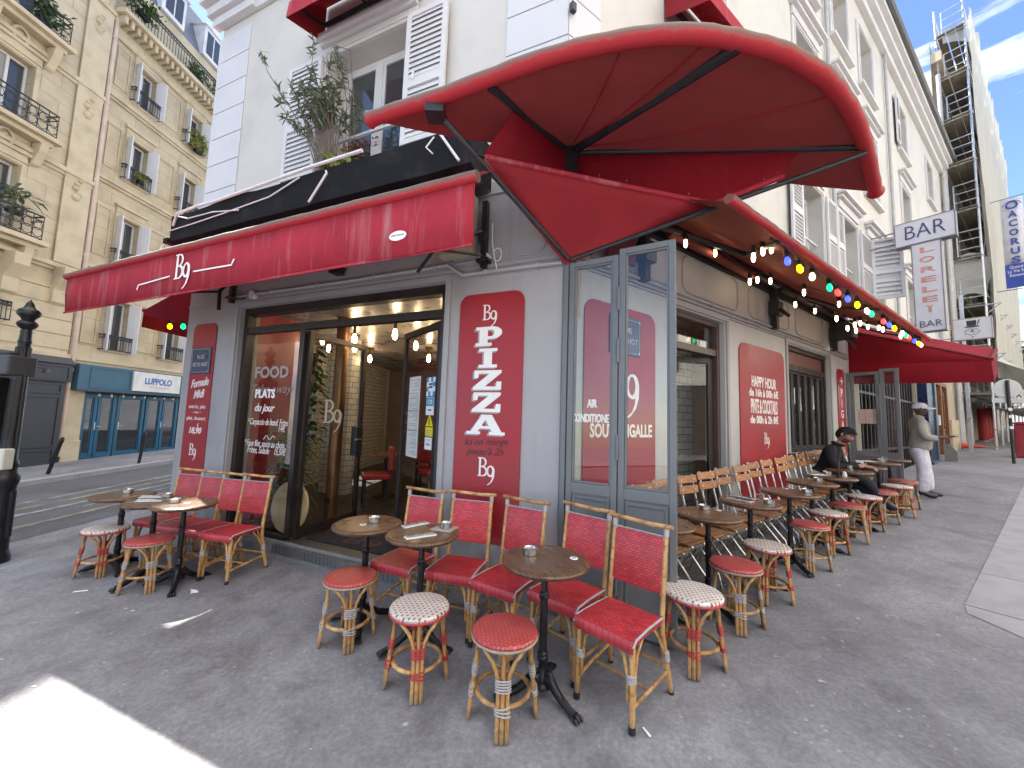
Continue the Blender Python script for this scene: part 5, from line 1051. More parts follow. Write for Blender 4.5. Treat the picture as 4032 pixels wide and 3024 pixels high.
small('salt_pot', 'salt pot', 4.12, 4.78, 'white salt pot with steel cap next to black bottle', lambda m: m.lathe([(.024, 0), (.026, .02), (.018, .045), (.016, .06), (.004, .063)], (0, 0, 0), 14), PLASTW)
small('paper_sheet', 'menu', 3.88, 4.88, 'white paper menu lying beside the black bottle', lambda m: m.prism([(-.1, -.06, .001), (.1, -.05, .001), (.09, .05, .001), (-.1, .05, .001)], (0, 0, .003)), PAPER, None, False)
small('tobacco_tin', 'tin', 4.6, 5.25, 'small shiny tin with label on the table before the seated man', lambda m: m.lathe([(.03, 0), (.031, .003), (.031, .055), (.028, .058), (.004, .058)], (0, 0, 0), 18), STEEL)
z, _ = tz(5.2, 5.7); t = thing('coffee_cup', 'large white coffee cup on saucer in front of seated man', 'cup', (5.05, 5.6, z), .4); m = MB(); m.lathe([(.024, .012), (.03, .016), (.046, .05), (.05, .07), (.047, .071), (.04, .04), (.004, .03)], (0, 0, 0), 20); m.tube([(-.047, 0, .06), (-.07, 0, .058), (-.074, 0, .04), (-.055, 0, .028), (-.038, 0, .03)], .006, 8); m.build('cup', PLASTW, t, smooth=True)
m = MB(); m.lathe([(.03, 0), (.05, .004), (.072, .012), (.07, .014), (.04, .008), (.004, .007)], (0, 0, 0), 24); m.build('saucer', PLASTW, t, smooth=True)
for (x, y), l in zip([(5.72, 5.9), (5.78, 5.98), (5.62, 5.86)], ['left', 'right', 'nearest']): small('glass_jug', 'jug', x, y, 'small clear glass jug, %s of three on the far table' % l, lambda m: (m.lathe([(.026, 0), (.03, .02), (.034, .04), (.022, .065), (.024, .08), (.02, .08), (.004, .03)], (0, 0, 0), 14), m.tube([(.03, 0, .05), (.05, 0, .05), (.045, 0, .075), (.024, 0, .075)], .004, 6)), WG, 'glass jugs')
small('paper_sheet', 'menu', 5.55, 6.02, 'white papers lying on the table with glass jugs', lambda m: m.prism([(-.1, -.07, .001), (.1, -.07, .001), (.1, .06, .001), (-.1, .05, .001)], (0, 0, .004)), PAPER, None, False)
# ------------------------------------------------------------------ people
def skin(name, J, E, mat, parent=None, extra=None, sub=2, scale=1):
    me = bpy.data.meshes.new(name); ks = list(J); ix = {k: i for i, k in enumerate(ks)}
    me.from_pydata([V(J[k][0]) * scale for k in ks], [(ix[a], ix[b]) for a, b in E], [])
    o = bpy.data.objects.new(name, me); COL.objects.link(o)
    md = o.modifiers.new('skin', 'SKIN'); md.use_smooth_shade = True; md.branch_smoothing = .6
    sv = me.skin_vertices[0].data
    for i, k in enumerate(ks): r = J[k][1]; sv[i].radius = (r[0] * scale, r[1] * scale) if isinstance(r, tuple) else (r * scale, r * scale)
    sv[0].use_root = True
    sd_ = o.modifiers.new('sub', 'SUBSURF'); sd_.levels = sub; sd_.render_levels = sub
    dg = bpy.context.evaluated_depsgraph_get(); m2 = bpy.data.meshes.new_from_object(o.evaluated_get(dg)); bpy.data.objects.remove(o)
    if extra:
        bm = bmesh.new(); bm.from_mesh(m2)
        for e in extra: bm.from_mesh(e)
        bm.to_mesh(m2); bm.free()
    for p in m2.polygons: p.use_smooth = True; p.material_index = 0
    m2.materials.clear(); m2.materials.append(mat); m2.name = name
    ob = bpy.data.objects.new(name, m2); COL.objects.link(ob)
    if parent: ob.parent = parent
    return ob
def head_pt(th, ph, k=1.0):
    """A point of the head's surface about its centre: brow, nose, lips, jaw; y forward."""
    x, y, z = cos(ph) * cos(th), cos(ph) * sin(th), sin(ph); px, py, pz = x * .076, y * .098, z * .118
    if z < -.1: px *= 1 + z * .2; py = py * (1 + z * .1) + (.004 if y > 0 else .012 * -z)
    if y > .3: py -= .007 * max(0, 1 - abs(z - .12) / .14) * (1 if abs(x) > .15 else .3)
    if y > .55 and abs(x) < .42:
        f = max(0, 1 - abs(x) / .42); py += .026 * max(0, 1 - abs(z + .1) / .24) * f; py += .006 * max(0, 1 - abs(z + .42) / .1); py += .009 * max(0, 1 - abs(z + .72) / .2)
    return V((px, py, pz)) * k
def head_mesh(c, tilt, s=1.0):
    me = MB(); N, K = 32, 26; R_ = Matrix.Rotation(tilt, 3, 'X')
    me.grid([[V(c) * s + R_ @ head_pt(2 * pi * j / N, -pi / 2 + pi * i / K) * s for j in range(N)] for i in range(K + 1)], closed=True)
    for sx in (-1, 1): me.tube([V(c) * s + R_ @ V((sx * .074, -.008, -.03)) * s, V(c) * s + R_ @ V((sx * .084, -.014, .0)) * s, V(c) * s + R_ @ V((sx * .081, -.01, .03)) * s], [.011 * s, .016 * s, .011 * s], 8)
    m = bpy.data.meshes.new('head'); m.from_pydata(me.v, [], me.f); return m, R_
def hand_mesh(w, fwd, side, nrm, s=1.0, curl=.5):
    """Palm with four bent fingers of unequal length and a thumb from its side."""
    me = MB(); w, f, d, n = V(w), V(fwd).normalized(), V(side).normalized(), V(nrm).normalized()
    me.grid([[w + f * a * s + d * (x * wd) * s + n * z * s for x, z in ((-1, -.006), (-1, .008), (-.3, .012), (.4, .012), (1, .008), (1, -.006), (.3, -.01), (-.4, -.01))] for a, wd in ((-.01, .022), (.02, .03), (.05, .038), (.085, .04), (.092, .034))], closed=True)
    for i, (x, l) in enumerate(((-.029, .062), (-.0095, .076), (.0105, .072), (.03, .055))):
        b = w + f * .085 * s + d * x * s; q = [b]; ang = .15
        for k in range(3): ang += curl * .55; q.append(q[-1] + (f * cos(ang) - n * sin(ang)) * l * s * (.42, .32, .26)[k])
        me.tube(q, [.0092 * s, .0088 * s, .008 * s, .006 * s], 8)
    b = w + f * .025 * s - d * .03 * s; me.tube([b, b + (f * .5 - d * .8 - n * .2).normalized() * .035 * s, b + (f * 1.0 - d * .75 - n * .5).normalized() * .065 * s], [.012 * s, .01 * s, .007 * s], 8)
    m = bpy.data.meshes.new('hand'); m.from_pydata(me.v, [], me.f); return m
def shoe(m, a, t, s=1.0):
    a, t = V(a), V(t); d = (t - a).normalized()
    m.tube([a - d * .06 + V((0, 0, -.005)), a - d * .045 + V((0, 0, .03)), a + V((0, 0, .03)), a.lerp(t, .5), t - d * .03, t], [.03, .042, .046, .042, .042, .022], 12)
def eyes(par, c, R_, s, mat1, browmat):
    m = MB()
    for sx in (-1, 1): m.tube([V(c) * s + R_ @ V((sx * .017, .088, .018)) * s, V(c) * s + R_ @ V((sx * .045, .08, .016)) * s], .0055 * s, 6)
    e = m.build('eye', mat1, par, smooth=True); m = MB()
    for sx in (-1, 1): m.tube([V(c) * s + R_ @ V((sx * .014, .093, .036)) * s, V(c) * s + R_ @ V((sx * .05, .083, .036)) * s], .005 * s, 6)
    m.build('eyebrow', browmat, par, smooth=True)
    m = MB(); m.tube([V(c) * s + R_ @ V((-.024, .089, -.054)) * s, V(c) * s + R_ @ V((0, .1, -.053)) * s, V(c) * s + R_ @ V((.024, .089, -.054)) * s], .0055 * s, 6); m.build('mouth', mk('lip', (.14, .05, .045), .5), par, smooth=True)
SK1 = mk('dark_brown_skin', (.1, .05, .033), .42, sc=12); SK2 = mk('light_skin', (.42, .23, .16), .5, sc=12); EYE_ = mk('eye_white_shade', (.1, .08, .07), .3); HAIR = mk('black_hair', (.008, .007, .007), .5, sc=40, st=.5, bsc=120)
# standing man with white cap
s = .925; f = V((.86, -.51, 0)); X, Y = 7.29, 6.9
man = thing('person', 'man standing on the pavement in white cap, beige sweater and white trousers, holding a card', 'person', (X, Y, gz(X, Y)), atan2(-f.x, f.y))
hm, R_ = head_mesh((0, .055, 1.655), -.02, s * 1.0)
h1 = hand_mesh(V((.215, .335, 1.148)) * s, (-.25, 1, .1), (-1, 0, 0), (0, 0, -1), s, -.25); h2 = hand_mesh(V((-.18, .335, 1.12)) * s, (.25, 1, .0), (1, .2, 0), (0, 0, -1), s * .9, -.3)
J = dict(p=((0, 0, .96), (.14, .11)), sp=((0, .02, 1.15), (.14, .12)), ch=((0, .01, 1.34), (.16, .11)), nk=((0, .01, 1.5), .055), hd=((0, .03, 1.58), .05),
 sr=((.19, 0, 1.42), .06), er=((.25, .02, 1.12), .05), wr=((.22, .3, 1.14), .034), hr=((.215, .34, 1.145), .032), sl=((-.19, 0, 1.42), .06), el=((-.25, .04, 1.14), .045), wl=((-.19, .3, 1.12), .032), hl=((-.18, .34, 1.12), .03),
 lr=((.1, 0, .9), .085), kr=((.12, .03, .5), .06), ar=((.12, -.02, .09), .042), ll=((-.1, 0, .9), .085), kl=((-.12, .05, .5), .06), al=((-.13, .06, .09), .042))
BE = [('p', 'sp'), ('sp', 'ch'), ('ch', 'nk'), ('nk', 'hd'), ('ch', 'sr'), ('sr', 'er'), ('er', 'wr'), ('wr', 'hr'), ('ch', 'sl'), ('sl', 'el'), ('el', 'wl'), ('wl', 'hl'), ('p', 'lr'), ('lr', 'kr'), ('kr', 'ar'), ('p', 'll'), ('ll', 'kl'), ('kl', 'al')]
skin('body', J, BE, SK1, man, [hm, h1, h2], 2, s)
eyes(man, (0, .055, 1.655), R_, s, EYE_, HAIR)
J2 = dict(p=((0, .02, .84), (.2, .165)), b=((0, .04, 1.0), (.205, .18)), sp=((0, .04, 1.16), (.2, .17)), ch=((0, .01, 1.4), (.2, .135)), nk=((0, .015, 1.54), (.088, .085)), sr=((.2, 0, 1.445), .085), mr=((.245, .0, 1.26), .08), er=((.265, .02, 1.12), .078), wr=((.255, .2, 1.11), .062), sl=((-.2, 0, 1.445), .085), ml=((-.245, .02, 1.26), .08), el=((-.26, .04, 1.12), .076), wl=((-.235, .2, 1.12), .06))
skin('sweater', J2, [('p', 'b'), ('b', 'sp'), ('sp', 'ch'), ('ch', 'nk'), ('ch', 'sr'), ('sr', 'mr'), ('mr', 'er'), ('er', 'wr'), ('ch', 'sl'), ('sl', 'ml'), ('ml', 'el'), ('el', 'wl')], mk('beige_grey_knit', (.40, .37, .33), .9, dark=.75, sc=7, st=.5, bsc=220), man, None, 2, s)
J3 = dict(p=((0, .0, 1.02), (.17, .14)), c=((0, 0, .88), (.17, .14)), lr=((.105, .0, .78), .13), mr=((.13, .02, .62), .118), kr=((.14, .02, .45), .102), jr=((.145, -.01, .22), .1), ar=((.14, -.03, .08), .094), ll=((-.105, .02, .78), .13), ml=((-.13, .08, .62), .118), kl=((-.14, .13, .45), .102), jl=((-.15, .14, .22), .1), al=((-.15, .13, .08), .094))
skin('trousers', J3, [('p', 'c'), ('c', 'lr'), ('lr', 'mr'), ('mr', 'kr'), ('kr', 'jr'), ('jr', 'ar'), ('c', 'll'), ('ll', 'ml'), ('ml', 'kl'), ('kl', 'jl'), ('jl', 'al')], mk('white_work_cotton', (.66, .64, .7), .85, dark=.75, sc=6, st=.9, bd=.03, bsc=9), man, None, 2, s)
m = MB(); m.tube([V((.068 * cos(a), .03 + .06 * sin(a), 1.515 - .018 * sin(a))) * s for a in [2 * pi * i / 18 for i in range(18)]], .018, 8, closed=True); m.build('collar', bpy.data.materials['beige_grey_knit'], man, smooth=True)
m = MB(); shoe(m, V((.13, .0, .05)), V((.145, .16, .04))); shoe(m, V((-.14, .15, .05)), V((-.14, .31, .04))); m.build('shoe', mk('black_shoe_leather', (.02, .02, .022), .35), man, smooth=True)
m = MB(); c = V((0, .05, 1.69)) * s; m.grid([[c + V((cos(a) * r_ * .95, sin(a) * r_ * 1.18, z)) for a in [2 * pi * i / 24 for i in range(24)]] for r_, z in ((.084, -.015), (.087, .015), (.083, .045), (.066, .072), (.035, .088), (.003, .093))], closed=True)
rim = [[c + V((sin(a) * (.084 + .004 * e), .06 + cos(a) * (.03 + .115 * e), .004 - .016 * e - .022 * sin(a) ** 2)) for a in [-1.5 + 3.0 * i / 14 for i in range(15)]] for e in (0, .3, .6, .85, 1)]
m.grid(rim); m.grid([[p + V((0, 0, .01)) for p in r] for r in rim]); m.grid([[p for p in rim[-1]], [p + V((0, 0, .01)) for p in rim[-1]]]); m.build('cap', mk('white_cap_cotton', (.7, .69, .74), .8), man, smooth=True)
m = MB(); m.box(Fr(V((0.08, .47, 1.15)) * s, (1, 0, 0), (0, .98, .15)), -.05, .05, -.06, .05, .03, .04); m.build('card_in_hand', mk('beige_card', (.4, .35, .27), .7), man)
# seated man in a black coat
p = FR(4.98, .27, 0); f = V((.62, -.78, 0)); s = .96
sm = thing('person', 'seated man in a black coat reading at the bench table, legs crossed', 'person', (p.x, p.y, gz(p.x, p.y)), atan2(-f.x, f.y))
hc = (0, .245, 1.235); hm, R_ = head_mesh(hc, -.38, s)
h1 = hand_mesh(V((.06, .46, .8)) * s, (-.4, 1, -.1), (1, .3, 0), (0, 0, 1), s, .6); h2 = hand_mesh(V((-.06, .46, .8)) * s, (.4, 1, -.1), (1, -.3, 0), (0, 0, 1), s, .6)
J = dict(p=((0, 0, .55), (.1, .08)), sp=((0, .03, .74), (.09, .07)), ch=((0, .06, .9), (.08, .06)), nk=((0, .16, 1.08), .05), hd=((0, .21, 1.16), .05), sr=((.15, .1, 1.0), .035), er=((.24, .16, .77), .035), wr=((.08, .42, .8), .03), hr=((.06, .47, .8), .026), sl=((-.15, .1, 1.0), .035), el=((-.24, .16, .77), .035), wl=((-.08, .42, .8), .03), hl=((-.06, .47, .8), .026),
 lr=((.1, .06, .53), .06), kr=((.05, .42, .64), .045), ar=((-.1, .58, .34), .042), ll=((-.1, .06, .52), .06), kl=((-.1, .44, .5), .045), al=((-.1, .46, .1), .042))
skin('body', J, BE, SK2, sm, [hm, h1, h2], 2, s)
eyes(sm, hc, R_, s, EYE_, HAIR)
J2 = dict(p=((0, -.01, .5), (.2, .17)), sp=((0, .03, .74), (.185, .15)), ch=((0, .11, .95), (.21, .155)), nk=((0, .17, 1.09), (.085, .08)), sr=((.19, .12, 1.04), .092), mr=((.235, .12, .9), .076), er=((.25, .17, .77), .072), fr=((.17, .3, .77), .062), wr=((.1, .42, .8), .05), sl=((-.19, .11, 1.03), .088), ml=((-.235, .12, .9), .076), el=((-.25, .17, .77), .072), fl=((-.17, .3, .77), .062), wl=((-.1, .42, .8), .05), sk=((.0, .2, .5), (.2, .13)))
skin('coat', J2, [('p', 'sp'), ('sp', 'ch'), ('ch', 'nk'), ('ch', 'sr'), ('sr', 'mr'), ('mr', 'er'), ('er', 'fr'), ('fr', 'wr'), ('ch', 'sl'), ('sl', 'ml'), ('ml', 'el'), ('el', 'fl'), ('fl', 'wl'), ('p', 'sk')], mk('black_wool', (.009, .009, .011), .9, sc=12, st=.4, bsc=160), sm, None, 2, s)
J3 = dict(p=((0, 0, .52), (.17, .12)), lr=((.09, .1, .53), .1), mr=((.08, .3, .61), .088), kr=((.05, .43, .65), .08), jr=((-.03, .52, .5), .068), ar=((-.09, .57, .38), .062), ll=((-.1, .1, .52), .1), ml=((-.1, .3, .52), .09), kl=((-.1, .45, .5), .08), jl=((-.1, .47, .3), .07), al=((-.1, .46, .12), .068))
skin('trousers', J3, [('p', 'lr'), ('lr', 'mr'), ('mr', 'kr'), ('kr', 'jr'), ('jr', 'ar'), ('p', 'll'), ('ll', 'ml'), ('ml', 'kl'), ('kl', 'jl'), ('jl', 'al')], mk('dark_navy_wool', (.012, .013, .022), .85, sc=12), sm, None, 2, s)
m = MB(); shoe(m, V((-.11, .6, .31)), V((-.15, .72, .22))); m.build('raised_shoe', mk('black_boot_leather', (.018, .017, .018), .4), sm, smooth=True)
m = MB(); shoe(m, V((-.1, .45, .05)), V((-.09, .62, .035))); m.build('planted_shoe', mk('tan_shoe_leather', (.3, .19, .11), .5), sm, smooth=True)
m = MB(); c = V(hc) * s; rows = []; rr = random.Random(3); hb = lambda a: -.05 + .62 * max(0, sin(a)) ** .6 - .5 * max(0, -sin(a)) - .1 * (abs(cos(a)) > .8)
for i in range(10):
    f_ = i / 9; row = []
    for a in [2 * pi * j / 32 for j in range(32)]: ph = hb(a) + (pi / 2 - hb(a)) * f_; row.append(c + R_ @ head_pt(a, ph, (1.05 + .1 * f_ * (1 - f_) + .1 * max(0, sin(a)) * (1 - f_) * .6 + .035 * rr.random()) * s))
    rows.append(row)
m.grid(rows, closed=True)
for _ in range(420):
    a = rr.random() * 2 * pi; ph = hb(a) + .05 + (1.5 - hb(a)) * rr.random() ** 1.3; p = c + R_ @ head_pt(a, ph, 1.08 * s); leafcard(m, p, R_ @ V((rr.gauss(0, .5), .9 + rr.gauss(0, .4), rr.gauss(.15, .4))), .035 + .03 * rr.random(), .005, rr, .5)
m.build('hair', HAIR, sm)
m = MB(); m.grid([[c + R_ @ head_pt(a, -.3 - .11 * k, 1.02 * s) for a in [.15 + (pi - .3) * j / 20 for j in range(21)]] for k in range(9)]); m.build('beard', mk('dark_beard_stubble', (.09, .05, .036), .9), sm, smooth=True)
m = MB(); m.tube([V((.07 * cos(a), .17 + .06 * sin(a), 1.1 - .02 * sin(a))) * s for a in [2 * pi * i / 18 for i in range(18)]], .022, 8, closed=True); m.build('collar', bpy.data.materials['black_wool'], sm, smooth=True)
m = MB(); m.grid(patch(V((.05, .285, 1.08)), V((.01, .29, 1.08)), V((-.03, .28, .8)), V((.01, .28, .8)), 6)); m.build('patterned_scarf', weave('yellow_patterned_scarf', 'XZ', (.45, .36, .1), (.06, .05, .04), (.03, .028, .026), .05, .05, .018), sm, smooth=True, thick=.02)
# ------------------------------------------------------------------ street lamp post, bollards
lx, ly = -5.4, 4.2; lz = gz(lx, ly); t = thing('street_lamp', 'black fluted cast iron post with pointed finial at the left edge', 'street lamp', (lx, ly, lz))
m = MB(); m.lathe([(0.117, 0), (0.117, .05), (0.1053, .1), (0.0975, .12), (0.09204, .2), (0.0975, .22), (0.09204, .24), (0.08736, .75), (0.0936, .8), (0.1053, .84), (0.1092, .9), (0.0858, .94), (0.078, .98), (0.0897, 1.02), (0.078, 1.06), (0.06864, 1.08), (0.06396, 1.3)], (0, 0, 0), 24)
for k in range(10): a = k * .628; m.tube([V((cos(a) * 0.08814, sin(a) * 0.08814, .26)), V((cos(a) * 0.08424, sin(a) * 0.08424, .74))], .014, 6)
m.build('base', CASTI, t, smooth=True)
m = MB(); m.lathe([(0.06084, 1.1), (0.05772, 1.9), (0.05304, 2.2), (0.0468, 2.34), (0.0546, 2.36), (0.0468, 2.38), (0.0429, 2.46)], (0, 0, 0), 20)
for k in range(12): a = k * .5236; m.tube([V((cos(a) * 0.06006, sin(a) * 0.06006, 1.12)), V((cos(a) * 0.05148, sin(a) * 0.05148, 2.3))], .009, 5)
m.build('shaft', CASTI, t, smooth=True)
m = MB(); m.lathe([(0.0429, 2.45), (0.0468, 2.47), (0.039, 2.5), (0.0702, 2.53), (0.0819, 2.56), (0.0702, 2.585), (0.0468, 2.6), (0.0585, 2.63), (0.0858, 2.66), (0.09204, 2.69), (0.078, 2.72), (0.0468, 2.74), (0.0351, 2.77), (0.0312, 2.79), (0.0117, 2.82), (0.00234, 2.84)], (0, 0, 0), 20); m.build('finial', CASTI, t, smooth=True)
m = MB(); m.box(ID, -.34, .06, -.16, .1, 1.98, 2.2); m.box(ID, -.3, .02, -.14, .08, 2.2, 2.24); m.box(ID, -.04, .04, -.06, .0, 1.93, 2.02); m.build('signal_box', mk('dark_grey_plastic', (.05, .05, .055), .5), t, bevel=.02)
m = MB(); m.box(ID, -.25, -.1, -.1, .04, .2, 1.95); m.build('side_pole', CASTI, t, bevel=.01)
m = MB(); m.box(ID, .0, .1, -.12, -.02, .98, 1.2); m.build('push_button_box', mk('cream_plastic', (.55, .54, .47), .45), t, bevel=.015); m = MB(); m.box(ID, .02, .08, -.126, -.12, 1.0, 1.06); m.build('push_button', mk('grey_steel_button', (.35, .35, .36), .3), t, bevel=.004)
def bollard(x, y, tilt, lab):
    t = thing('bollard', lab, 'bollard', (x, y, gz(x, y) + .09), 0, 'bollards along the far kerb'); m = MB(); d = V((sin(tilt), .05, cos(tilt)))
    m.tube([V((0, 0, 0)), d * .78], .037, 14); m.tube([d * .78, d * .8], .044, 14); m.tube([d * .8, d * .87, d * .9], [.042, .036, .015], 14); m.build('post', CASTI, t, smooth=True)
bollard(-10.9, 9.25, .22, 'dark bollard leaning strongly to the right on far pavement'); bollard(-10.4, 10.95, .05, 'upright dark bollard on far pavement before the blue shopfront')
# ------------------------------------------------------------------ houses across the side street
STONE = M('golden_limestone', (.5, .42, .29), .85)
b1 = STONE.n('TexBrick'); b1.inputs['Scale'].default_value = 1; b1.inputs['Brick Width'].default_value = .85; b1.inputs['Row Height'].default_value = .42; b1.inputs['Mortar Size'].default_value = .006
b1.inputs['Color1'].default_value = (.52, .44, .31, 1); b1.inputs['Color2'].default_value = (.46, .385, .265, 1); b1.inputs['Mortar'].default_value = (.28, .22, .15, 1)
sx = STONE.n('SeparateXYZ'); cb = STONE.n('CombineXYZ'); STONE.lk(STONE.co(), sx.inputs[0]); STONE.lk(sx.outputs[1], cb.inputs[0]); STONE.lk(sx.outputs[2], cb.inputs[1]); STONE.lk(cb.outputs[0], b1.inputs['Vector'])
STONE.color(STONE.mix(.55, b1.outputs[0], STONE.ramp(STONE.noise(1.2, 7, .65), [(.3, (.62, .6, .56)), (.55, (1, 1, 1)), (.8, (1.12, 1.1, 1.05))]), 'MULTIPLY')); STONE.bump(b1.outputs[1], -.3, .006); STONE = STONE.mat
TRIM = mk('golden_stone_trim', (.51, .425, .29), .8, dark=.75, sc=2, light=1.08, st=.2)
IRON = mk('wrought_iron', (.02, .02, .025), .5)
SLATE = mk('blue_grey_slate', (.1, .12, .17), .5, dark=.7, sc=5)
def railing(F, a0, a1, z0, z1, b, par, n=None, ornate=False, depth=.16, nm='balcony_railing'):
    m = MB(); n = n or max(6, int((a1 - a0) / .085)); h = z1 - z0
    for z in (z0 + .02, z1, z0 + h * .8): m.tube([F(a0, .02, z), F(a0, b, z), F(a1, b, z), F(a1, .02, z)], .016 if z < z1 else .024, 5)
    for i in range(n + 1):
        a = a0 + (a1 - a0) * i / n; m.tube([F(a, b, z0), F(a, b, z1)], .012, 4)
        if i < n:
            w_ = (a1 - a0) / n
            if ornate:
                for zz, r_ in ((z0 + h * .28, .5), (z0 + h * .58, .42)): m.tube([F(a + w_ * .5 + w_ * r_ * cos(q), b, zz + h * .2 * sin(q)) for q in [2 * pi * k / 9 for k in range(9)]], .011, 4, closed=True)
            else: m.tube([F(a + w_ * .5 + w_ * .3 * cos(q), b, z0 + h * .9 + h * .06 * sin(q)) for q in [2 * pi * k / 7 for k in range(7)]], .01, 4, closed=True)
    return m.build(nm, IRON, par)
def owindow(F, a0, a1, z0, z1, par, rail=True, shut=True, curtain=True, arch=False, ornate=False):
    m = MB(); frame(m, F, a0 + .01, a1 - .01, z0, z1, -.26, -.2, .05); am = (a0 + a1) / 2; m.box(F, am - .03, am + .03, -.255, -.19, z0 + .05, z1 - .05)
    f = m.build('window', SHUT, par); m = MB(); m.box(F, a0 + .05, a1 - .05, -.24, -.235, z0 + .04, z1 - .04); m.build('window_pane', PANE, f)
    if curtain: m = MB(); m.grid([[F(a0 + .06 + (am - a0) * .8 * i / 10, -.234 + .006 * (i % 2), z) for i in range(11)] for z in (z0 + .05, z1 - .06)]); m.build('curtain', mk('pale_curtain', (.3, .31, .3), .9), f)
    m = MB(); frame(m, F, a0 - .1, a1 + .1, z0 - .02, z1 + .12, .001, .035, .095); m.box(F, a0 - .16, a1 + .16, .001, .12, z1 + .3, z1 + .38); m.box(F, a0 - .1, a1 + .1, .001, .05, z1 + .121, z1 + .3); m.build('window_surround', TRIM, par, bevel=.008)
    if shut:
        for a, s_ in ((a0, -1), (a1, 1)):
            Fq = Fr(F(a - s_ * .0, -.02, 0), (F.b * .96 + F.a * s_ * .28).normalized(), (F.a * .96 - F.b * s_ * .28) * 1.0)
            m = MB(); louvre(m, Fq, .0, .33, z0, z1, -.015, .015, 0, .07); m.build('shutter', SHUT, par)
    if rail: railing(F, a0 - .12, a1 + .12, z0 + .02, z0 + .5, .17, par, None, ornate)
HB = place('stone_house', 'golden stone apartment house above the blue shop, white shutters and iron railings', 'building', FO(2, 0, -.1), 'stone houses across the side street')
COLS = [(.33, 1.05), (2.25, 2.97), (4.3, 5.02), (6.3, 7.02), (8.4, 9.12)]; RWS = [(3.27, 4.95), (6.1, 7.75), (9.0, 10.5), (11.75, 13.15)]
m = MB(); holes_wall(m, FO, -.5, 14, 2.8, 13.9, [(a, b, z0, z1) for a, b in COLS for z0, z1 in RWS], .3); holes_wall(m, FO, -.5, 14, -.5, 2.8, [(-.1, 9, -.2, 1.95)], .3); m.build('stone_wall', STONE, HB)
for a0, a1 in COLS:
    for z0, z1 in RWS: owindow(FO, a0, a1, z0, z1, HB)
m = MB()
for z in (2.85, 5.75, 8.65, 11.42): m.box(FO, -.52, 14, .001, .14, z, z + .1); m.box(FO, -.5, 14, .001, .08, z - .09, z - .001)
m.box(FO, -.55, 14, .001, .1, 13.4, 13.6); m.box(FO, -.6, 14, .001, .5, 14.1, 14.25)
for i in range(70): m.box(FO, -.5 + i * .2, -.4 + i * .2, .001, .38, 13.85, 14.09)
for a0, a1 in ((-.3, .12), (1.32, 2.0), (3.25, 4.05), (5.3, 6.05), (7.3, 8.1)):
    for z0, z1 in RWS: frame(m, FO, a0, a1, z0 + .15, z1 + .1, .001, .03, .04)
m.build('cornice_and_panels', TRIM, HB, bevel=.006)
m = MB(); m.prism([FO(-6, -.7, 16.9), FO(-.2, -.7, 18.6), FO(.2, -.7, 19.35), FO(.64, -.7, 20.15), FO(2.0, -.7, 20.15), FO(2.0, -.7, 15.9), FO(-6, -.7, 15.9)], On * -.5); m.build('added_shadow_gable', STONE, HB)  # out-of-view gable, added so its shadow bounds the sun patch on the pavement
railing(FO, -.4, 13.9, 14.27, 15.0, .42, HB, 130, nm='top_balcony_railing')
m = MB(); m.box(FO, -.5, 14, -.4, -.1, 14.25, 15.9); m.build('attic_wall', STONE, HB)
m = MB(); m.grid([[FO(-.5, -.1, 15.9), FO(14, -.1, 15.9)], [FO(-.5, -.9, 18.2), FO(14, -.9, 18.2)], [FO(-.5, -4, 18.9), FO(14, -4, 18.9)], [FO(-.5, -4, 14), FO(14, -4, 14)]]); m.build('slate_roof', SLATE, HB)
for a in (1.3, 3.05, 5.0, 7, 9): 
    m = MB(); m.box(FO, a - .45, a + .45, -1.2, .02, 15.95, 17.2); m.prism([FO(a - .55 + 1.1 * i / 10, .1, 17.2 + .3 * sin(pi * i / 10)) for i in range(11)], On * -1.4); dm = m.build('dormer', mk('white_dormer_paint', (.6, .6, .64), .6), HB, bevel=.01)
    m = MB()
    for x0, x1 in ((a - .33, a - .03), (a + .03, a + .33)): m.box(FO, x0, x1, .021, .03, 16.1, 17.05)
    m.build('window_pane', PANE, dm)
m = MB(); m.tube([FO(-.52, .12, 0), FO(-.52, .12, 2.7), FO(-.52, .16, 2.9), FO(-.52, .12, 14)], .065, 10)
for z in (2.5, 6, 8.4, 11, 13.2): m.tube([FO(-.52, .12, z), FO(-.52, .12, z + .08)], .085, 10)
m.build('downpipe', mk('pinkish_cream_pipe', (.55, .42, .34), .6), HB, smooth=True)
rr = random.Random(21)
def bush(lab, F, a, b, z, w, h, n, mats, dd=.2, lw=.03, ll=.16):
    t = place('balcony_plant', lab, 'plant', F(a, b, z), 'plants on the balconies across the side street'); m = MB()
    for i in range(n):
        x, y, q = rr.gauss(0, w * .4), rr.gauss(0, dd * .4), h * (rr.random() ** .8); leafcard(m, F(a + x, b + y, z + q), V((rr.gauss(0, 1), rr.gauss(0, 1), rr.gauss(.3, .7))), ll * (.6 + rr.random() * .8), lw * (.6 + rr.random() * .8), rr)
    o = m.build('foliage', mats, t); m = MB(); m.box(F, a - w * .3, a + w * .3, b - .06, b + .06, z - .1, z + .02); m.build('planter', CASTI, t); return o
bush('trailing green plant on the top balcony at the pipe', FO, -.1, .5, 14.5, .5, .55, 260, LEAF, .4)
bush('third plant farther along the top balcony', FO, 2.1, .4, 14.35, .5, .4, 160, LEAF); bush('plant at the far end of the visible top balcony', FO, 3.1, .4, 14.35, .5, .45, 160, LEAF)
bush('yellowish climber hanging from the upper right window railing', FO, 2.65, .22, 11.75, .5, .7, 260, LEAFY, .15); bush('small yellow flowers in the third floor railing', FO, .7, .2, 9.2, .3, .25, 60, LEAFY)
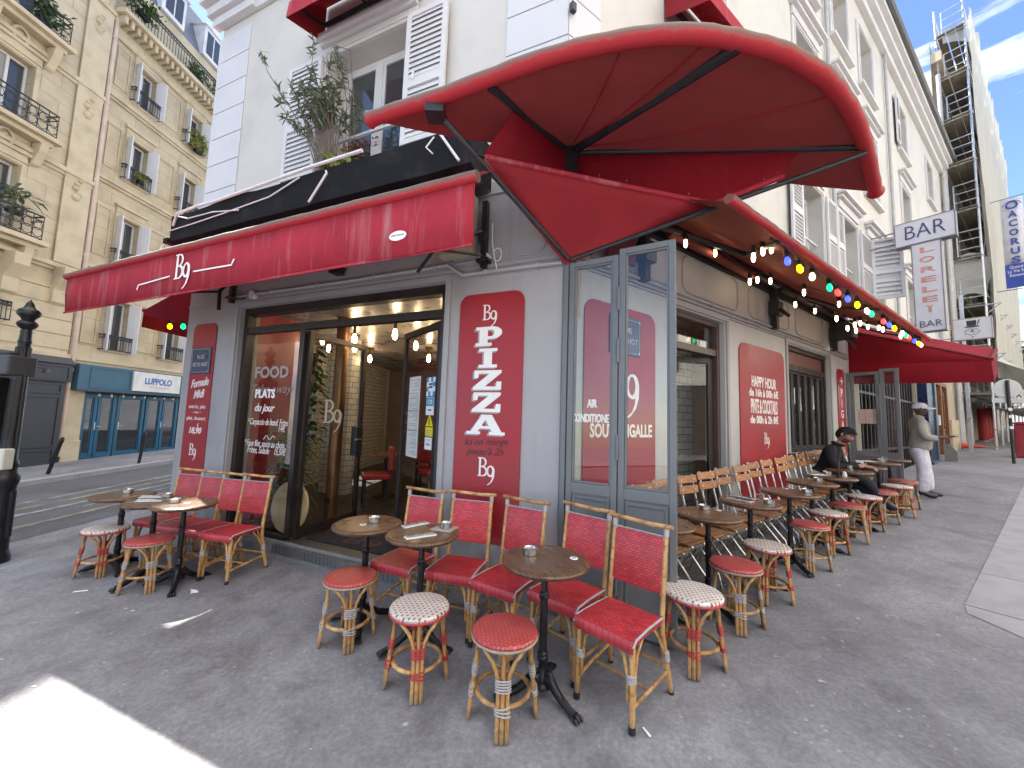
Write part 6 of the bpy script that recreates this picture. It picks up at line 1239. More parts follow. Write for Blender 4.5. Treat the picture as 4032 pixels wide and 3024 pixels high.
# blue shop on its ground floor
BLUE = mk('petrol_blue_paint', (.012, .085, .15), .35, dark=.8, sc=3); BLUEG = mk('matt_petrol_fascia', (.045, .11, .16), .6)
t = place('blue_shopfront', 'petrol blue shopfront with white LUPPOLO sign across the side street', 'shopfront', FO(2.5, .1, 0))
m = MB(); m.box(FO, -.42, 9, .002, .3, 1.98, 2.74); fb = m.build('fascia', BLUEG, t, bevel=.01); m = MB(); frame(m, FO, -.12, 1.08, 2.04, 2.68, .301, .315, .03); frame(m, FO, 2.92, 8.9, 2.04, 2.68, .301, .315, .03); m.box(FO, -.45, 9, .29, .34, 1.95, 1.979); m.build('fascia_frame', BLUE, t)
m = MB(); m.box(FO, 1.12, 2.86, .301, .36, 2.04, 2.7); sg = m.build('white_sign_board', mk('off_white_sign', (.62, .6, .58), .5), t, bevel=.006); text('sign_lettering', 'LUPPOLO', FO, 2.0, 2.4, .3, mk('blue_sign_letter', (.05, .13, .36), .5), sg, b=.363, fit=1.0, bold=.012); text('sign_lettering', 'birra artigianale', FO, 2.0, 2.2, .06, GREYL, sg, b=.363, fit=.6)
m = MB(); e = [0, .38, .42, .92, 1.0, 1.9, 1.98, 2.55, 2.6, 3.2, 3.28, 4.2, 4.3, 5.2]
for a0, a1 in ((0, .4), (.42, .95), (1.0, 1.9), (1.95, 2.55), (2.58, 3.2), (3.25, 4.1), (4.15, 5)): frame(m, FO, a0, a1, -.14, 1.86, -.06, .04, .09, wb=.14, wt=.1); frame(m, FO, a0 + .095, a1 - .095, .005, 1.755, -.03, .02, .02)
fr = m.build('door_frame', BLUE, t, bevel=.004); m = MB()
for a0, a1 in ((0, .4), (.42, .95), (1.0, 1.9), (1.95, 2.55), (2.58, 3.2), (3.25, 4.1), (4.15, 5)): m.box(FO, a0 + .1, a1 - .1, -.01, -.004, 0, 1.75)
m.build('glass_pane', GLASSD, fr)
m = MB(); 
for a in (.38, 1.08, 2.56): m.tube([FO(a, .04, .85), FO(a, .09, .85), FO(a + .12, .09, .85)], .012, 6); m.box(FO, a - .015, a + .015, .041, .05, .75, .98)
m.build('door_handle', STEEL, fr)
m = MB(); m.box(FO, -.1, 9, -2.6, -2.5, -.2, 2); m.box(FO, -.1, 9, -2.5, -.3, -.21, -.15); m.box(FO, -.1, 9, -2.5, -.3, 1.96, 2.0); m.build('shop_interior', mk('dim_grey_wall', (.16, .15, .14), .8), t)
m = MB(); frame(m, FO, .5, .85, .7, 1.3, -2.49, -2.46, .03); frame(m, FO, .1, .35, .0, .95, -.9, -.87, .03); m.build('inside_frame', PAPER, t)
m = MB(); m.box(FO, 1.5, 3.1, -1.5, -1.0, .55, .6); m.box(FO, 2.1, 3.2, -2.4, -2.2, .9, .93); m.box(FO, 2.1, 3.2, -2.4, -2.2, 1.3, 1.33); m.build('inside_shelf', TABW, t)
t2 = place('shop_bulb_string', 'string of small bulbs along the blue shopfront', 'string light', FO(1.6, .2, 1.9)); m = MB(); m.tube([FO(-.1 + i * .1, .16, 1.9 - .015 * sin(i * .9)) for i in range(40)], .006, 4); m.build('cable', BLACKM, t2)
for i in range(9): bulb(FO(.3 + i * .36, .17, 1.84), PLASTW, t2, .03)
m = MB(); m.box(FO, -.42, -.02, .001, .09, -.3, 1.95); m.box(FO, -.48, -.02, .09, .14, -.3, .45); m.build('stone_pier', TRIM, HB, bevel=.01)
# richer stone house at the far left with a dark closed shop
HA_ = place('ornate_stone_house', 'ornate golden stone house at the left edge with curved iron balconies', 'building', FO(-3, 0, -.3), 'stone houses across the side street')
FA = Fr(FO(0, .12, 0), Od, On); CA = [(-3.0, -2.2), (-5.4, -4.6), (-7.8, -7.0)]; RA = [(5.9, 7.75), (8.8, 10.55), (11.6, 13.3)]
m = MB(); holes_wall(m, FA, -10, -.62, 2.82, 16, [(a, b, z0, z1) for a, b in CA for z0, z1 in RA] + [(a, b, 3.6, 5.1) for a, b in CA], .35); holes_wall(m, FA, -10, -.62, -.6, 2.82, [], .3); m.poly([FA(-.62, 0, -.6), FA(-.62, -.4, -.6), FA(-.62, -.4, 16), FA(-.62, 0, 16)]); m.build('stone_wall', STONE, HA_)
for a0, a1 in CA:
    for z0, z1 in RA:
        owindow(FA, a0, a1, z0, z1, HA_, False, False); railing(FA, a0 - .35, a1 + .35, z0 - .02, z0 + .62, .4, HA_, 7, True)
        m = MB(); m.box(FA, a0 - .5, a1 + .5, .001, .45, z0 - .16, z0 - .04); m.box(FA, a0 - .4, a1 + .4, .001, .3, z0 - .28, z0 - .161)
        for a in (a0 - .3, a1 + .14): m.prism([FA(a, .02, z0 - .28), FA(a, .3, z0 - .28), FA(a, .26, z0 - .5), FA(a, .1, z0 - .85), FA(a, .02, z0 - .9)], Od * .18)
        m.prism([FA(a0 - .15 + (a1 - a0 + .3) * i / 12, .001, z1 + .1 + .22 * sin(pi * i / 12)) for i in range(13)], On * .07); m.tube([FA((a0 + a1) / 2 + .16 * cos(q), .06, z1 + .55 + .2 * sin(q)) for q in [2 * pi * i / 14 for i in range(14)]], .04, 6, closed=True)
        m.lathe([(.1, 0), (.08, .05), (.02, .08)], (0, 0, 0), 10, F=Fr(FA((a0 + a1) / 2, .02, z1 + .55), Od, (0, 0, 1), On)); m.build('balcony_slab', TRIM, HA_, bevel=.01)
    owindow(FA, a0, a1, 3.6, 5.1, HA_, True, False)
m = MB()
for z in (2.86, 5.4, 8.2, 11.0, 13.9): m.box(FA, -10, -.6, .001, .1, z, z + .12); m.box(FA, -10, -.6, .001, .05, z - .1, z - .001)
for z in [3.1 + i * .42 for i in range(5)]: m.box(FA, -10, -.63, .001, .028, z, z + .39)
m.box(FA, -1.3, -.64, .029, .07, 5.55, 13.8)
for z in (4.7, 7.6, 10.2, 13.0):
    for k in range(5): m.lathe([(.12 - .015 * k, 0), (.09 - .01 * k, .06), (.02, .1)], (0, 0, 0), 8, F=Fr(FA(-1.0 + .06 * sin(k * 2), .06, z + .13 * k), Od, (0, 0, 1), On))
for a in (-1.25, -2.3): m.prism([FA(a, .01, 5.4), FA(a, .4, 5.4), FA(a, .38, 5.1), FA(a, .14, 4.75), FA(a, .12, 4.4), FA(a, .01, 4.3)], Od * .32)
m.build('mouldings', TRIM, HA_, bevel=.008)
bush('leafy plants in the top left balcony', FA, -2.4, .3, 11.75, .5, .6, 220, LEAF, .2); bush('spiky plant in dark planter on the lower left balcony', FA, -2.35, .25, 6.45, .5, .6, 90, LEAFO, .2, .03, .3)
t = place('dark_shopfront', 'closed dark grey panelled shopfront at the left edge', 'shopfront', FA(-2.5, .1, -.2)); DK = mk('charcoal_shop_paint', (.032, .033, .038), .45, dark=.8, sc=4)
m = MB(); m.box(FA, -6, -.6, .002, .22, 2.15, 2.66); m.box(FA, -6, -.66, .002, .14, -.5, 2.15); m.prism([FA(-6, .0, 2.95), FA(-6, .28, 2.68), FA(-6, .28, 2.661), FA(-6, .0, 2.661)], Od * 5.42); m.build('shop_board', DK, t, bevel=.01)
m = MB(); 
for a0, a1 in ((-2.35, -.75), (-4.2, -2.5), (-5.9, -4.3)): frame(m, FA, a0, a1, .3, 1.75, .141, .165, .06); frame(m, FA, a0, a1, 1.8, 2.1, .141, .165, .05); frame(m, FA, a0, a1, -.2, .25, .141, .165, .05)
frame(m, FA, -5.9, -.68, 2.2, 2.6, .221, .24, .04); m.build('panel_moulding', DK, t, bevel=.004)
m = MB(); m.tube([FA(-1.75, .22, 2.45), FA(-1.75, .5, 2.5), FA(-1.55, .6, 2.44)], .012, 6); m.lathe([(.02, .06), (.05, .04), (.11, -.05), (.1, -.05), (.03, .03)], FA(-1.5, .62, 2.4), 14); m.build('spot_lamp', BLACKM, t, smooth=True)
# ------------------------------------------------------------------ window box plants on the corner face
rr = random.Random(33)
t = place('window_planter', 'olive shrub with yellow green and russet plants on the first floor sill', 'plant', FL(2.5, .18, 4.3))
m = MB(); m.box(FL, 2.0, 2.9, .04, .16, 3.96, 4.1); m.build('planter_box', BLACKM, t)
m = MB(); br = MB()
for i in range(44):
    a0 = 2.66 + rr.gauss(0, .06); tip = V((2.8 + rr.gauss(0, .24), .26 + rr.gauss(0, .13), 5.0 + rr.gauss(0, .17))); b = [FL(a0, .14, 4.1), FL(a0 + (tip.x - a0) * .4, .22, 4.6), FL(a0 + (tip.x - a0) * .8, tip.y, 4.6 + (tip.z - 4.6) * .7), FL(*tip)]
    br.tube(b, [.007, .006, .004, .002], 5)
    for k in range(30):
        f = .45 + .65 * rr.random(); p = b[1].lerp(b[2], min(1, f * 1.6 - .3)) if f < .75 else b[2].lerp(b[3], (f - .6) / .4)
        leafcard(m, p, V((rr.gauss(0, 1), rr.gauss(0, 1), rr.gauss(.3, .7))), .06 + rr.random() * .03, .009, rr, .1)
for k in range(3):
    b = [FL(2.4 - k * .07, .14, 4.1), FL(2.4 - k * .05, .2, 4.9), FL(2.5 - k * .05, .2, 5.3 + .1 * k), FL(2.62, .22, 5.5 + .06 * k)]; br.tube(b, .004, 5)
    for j in range(26): f = .5 + .5 * rr.random(); leafcard(m, b[1].lerp(b[3], f), V((rr.gauss(0, 1), rr.gauss(0, 1), .7)), .055, .006, rr, .1)
m.build('olive_leaves', LEAFO, t); br.build('stems', BARK, t)
m = MB()
for k in range(46): a = rr.random() * 6.28; leafcard(m, FL(2.52 + rr.gauss(0, .1), .18, 4.14), FL.a * cos(a) + FL.b * sin(a) * .6 + V((0, 0, .9)), .2 + rr.random() * .12, .03, rr, .35)
m.build('succulent_leaves', LEAFY, t)
m = MB()
for k in range(120): leafcard(m, FL(2.2 + rr.gauss(0, .09), .18, 4.2 + rr.random() * .2), V((rr.gauss(0, 1), rr.gauss(0, 1), rr.gauss(.5, .7))), .05, .012, rr, .2)
m.build('russet_leaves', LEAFR, t)
# ------------------------------------------------------------------ ground floor of the next premises along the long face
t = place('neighbour_shopfront', 'next door shopfronts with navy pillar and tall brown wooden door', 'shopfront', FR(13, .05, .4))
NAVY = mk('navy_pillar_paint', (.012, .02, .06), .3, dark=.8); BLG = mk('slate_blue_frame_paint', (.05, .09, .12), .4)
m = MB(); holes_wall(m, FR, 7.3, 19.9, -.3, 3.49, [(8.0, 13.2, .4, 3.0), (15.4, 18.0, .6, 3.2)], .3); m.build('shop_wall', mk('beige_painted_wall', (.42, .36, .28), .7), t)
m = MB(); m.box(FR, 13.3, 14.1, .002, .2, .3, 3.4); m.build('navy_pillar', NAVY, t, bevel=.01); m = MB(); m.box(FR, 14.11, 14.3, .002, .24, .3, 3.4); m.box(FR, 13.25, 14.35, .002, .26, .3, .75); m.build('pillar_edge', BLG, t, bevel=.01)
m = MB(); 
for i in range(18): m.box(FR, 8.05 + i * .29, 8.09 + i * .29, -.1, -.05, .5, 3.0)
for z in (.5, 1.1, 2.3, 2.95): m.box(FR, 8.0, 13.2, -.11, -.04, z, z + .05)
m.build('window_bars', DKWOOD, t); m = MB(); m.box(FR, 8.0, 13.2, -.2, -.19, .4, 3.0); m.build('glass_pane', PANE, t)
m = MB(); frame(m, FR, 15.4, 18.0, .6, 3.2, -.12, .03, .12); m.box(FR, 16.6, 16.75, -.11, .05, .6, 3.1)
for a0 in (15.55, 16.8):
    m.box(FR, a0, a0 + 1.05, -.12, -.06, .6, 3.08)
    for z0, z1 in ((.9, 1.5), (1.6, 2.9)): frame(m, FR, a0 + .1, a0 + .95, z0, z1, -.059, -.03, .06); 
m.build('wooden_door', DOORW, t, bevel=.01)
m = MB(); m.box(FR, 14.45, 15.2, .002, .06, .62, 3.2); frame(m, FR, 14.5, 15.15, 1.2, 3.1, .061, .1, .06); m.build('brown_panel', DOORW, t, bevel=.01)
m = MB(); m.box(FR, 14.75, 15.1, .11, .2, 1.75, 2.05); m.box(FR, 14.8, 15.0, .105, .13, 2.15, 2.4); m.build('letter_box', PIPE, t, bevel=.01)
m = MB(); m.box(FR, 18.1, 19.9, .002, .08, .5, 2.0); m.build('stone_base', TRIM, t, bevel=.02)
# leaning board by the pillar
t = place('leaning_board', 'grey board leaning on the pavement beside navy pillar', 'board', G(FR, 14.7, .45)); m = MB(); p0 = G(FR, 14.55, .3); p1 = G(FR, 14.75, .52); up = V((0, 0, .5)) - Rd * .2
m.prism([p0, p1, p1 + up * .55, p0.lerp(p1, .5) + up, p0 + up * .95], Rd * .03); m.build('board', mk('grey_board', (.15, .15, .15), .6), t); m = MB(); m.tube([p0 + Rd * .4, p0.lerp(p1, .3) + up * .8], .015, 6); m.build('prop_leg', BLACKM, t)
# ------------------------------------------------------------------ hanging signs on the long face
LITW = mk('sign_white_acrylic', (.56, .56, .6), .45, dark=.92, sc=3); SGF = mk('sign_grey_frame', (.2, .2, .23), .5)
def hs(R_): return Fr(FR(R_, 0, 0), Rn, -Rd)
F = hs(9.0); t = place('bar_sign', 'projecting white sign reading BAR above vertical LORELEÏ letters', 'sign', F(.9, 0, 4.5))
m = MB(); m.box(F, .48, 1.32, -.1, .1, 5.37, 5.86); p1 = m.build('top_board', LITW, t, bevel=.01); m = MB(); frame(m, F, .47, 1.33, 5.36, 5.87, -.105, .106, .018); m.build('top_edge', SGF, p1)
m = MB(); m.box(F, .71, 1.11, -.09, .09, 3.54, 5.355); p2 = m.build('tall_board', LITW, t, bevel=.01); m = MB(); frame(m, F, .7, 1.12, 3.53, 5.356, -.095, .096, .015); m.build('tall_edge', SGF, p2)
for dx, mt, b in ((.012, GREYL, .1015), (0, NAVYL, .104)): text('sign_lettering', 'BAR', F, .9 + dx, 5.615 - dx, .42, mt, p1, b=b, fit=.56, bold=-.006)
for i, ch in enumerate('LORELEÏ'):
    z = 5.2 - i * .205
    for dx, mt, b in ((.014, mk('pale_orange_shade', (.42, .33, .2), .6) if i == 0 else bpy.data.materials['pale_orange_shade'], .0915), (0, REDL, .094)): text('sign_letter', ch, F, .91 + dx, z - dx * .6, .2, mt, p2, b=b, fit=.2 if ch != 'Ï' else .09, sy=.8)
for dx, mt, b in ((.01, GREYL, .0915), (0, NAVYL, .094)): text('sign_lettering', 'BAR', F, .91 + dx, 3.68 - dx, .19, mt, p2, b=b, fit=.3, bold=-.003)
m = MB()
for z in (5.5, 5.75): m.tube([F(0, 0, z), F(.48, 0, z)], .015, 6)
m.tube([F(0, 0, 3.7), F(.7, 0, 3.7)], .012, 6); m.build('bracket', SGF, t)
F = hs(13.0); t = place('hat_sign', 'projecting white sign with a black top hat and moustached face outline', 'sign', F(1.1, 0, 4.2))
m = MB(); m.box(F, .78, 1.42, -.06, .06, 3.93, 4.47); p1 = m.build('board', LITW, t, bevel=.008); m = MB(); frame(m, F, .77, 1.43, 3.92, 4.48, -.065, .066, .02); m.tube([F(0, 0, 4.4), F(.78, 0, 4.4)], .012, 6); m.tube([F(0, 0, 4.0), F(.78, 0, 4.0)], .012, 6); m.build('frame', mk('faded_pink_frame', (.4, .3, .3), .5), p1)
m = MB(); m.prism([F(1.02, .062, 4.28), F(1.17, .062, 4.28), F(1.18, .062, 4.41), F(1.01, .062, 4.41)], -Rd * .002); m.prism([F(.98 + .12 + .13 * cos(q), .062, 4.255 + .022 * sin(q)) for q in [2 * pi * i / 16 for i in range(16)]], -Rd * .003); m.prism([F(1.18, .062, 4.3), F(1.2, .062, 4.3), F(1.24, .062, 4.42), F(1.22, .062, 4.42)], -Rd * .002)
m.prism([F(1.07 + x, .062, 4.12 + z) for x, z in ((0, 0), (.06, 0), (.06, .015), (.035, .02), (.035, .03), (.05, .035), (.05, .05), (.01, .05), (.01, .035), (.025, .03), (.025, .02), (0, .015))], -Rd * .003); m.prism([F(1.08, .062, 4.0), F(1.13, .062, 4.0), F(1.105, .062, 3.975)], -Rd * .002); m.tube([F(1.1 + (.12 + .012 * cos(7 * q)) * cos(q), .063, 4.12 + (.075 + .01 * cos(7 * q)) * sin(q)) for q in [2 * pi * i / 42 for i in range(42)]], .004, 4, closed=True); m.build('hat_and_face_print', BLKL, p1)
F = hs(22.0); t = place('banner', 'tall white vertical banner reading ACORUS on the scaffolding', 'banner', F(1.55, 0, 9))
m = MB(); m.grid([[F(1.3, .0, z), F(1.48, -.03, z), F(1.66, .02, z), F(1.84, .0, z)] for z in (10.8, 9.9, 9, 8.15)]); p1 = m.build('banner_cloth', mk('white_banner_cloth', (.6, .6, .63), .8), t, smooth=True, thick=.01)
m = MB(); m.box(F, 1.3, 1.84, .03, .045, 7.2, 8.14); p2 = m.build('blue_field', mk('royal_blue_cloth', (.03, .06, .32), .7), t)
for i, ch in enumerate('ACORUS'): text('banner_letter', ch, F, 1.58, 10.13 - i * .37, .36, mk('blue_banner_letter', (.05, .07, .3), .6) if i == 0 else bpy.data.materials['blue_banner_letter'], p1, b=.055, bold=.012, fit=.22)
text('banner_lettering', 'Quand\nLa Vie Se\nRénove', F, 1.57, 7.85, .16, WHT, p2, b=.05, fit=.42, vertical=1.0)
m = MB(); m.tube([F(1.58 + .13 * cos(q), .06, 10.5 + .12 * sin(q) * (1 if sin(q) < 0 else 1.2)) for q in [2 * pi * i / 20 for i in range(20)]], .03, 5, closed=True); m.tube([F(1.58 + .24 * cos(q), .06, 10.42 + .26 * sin(q)) for q in [pi * (.1 + .8 * i / 10) for i in range(11)]], .012, 5); m.build('logo_mark', bpy.data.materials['blue_banner_letter'], p1)
m = MB(); m.tube([F(.9, -.02, 10.85), F(1.9, -.02, 10.85)], .02, 6); m.tube([F(.9, -.02, 7.15), F(1.9, -.02, 7.15)], .02, 6); m.build('pole', SGF, t)
# ------------------------------------------------------------------ building under scaffolding
t = place('scaffolded_building', 'taller stone building beyond, its street face covered by scaffolding', 'building', FR(30, -1, 1)); FB = Fr(FR(0, -.05, 0), Rd, Rn)
m = MB(); holes_wall(m, FB, 19.92, 46, -.5, 17.5, [(a, a + 1.0, z, z + 1.9) for a in (21.2, 24.2, 27.2, 30.2) for z in (4.6, 7.8, 11.0, 14.0)], .4); m.build('stone_front', mk('weathered_beige_stone', (.42, .35, .26), .85, dark=.6, sc=1.5), t)
m = MB(); m.poly([FB(19.92, -.001, -.5), FB(19.92, -11, -.5), FB(19.92, -11, 20.5), FB(19.92, -6, 20.5), FB(19.92, -1.0, 17.6), FB(19.92, -.001, 16)]); m.poly([FB(46, 0, -.5), FB(46, -11, -.5), FB(46, -11, 17.5), FB(46, 0, 17.5)]); m.poly([FB(19.92, -11, 20.5), FB(46, -11, 20.5), FB(46, -6, 20.5), FB(19.92, -6, 20.5)]); m.poly([FB(19.92, -6, 20.5), FB(46, -6, 20.5), FB(46, -.4, 17.5), FB(19.92, -.4, 17.5)]); m.build('party_wall_and_roof', mk('cream_party_wall', (.48, .44, .37), .85), t)
m = MB()
for a in (21.2, 24.2, 27.2, 30.2):
    for z in (4.6, 7.8, 11.0, 14.0): m.box(FB, a + .05, a + .95, -.3, -.25, z, z + 1.9)
m.build('window_pane', PANE, t)
m = MB()
for z in (4.2, 7.4, 10.6, 13.6): m.box(FB, 19.95, 46, .001, .14, z, z + .15)
m.box(FB, 19.95, 46, .001, .3, 16.6, 17.0); m.build('cornice', TRIM, t)
railing(FB, 20.3, 22.6, 4.6, 5.5, .3, t, 16, nm='balcony_railing')
m = MB(); m.tube([FR(19.98, .12, .9), FR(19.98, .12, 16)], .07, 8); m.build('downpipe', PIPE, t)
ALU = mk('galvanised_scaffold_tube', (.5, .52, .54), .35, .6, dark=.8, sc=8); PLANK = mk('worn_scaffold_plank', (.2, .17, .13), .8, dark=.6)
t = place('scaffolding', 'galvanised tube scaffolding with planked decks climbing the taller building', 'scaffolding', FR(26, .5, 1)); m = MB(); g0 = lambda a, o: G(FR, a, o).z
DECK = [3.0, 4.45, 6.3, 8.2, 10.1, 12.0, 13.9, 15.75, 17.6]
for a in (20.1, 22.6, 25.1, 27.6, 30.1, 33, 36):
    for o in (.12, .88): m.tube([FR(a, o, g0(a, o)), FR(a, o, 18.9)], .035, 7)
    for z in DECK: m.tube([FR(a, .05, z), FR(a, .95, z)], .03, 6)
    for z in DECK[:3]: m.tube([FR(a, .88, z), FR(a, 1.25, z)], .022, 6); m.tube([FR(a, .88, z - .35), FR(a, 1.25, z)], .018, 6)
for z in DECK:
    for o in (.12, .88):
        m.tube([FR(20.0, o, z), FR(36, o, z)], .03, 6)
        for h in (.5, 1.0): m.tube([FR(20.0, o, z + h), FR(36, o, z + h)], .02, 6)
for z in DECK[1:]:
    for h in (.35, .7, 1.05): m.tube([FR(20.06, .3, z + h), FR(20.06, .88, z + h)], .02, 6)
    m.tube([FR(20.06, .3, z), FR(20.06, .3, z + 1.05)], .02, 6)
for i, z in enumerate(DECK[:-1]): m.tube([FR(20.1 + 2.5 * (i % 3), .9, z), FR(22.6 + 2.5 * (i % 3), .9, DECK[i + 1])], .022, 6)
m.build('tube_frame', ALU, t, smooth=True)
m = MB()
for z in DECK: 
    for o in (.16, .42, .66): m.box(FR, 19.95, 36, o, o + .22, z + .03, z + .07)
m.build('deck_boards', PLANK, t)
m = MB(); m.box(FR, 20.0, 20.2, .55, .95, 4.6, 4.75); m.build('red_toeboard', mk('red_brown_board', (.3, .09, .07), .7), t)
m = MB(); m.box(FR, 22.5, 25, .2, .25, 6.6, 7.1); m.build('green_sheet', mk('green_sheet', (.15, .5, .05), .7), t)
m = MB(); m.box(FR, 17.94, 18.03, .44, .53, g0(18, .5), 6.3); m.build('front_standard', ALU, t)
def net(name, mat_col, alpha):
    mm = bpy.data.materials.new(name); mm.use_nodes = True; n_ = mm.node_tree; b_ = n_.nodes['Principled BSDF']; b_.inputs['Base Color'].default_value = (*mat_col, 1); b_.inputs['Roughness'].default_value = .9; b_.inputs['Alpha'].default_value = alpha; return mm
NET = net('white_debris_netting', (.45, .44, .4), .86)
t = place('debris_netting', 'long white debris netting hanging in folds outside the scaffolding', 'netting', FR(28, 1, 8)); rr = random.Random(40); m = MB(); rows = []
for k in range(22):
    z = 3.6 + 15 * k / 21; rows.append([FR(20.5 + 16 * i / 120, 1.0 + .05 * sin(i * .9 + k * .3) + .03 * rr.random() + .06 * sin(i * .31) * sin(k * .5), z + .05 * sin(i)) for i in range(121)])
m.grid(rows); m.build('net', NET, t, smooth=True)
m = MB(); m.grid([[FR(20.2 + .5 * u, .1 + .9 * u + .1 * sin(v * 3), 8.2 - .8 * v + .3 * sin(u * 3)) for u in [i / 8 for i in range(9)]] for v in [j / 6 * 2 for j in range(7)]]); m.grid([[FR(20.1 + .2 * u, .3 + .7 * u, 17.9 - .6 * v - .4 * u * u) for u in [i / 6 for i in range(7)]] for v in [j / 4 for j in range(5)]]); m.build('loose_sheet', net('translucent_plastic_sheet', (.5, .5, .48), .6), t, smooth=True)
m = MB(); m.grid([[FR(20.3 + 8 * u, .9 + .9 * v + .1 * sin(u * 9), 4.3 + .3 * sin(u * 5) - 1.0 * v * (.6 + .4 * sin(u * 7))) for u in [i / 24 for i in range(25)]] for v in [j / 6 for j in range(7)]]); m.build('lower_sheet', NET, t, smooth=True)
t = place('grey_tarpaulin', 'sagging pale grey tarpaulin slung under the lowest scaffold deck', 'tarpaulin', FR(24, 1, 2.6)); m = MB()
m.grid([[FR(20.6 + 9 * u, .3 + 1.9 * v, 2.95 - .5 * sin(pi * v) + .04 * sin(u * 30) * v) for u in [i / 30 for i in range(31)]] for v in [j / 10 for j in range(11)]]); m.build('tarpaulin_sheet', mk('pale_grey_tarpaulin', (.42, .41, .39), .7), t, smooth=True)
for i, (a, lab) in enumerate(zip((24.6, 25.8, 27.0, 27.9, 28.7), ('nearest', 'second', 'third', 'fourth', 'farthest'))):
    t = thing('padded_scaffold_post', 'red padded sleeve round a scaffold post, %s of five under the tarpaulin' % lab, 'padded post', G(FR, a, .25), 0, 'red padded posts under the scaffolding'); m = MB(); m.lathe([(.13, .05), (.15, .1), (.15, 1.4), (.13, 1.44), (.004, 1.44)], (0, 0, 0), 16); m.build('red_sleeve', mk('red_padding', (.34, .02, .025), .6) if i == 0 else bpy.data.materials['red_padding'], t, smooth=True); m = MB(); m.lathe([(.03, 0), (.03, 1.9)], (0, 0, 0), 10); m.box(ID, -.1, .1, -.1, .1, 0, .04); m.build('steel_post', ALU, t)
t = thing('traffic_cone', 'fallen red and white traffic cone by scaffold foot', 'traffic cone', G(FR, 19.3, .45, .14), 0); m = MB(); F = Fr((0, 0, 0), Rd, (0, 0, 1), Rn); m.lathe([(.13, -.3), (.13, -.27), (.1, -.26), (.03, .25), (.004, .26)], (0, 0, 0), 14, F=F); m.build('cone', mk('orange_red_plastic', (.5, .06, .04), .5), t)
t = place('street_sign_post', 'dark street pole seen from behind with round sign and small plate', 'road sign', G(FR, 15.26, 1.47)); px = G(FR, 15.26, 1.47); m = MB(); m.tube([px, V((px.x, px.y, 3.05))], .035, 10); m.build('pole', mk('brown_black_pole', (.035, .03, .03), .5), t, smooth=True)
F = Fr((px.x, px.y, 0), (cos(radians(35)), -sin(radians(35)), 0), (-sin(radians(35)), -cos(radians(35)), 0)); m = MB(); m.lathe([(.26, .045), (.26, .06), (.25, .062), (.004, .062)], (0, 0, 0), 28, F=Fr(F(0, -.11, 2.82), F.a, F.c, F.b)); m.build('round_sign_back', mk('bare_grey_aluminium', (.4, .41, .42), .4, .5), t); m = MB(); m.box(F, -.3, .3, -.06, -.045, 2.42, 2.56); m.build('small_plate_back', bpy.data.materials['bare_grey_aluminium'], t, bevel=.005)
m = MB()
for z in (1.7, 2.0, 2.2): m.box(F, -.036, .036, .034, .04, z, z + .08)
m.build('sticker', PAPER, t)
t = thing('red_street_cabinet', 'red street cabinet at the right edge of the pavement', 'cabinet', G(FR, 17.5, 1.62), atan2(Rd.y, Rd.x)); m = MB(); m.box(ID, -.25, .25, -.2, .2, 0, 1.0); m.box(ID, -.28, .28, -.22, .22, 1.0, 1.06); m.build('cabinet_body', mk('red_cabinet_paint', (.3, .02, .03), .5), t, bevel=.02); m = MB(); m.box(ID, -.2, .2, .2, .21, .1, .9); m.box(ID, -.256, -.25, -.15, .15, .1, .9); m.build('cabinet_door', bpy.data.materials['red_cabinet_paint'], t)
for i, (a, o, lab) in enumerate(((28.5, 1.0, 'nearer grey cafe table far along the pavement'), (30.5, 1.2, 'farther grey cafe table far along the pavement'))):
    t = thing('far_cafe_table', lab, 'table', G(FR, a, o), 0, 'tables of the far cafe'); m = MB(); m.lathe([(.35, .7), (.35, .73), (.004, .73)], (0, 0, 0), 20); m.build('tabletop', PIPE, t); m = MB(); m.lathe([(.2, 0), (.2, .03), (.03, .05), (.03, .7)], (0, 0, 0), 10); m.build('pedestal', ALU, t)
# trees at the far end of the street
def tree(lab, base, h, r, n, seed):
    rr = random.Random(seed); t = thing('street_tree', lab, 'tree', base, 0, 'trees at the far end of street'); m = MB(); m.tube([V((0, 0, 0)), V((.05, 0, h * .35)), V((0, .1, h * .6)), V((.1, 0, h * .85))], [.16, .13, .08, .03], 9)
    for k in range(9): a = k * .7; m.tube([V((0, 0, h * (.35 + .05 * k))), V((cos(a), sin(a), h * (.35 + .05 * k) / r + .5)) * r * .6], [.06, .015], 6)
    m.build('trunk', BARK, t, smooth=True); m = MB(); cl = [V((rr.gauss(0, .42) * r, rr.gauss(0, .42) * r, h * .68 + rr.gauss(0, .16) * h)) for _ in range(26)]
    for i in range(n): leafcard(m, rr.choice(cl) + V((rr.gauss(0, 1), rr.gauss(0, 1), rr.gauss(0, 1))) * r * .17, V((rr.gauss(0, 1), rr.gauss(0, 1), rr.gauss(0, .8))), .3, .1, rr)
    m.build('crown', LEAF, t)
tree('leafy tree nearest at the far end of the street', G(FR, 44, 2.2), 7.5, 2.6, 2600, 3); tree('second leafy tree deeper down the street', G(FR, 56, 3.2), 9.5, 3, 2200, 4)
t = place('far_end_house', 'pale house closing the view at the far end of street', 'building', FR(75, 2, 4)); m = MB(); m.box(FR, 75, 85, -12, 14, 2, 17); m.build('wall', CREAM, t); m = MB()
for a in range(6):
    for z in (7, 10, 13): m.box(FR, 74.9, 74.99, -9 + a * 3.4, -8 + a * 3.4, z, z + 1.8)
m.build('window_pane', PANE, t)
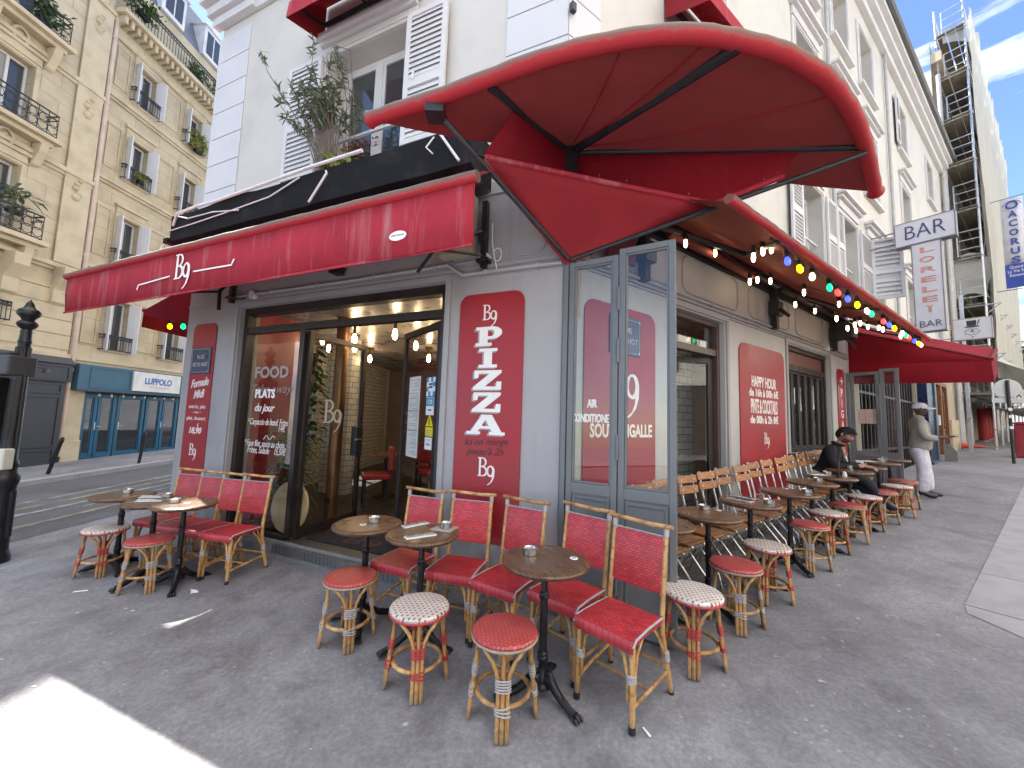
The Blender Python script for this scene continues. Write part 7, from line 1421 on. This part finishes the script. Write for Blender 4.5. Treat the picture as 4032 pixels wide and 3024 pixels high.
# facing row across the right-hand street, sunlit; it shows in the glass and throws light back
FX = Fr(FR(0, 11.5, 0), Rd, -Rn); t = place('facing_house', 'sunlit cream apartment house across the right-hand street, mirrored in the glass', 'building', FX(15, -1, 0)); HC = [(a, a + 1.1, z, z + 2) for a in [-6.5 + i * 2.6 for i in range(20)] for z in (3.6, 6.8, 10.0, 13)]
m = MB(); holes_wall(m, FX, -9, 46, -1, 15.5, HC, .3); m.box(FX, -9, 46, .001, .5, 15.5, 15.8); m.box(FX, -9, 46, .001, .12, 3.1, 3.3); m.poly([FX(-9, 0, -1), FX(-9, -9, -1), FX(-9, -9, 15.5), FX(-9, 0, 15.5)]); m.build('wall', mk('bright_cream_plaster', (.82, .78, .7), .85, dark=.95), t); m = MB()
for a0, a1, z0, z1 in HC: m.box(FX, a0, a1, -.25, -.2, z0, z1)
m.build('window_pane', PANE, t); m = MB()
for a0, a1, z0, z1 in HC: frame(m, FX, a0, a1, z0, z1, -.199, -.15, .07); m.box(FX, (a0 + a1) / 2 - .04, (a0 + a1) / 2 + .04, -.199, -.15, z0 + .07, z1 - .07)
m.build('window_frame', SHUT, t)
m = MB(); m.box(FX, -9, 46, .001, .1, -.8, 3.05); m.build('shop_base', mk('dark_shop_base', (.08, .07, .07), .5), t)
# ------------------------------------------------------------------ every far-apart piece of a part becomes a part of its own
def split_pieces(o):
    me = o.data; n = len(me.vertices); par = list(range(n))
    def fd(i):
        while par[i] != i: par[i] = par[par[i]]; i = par[i]
        return i
    for e in me.edges:
        a, b = fd(e.vertices[0]), fd(e.vertices[1])
        if a != b: par[a] = b
    root = [fd(i) for i in range(n)]; ids = {}
    for r in root: ids.setdefault(r, len(ids))
    k = len(ids)
    if k < 2 or k > 260: return
    lo = [[1e9] * 3 for _ in range(k)]; hi = [[-1e9] * 3 for _ in range(k)]; isl = [ids[r] for r in root]
    for v, i in zip(me.vertices, isl):
        for c in range(3): lo[i][c] = min(lo[i][c], v.co[c]); hi[i][c] = max(hi[i][c], v.co[c])
    sz = [max(hi[i][c] - lo[i][c] for c in range(3)) for i in range(k)]; pc = list(range(k))
    def fp(i):
        while pc[i] != i: i = pc[i]
        return i
    for i in range(k):
        for j in range(i):
            g = sqrt(sum(max(0, lo[i][c] - hi[j][c], lo[j][c] - hi[i][c]) ** 2 for c in range(3)))
            if g <= max(.02, .5 * max(sz[i], sz[j])):
                a, b = fp(i), fp(j)
                if a != b: pc[a] = b
    grp = {}
    for i in range(k): grp.setdefault(fp(i), []).append(i)
    if not 1 < len(grp) <= 60: return
    of = {i: q for q, (r, l) in enumerate(grp.items()) for i in l}; base = o.name.split('.')[0]
    for q in range(1, len(grp)):
        bm = bmesh.new(); bm.from_mesh(me); bm.verts.ensure_lookup_table()
        bmesh.ops.delete(bm, geom=[v for v in bm.verts if of[isl[v.index]] != q], context='VERTS')
        m2 = bpy.data.meshes.new(base); bm.to_mesh(m2); bm.free()
        for m in me.materials: m2.materials.append(m)
        c = o.copy(); c.data = m2; c.name = base; COL.objects.link(c)
    bm = bmesh.new(); bm.from_mesh(me); bm.verts.ensure_lookup_table()
    bmesh.ops.delete(bm, geom=[v for v in bm.verts if of[isl[v.index]] != 0], context='VERTS'); bm.to_mesh(me); bm.free()
SKIP = ('leaves', 'foliage', 'lettering', 'letter', 'lines', 'crown', 'stems', 'body', 'print', 'hat')
for o in list(COL.objects):
    if o.type == 'MESH' and o.parent and o.data.users == 1 and not any(s in o.name for s in SKIP): split_pieces(o)
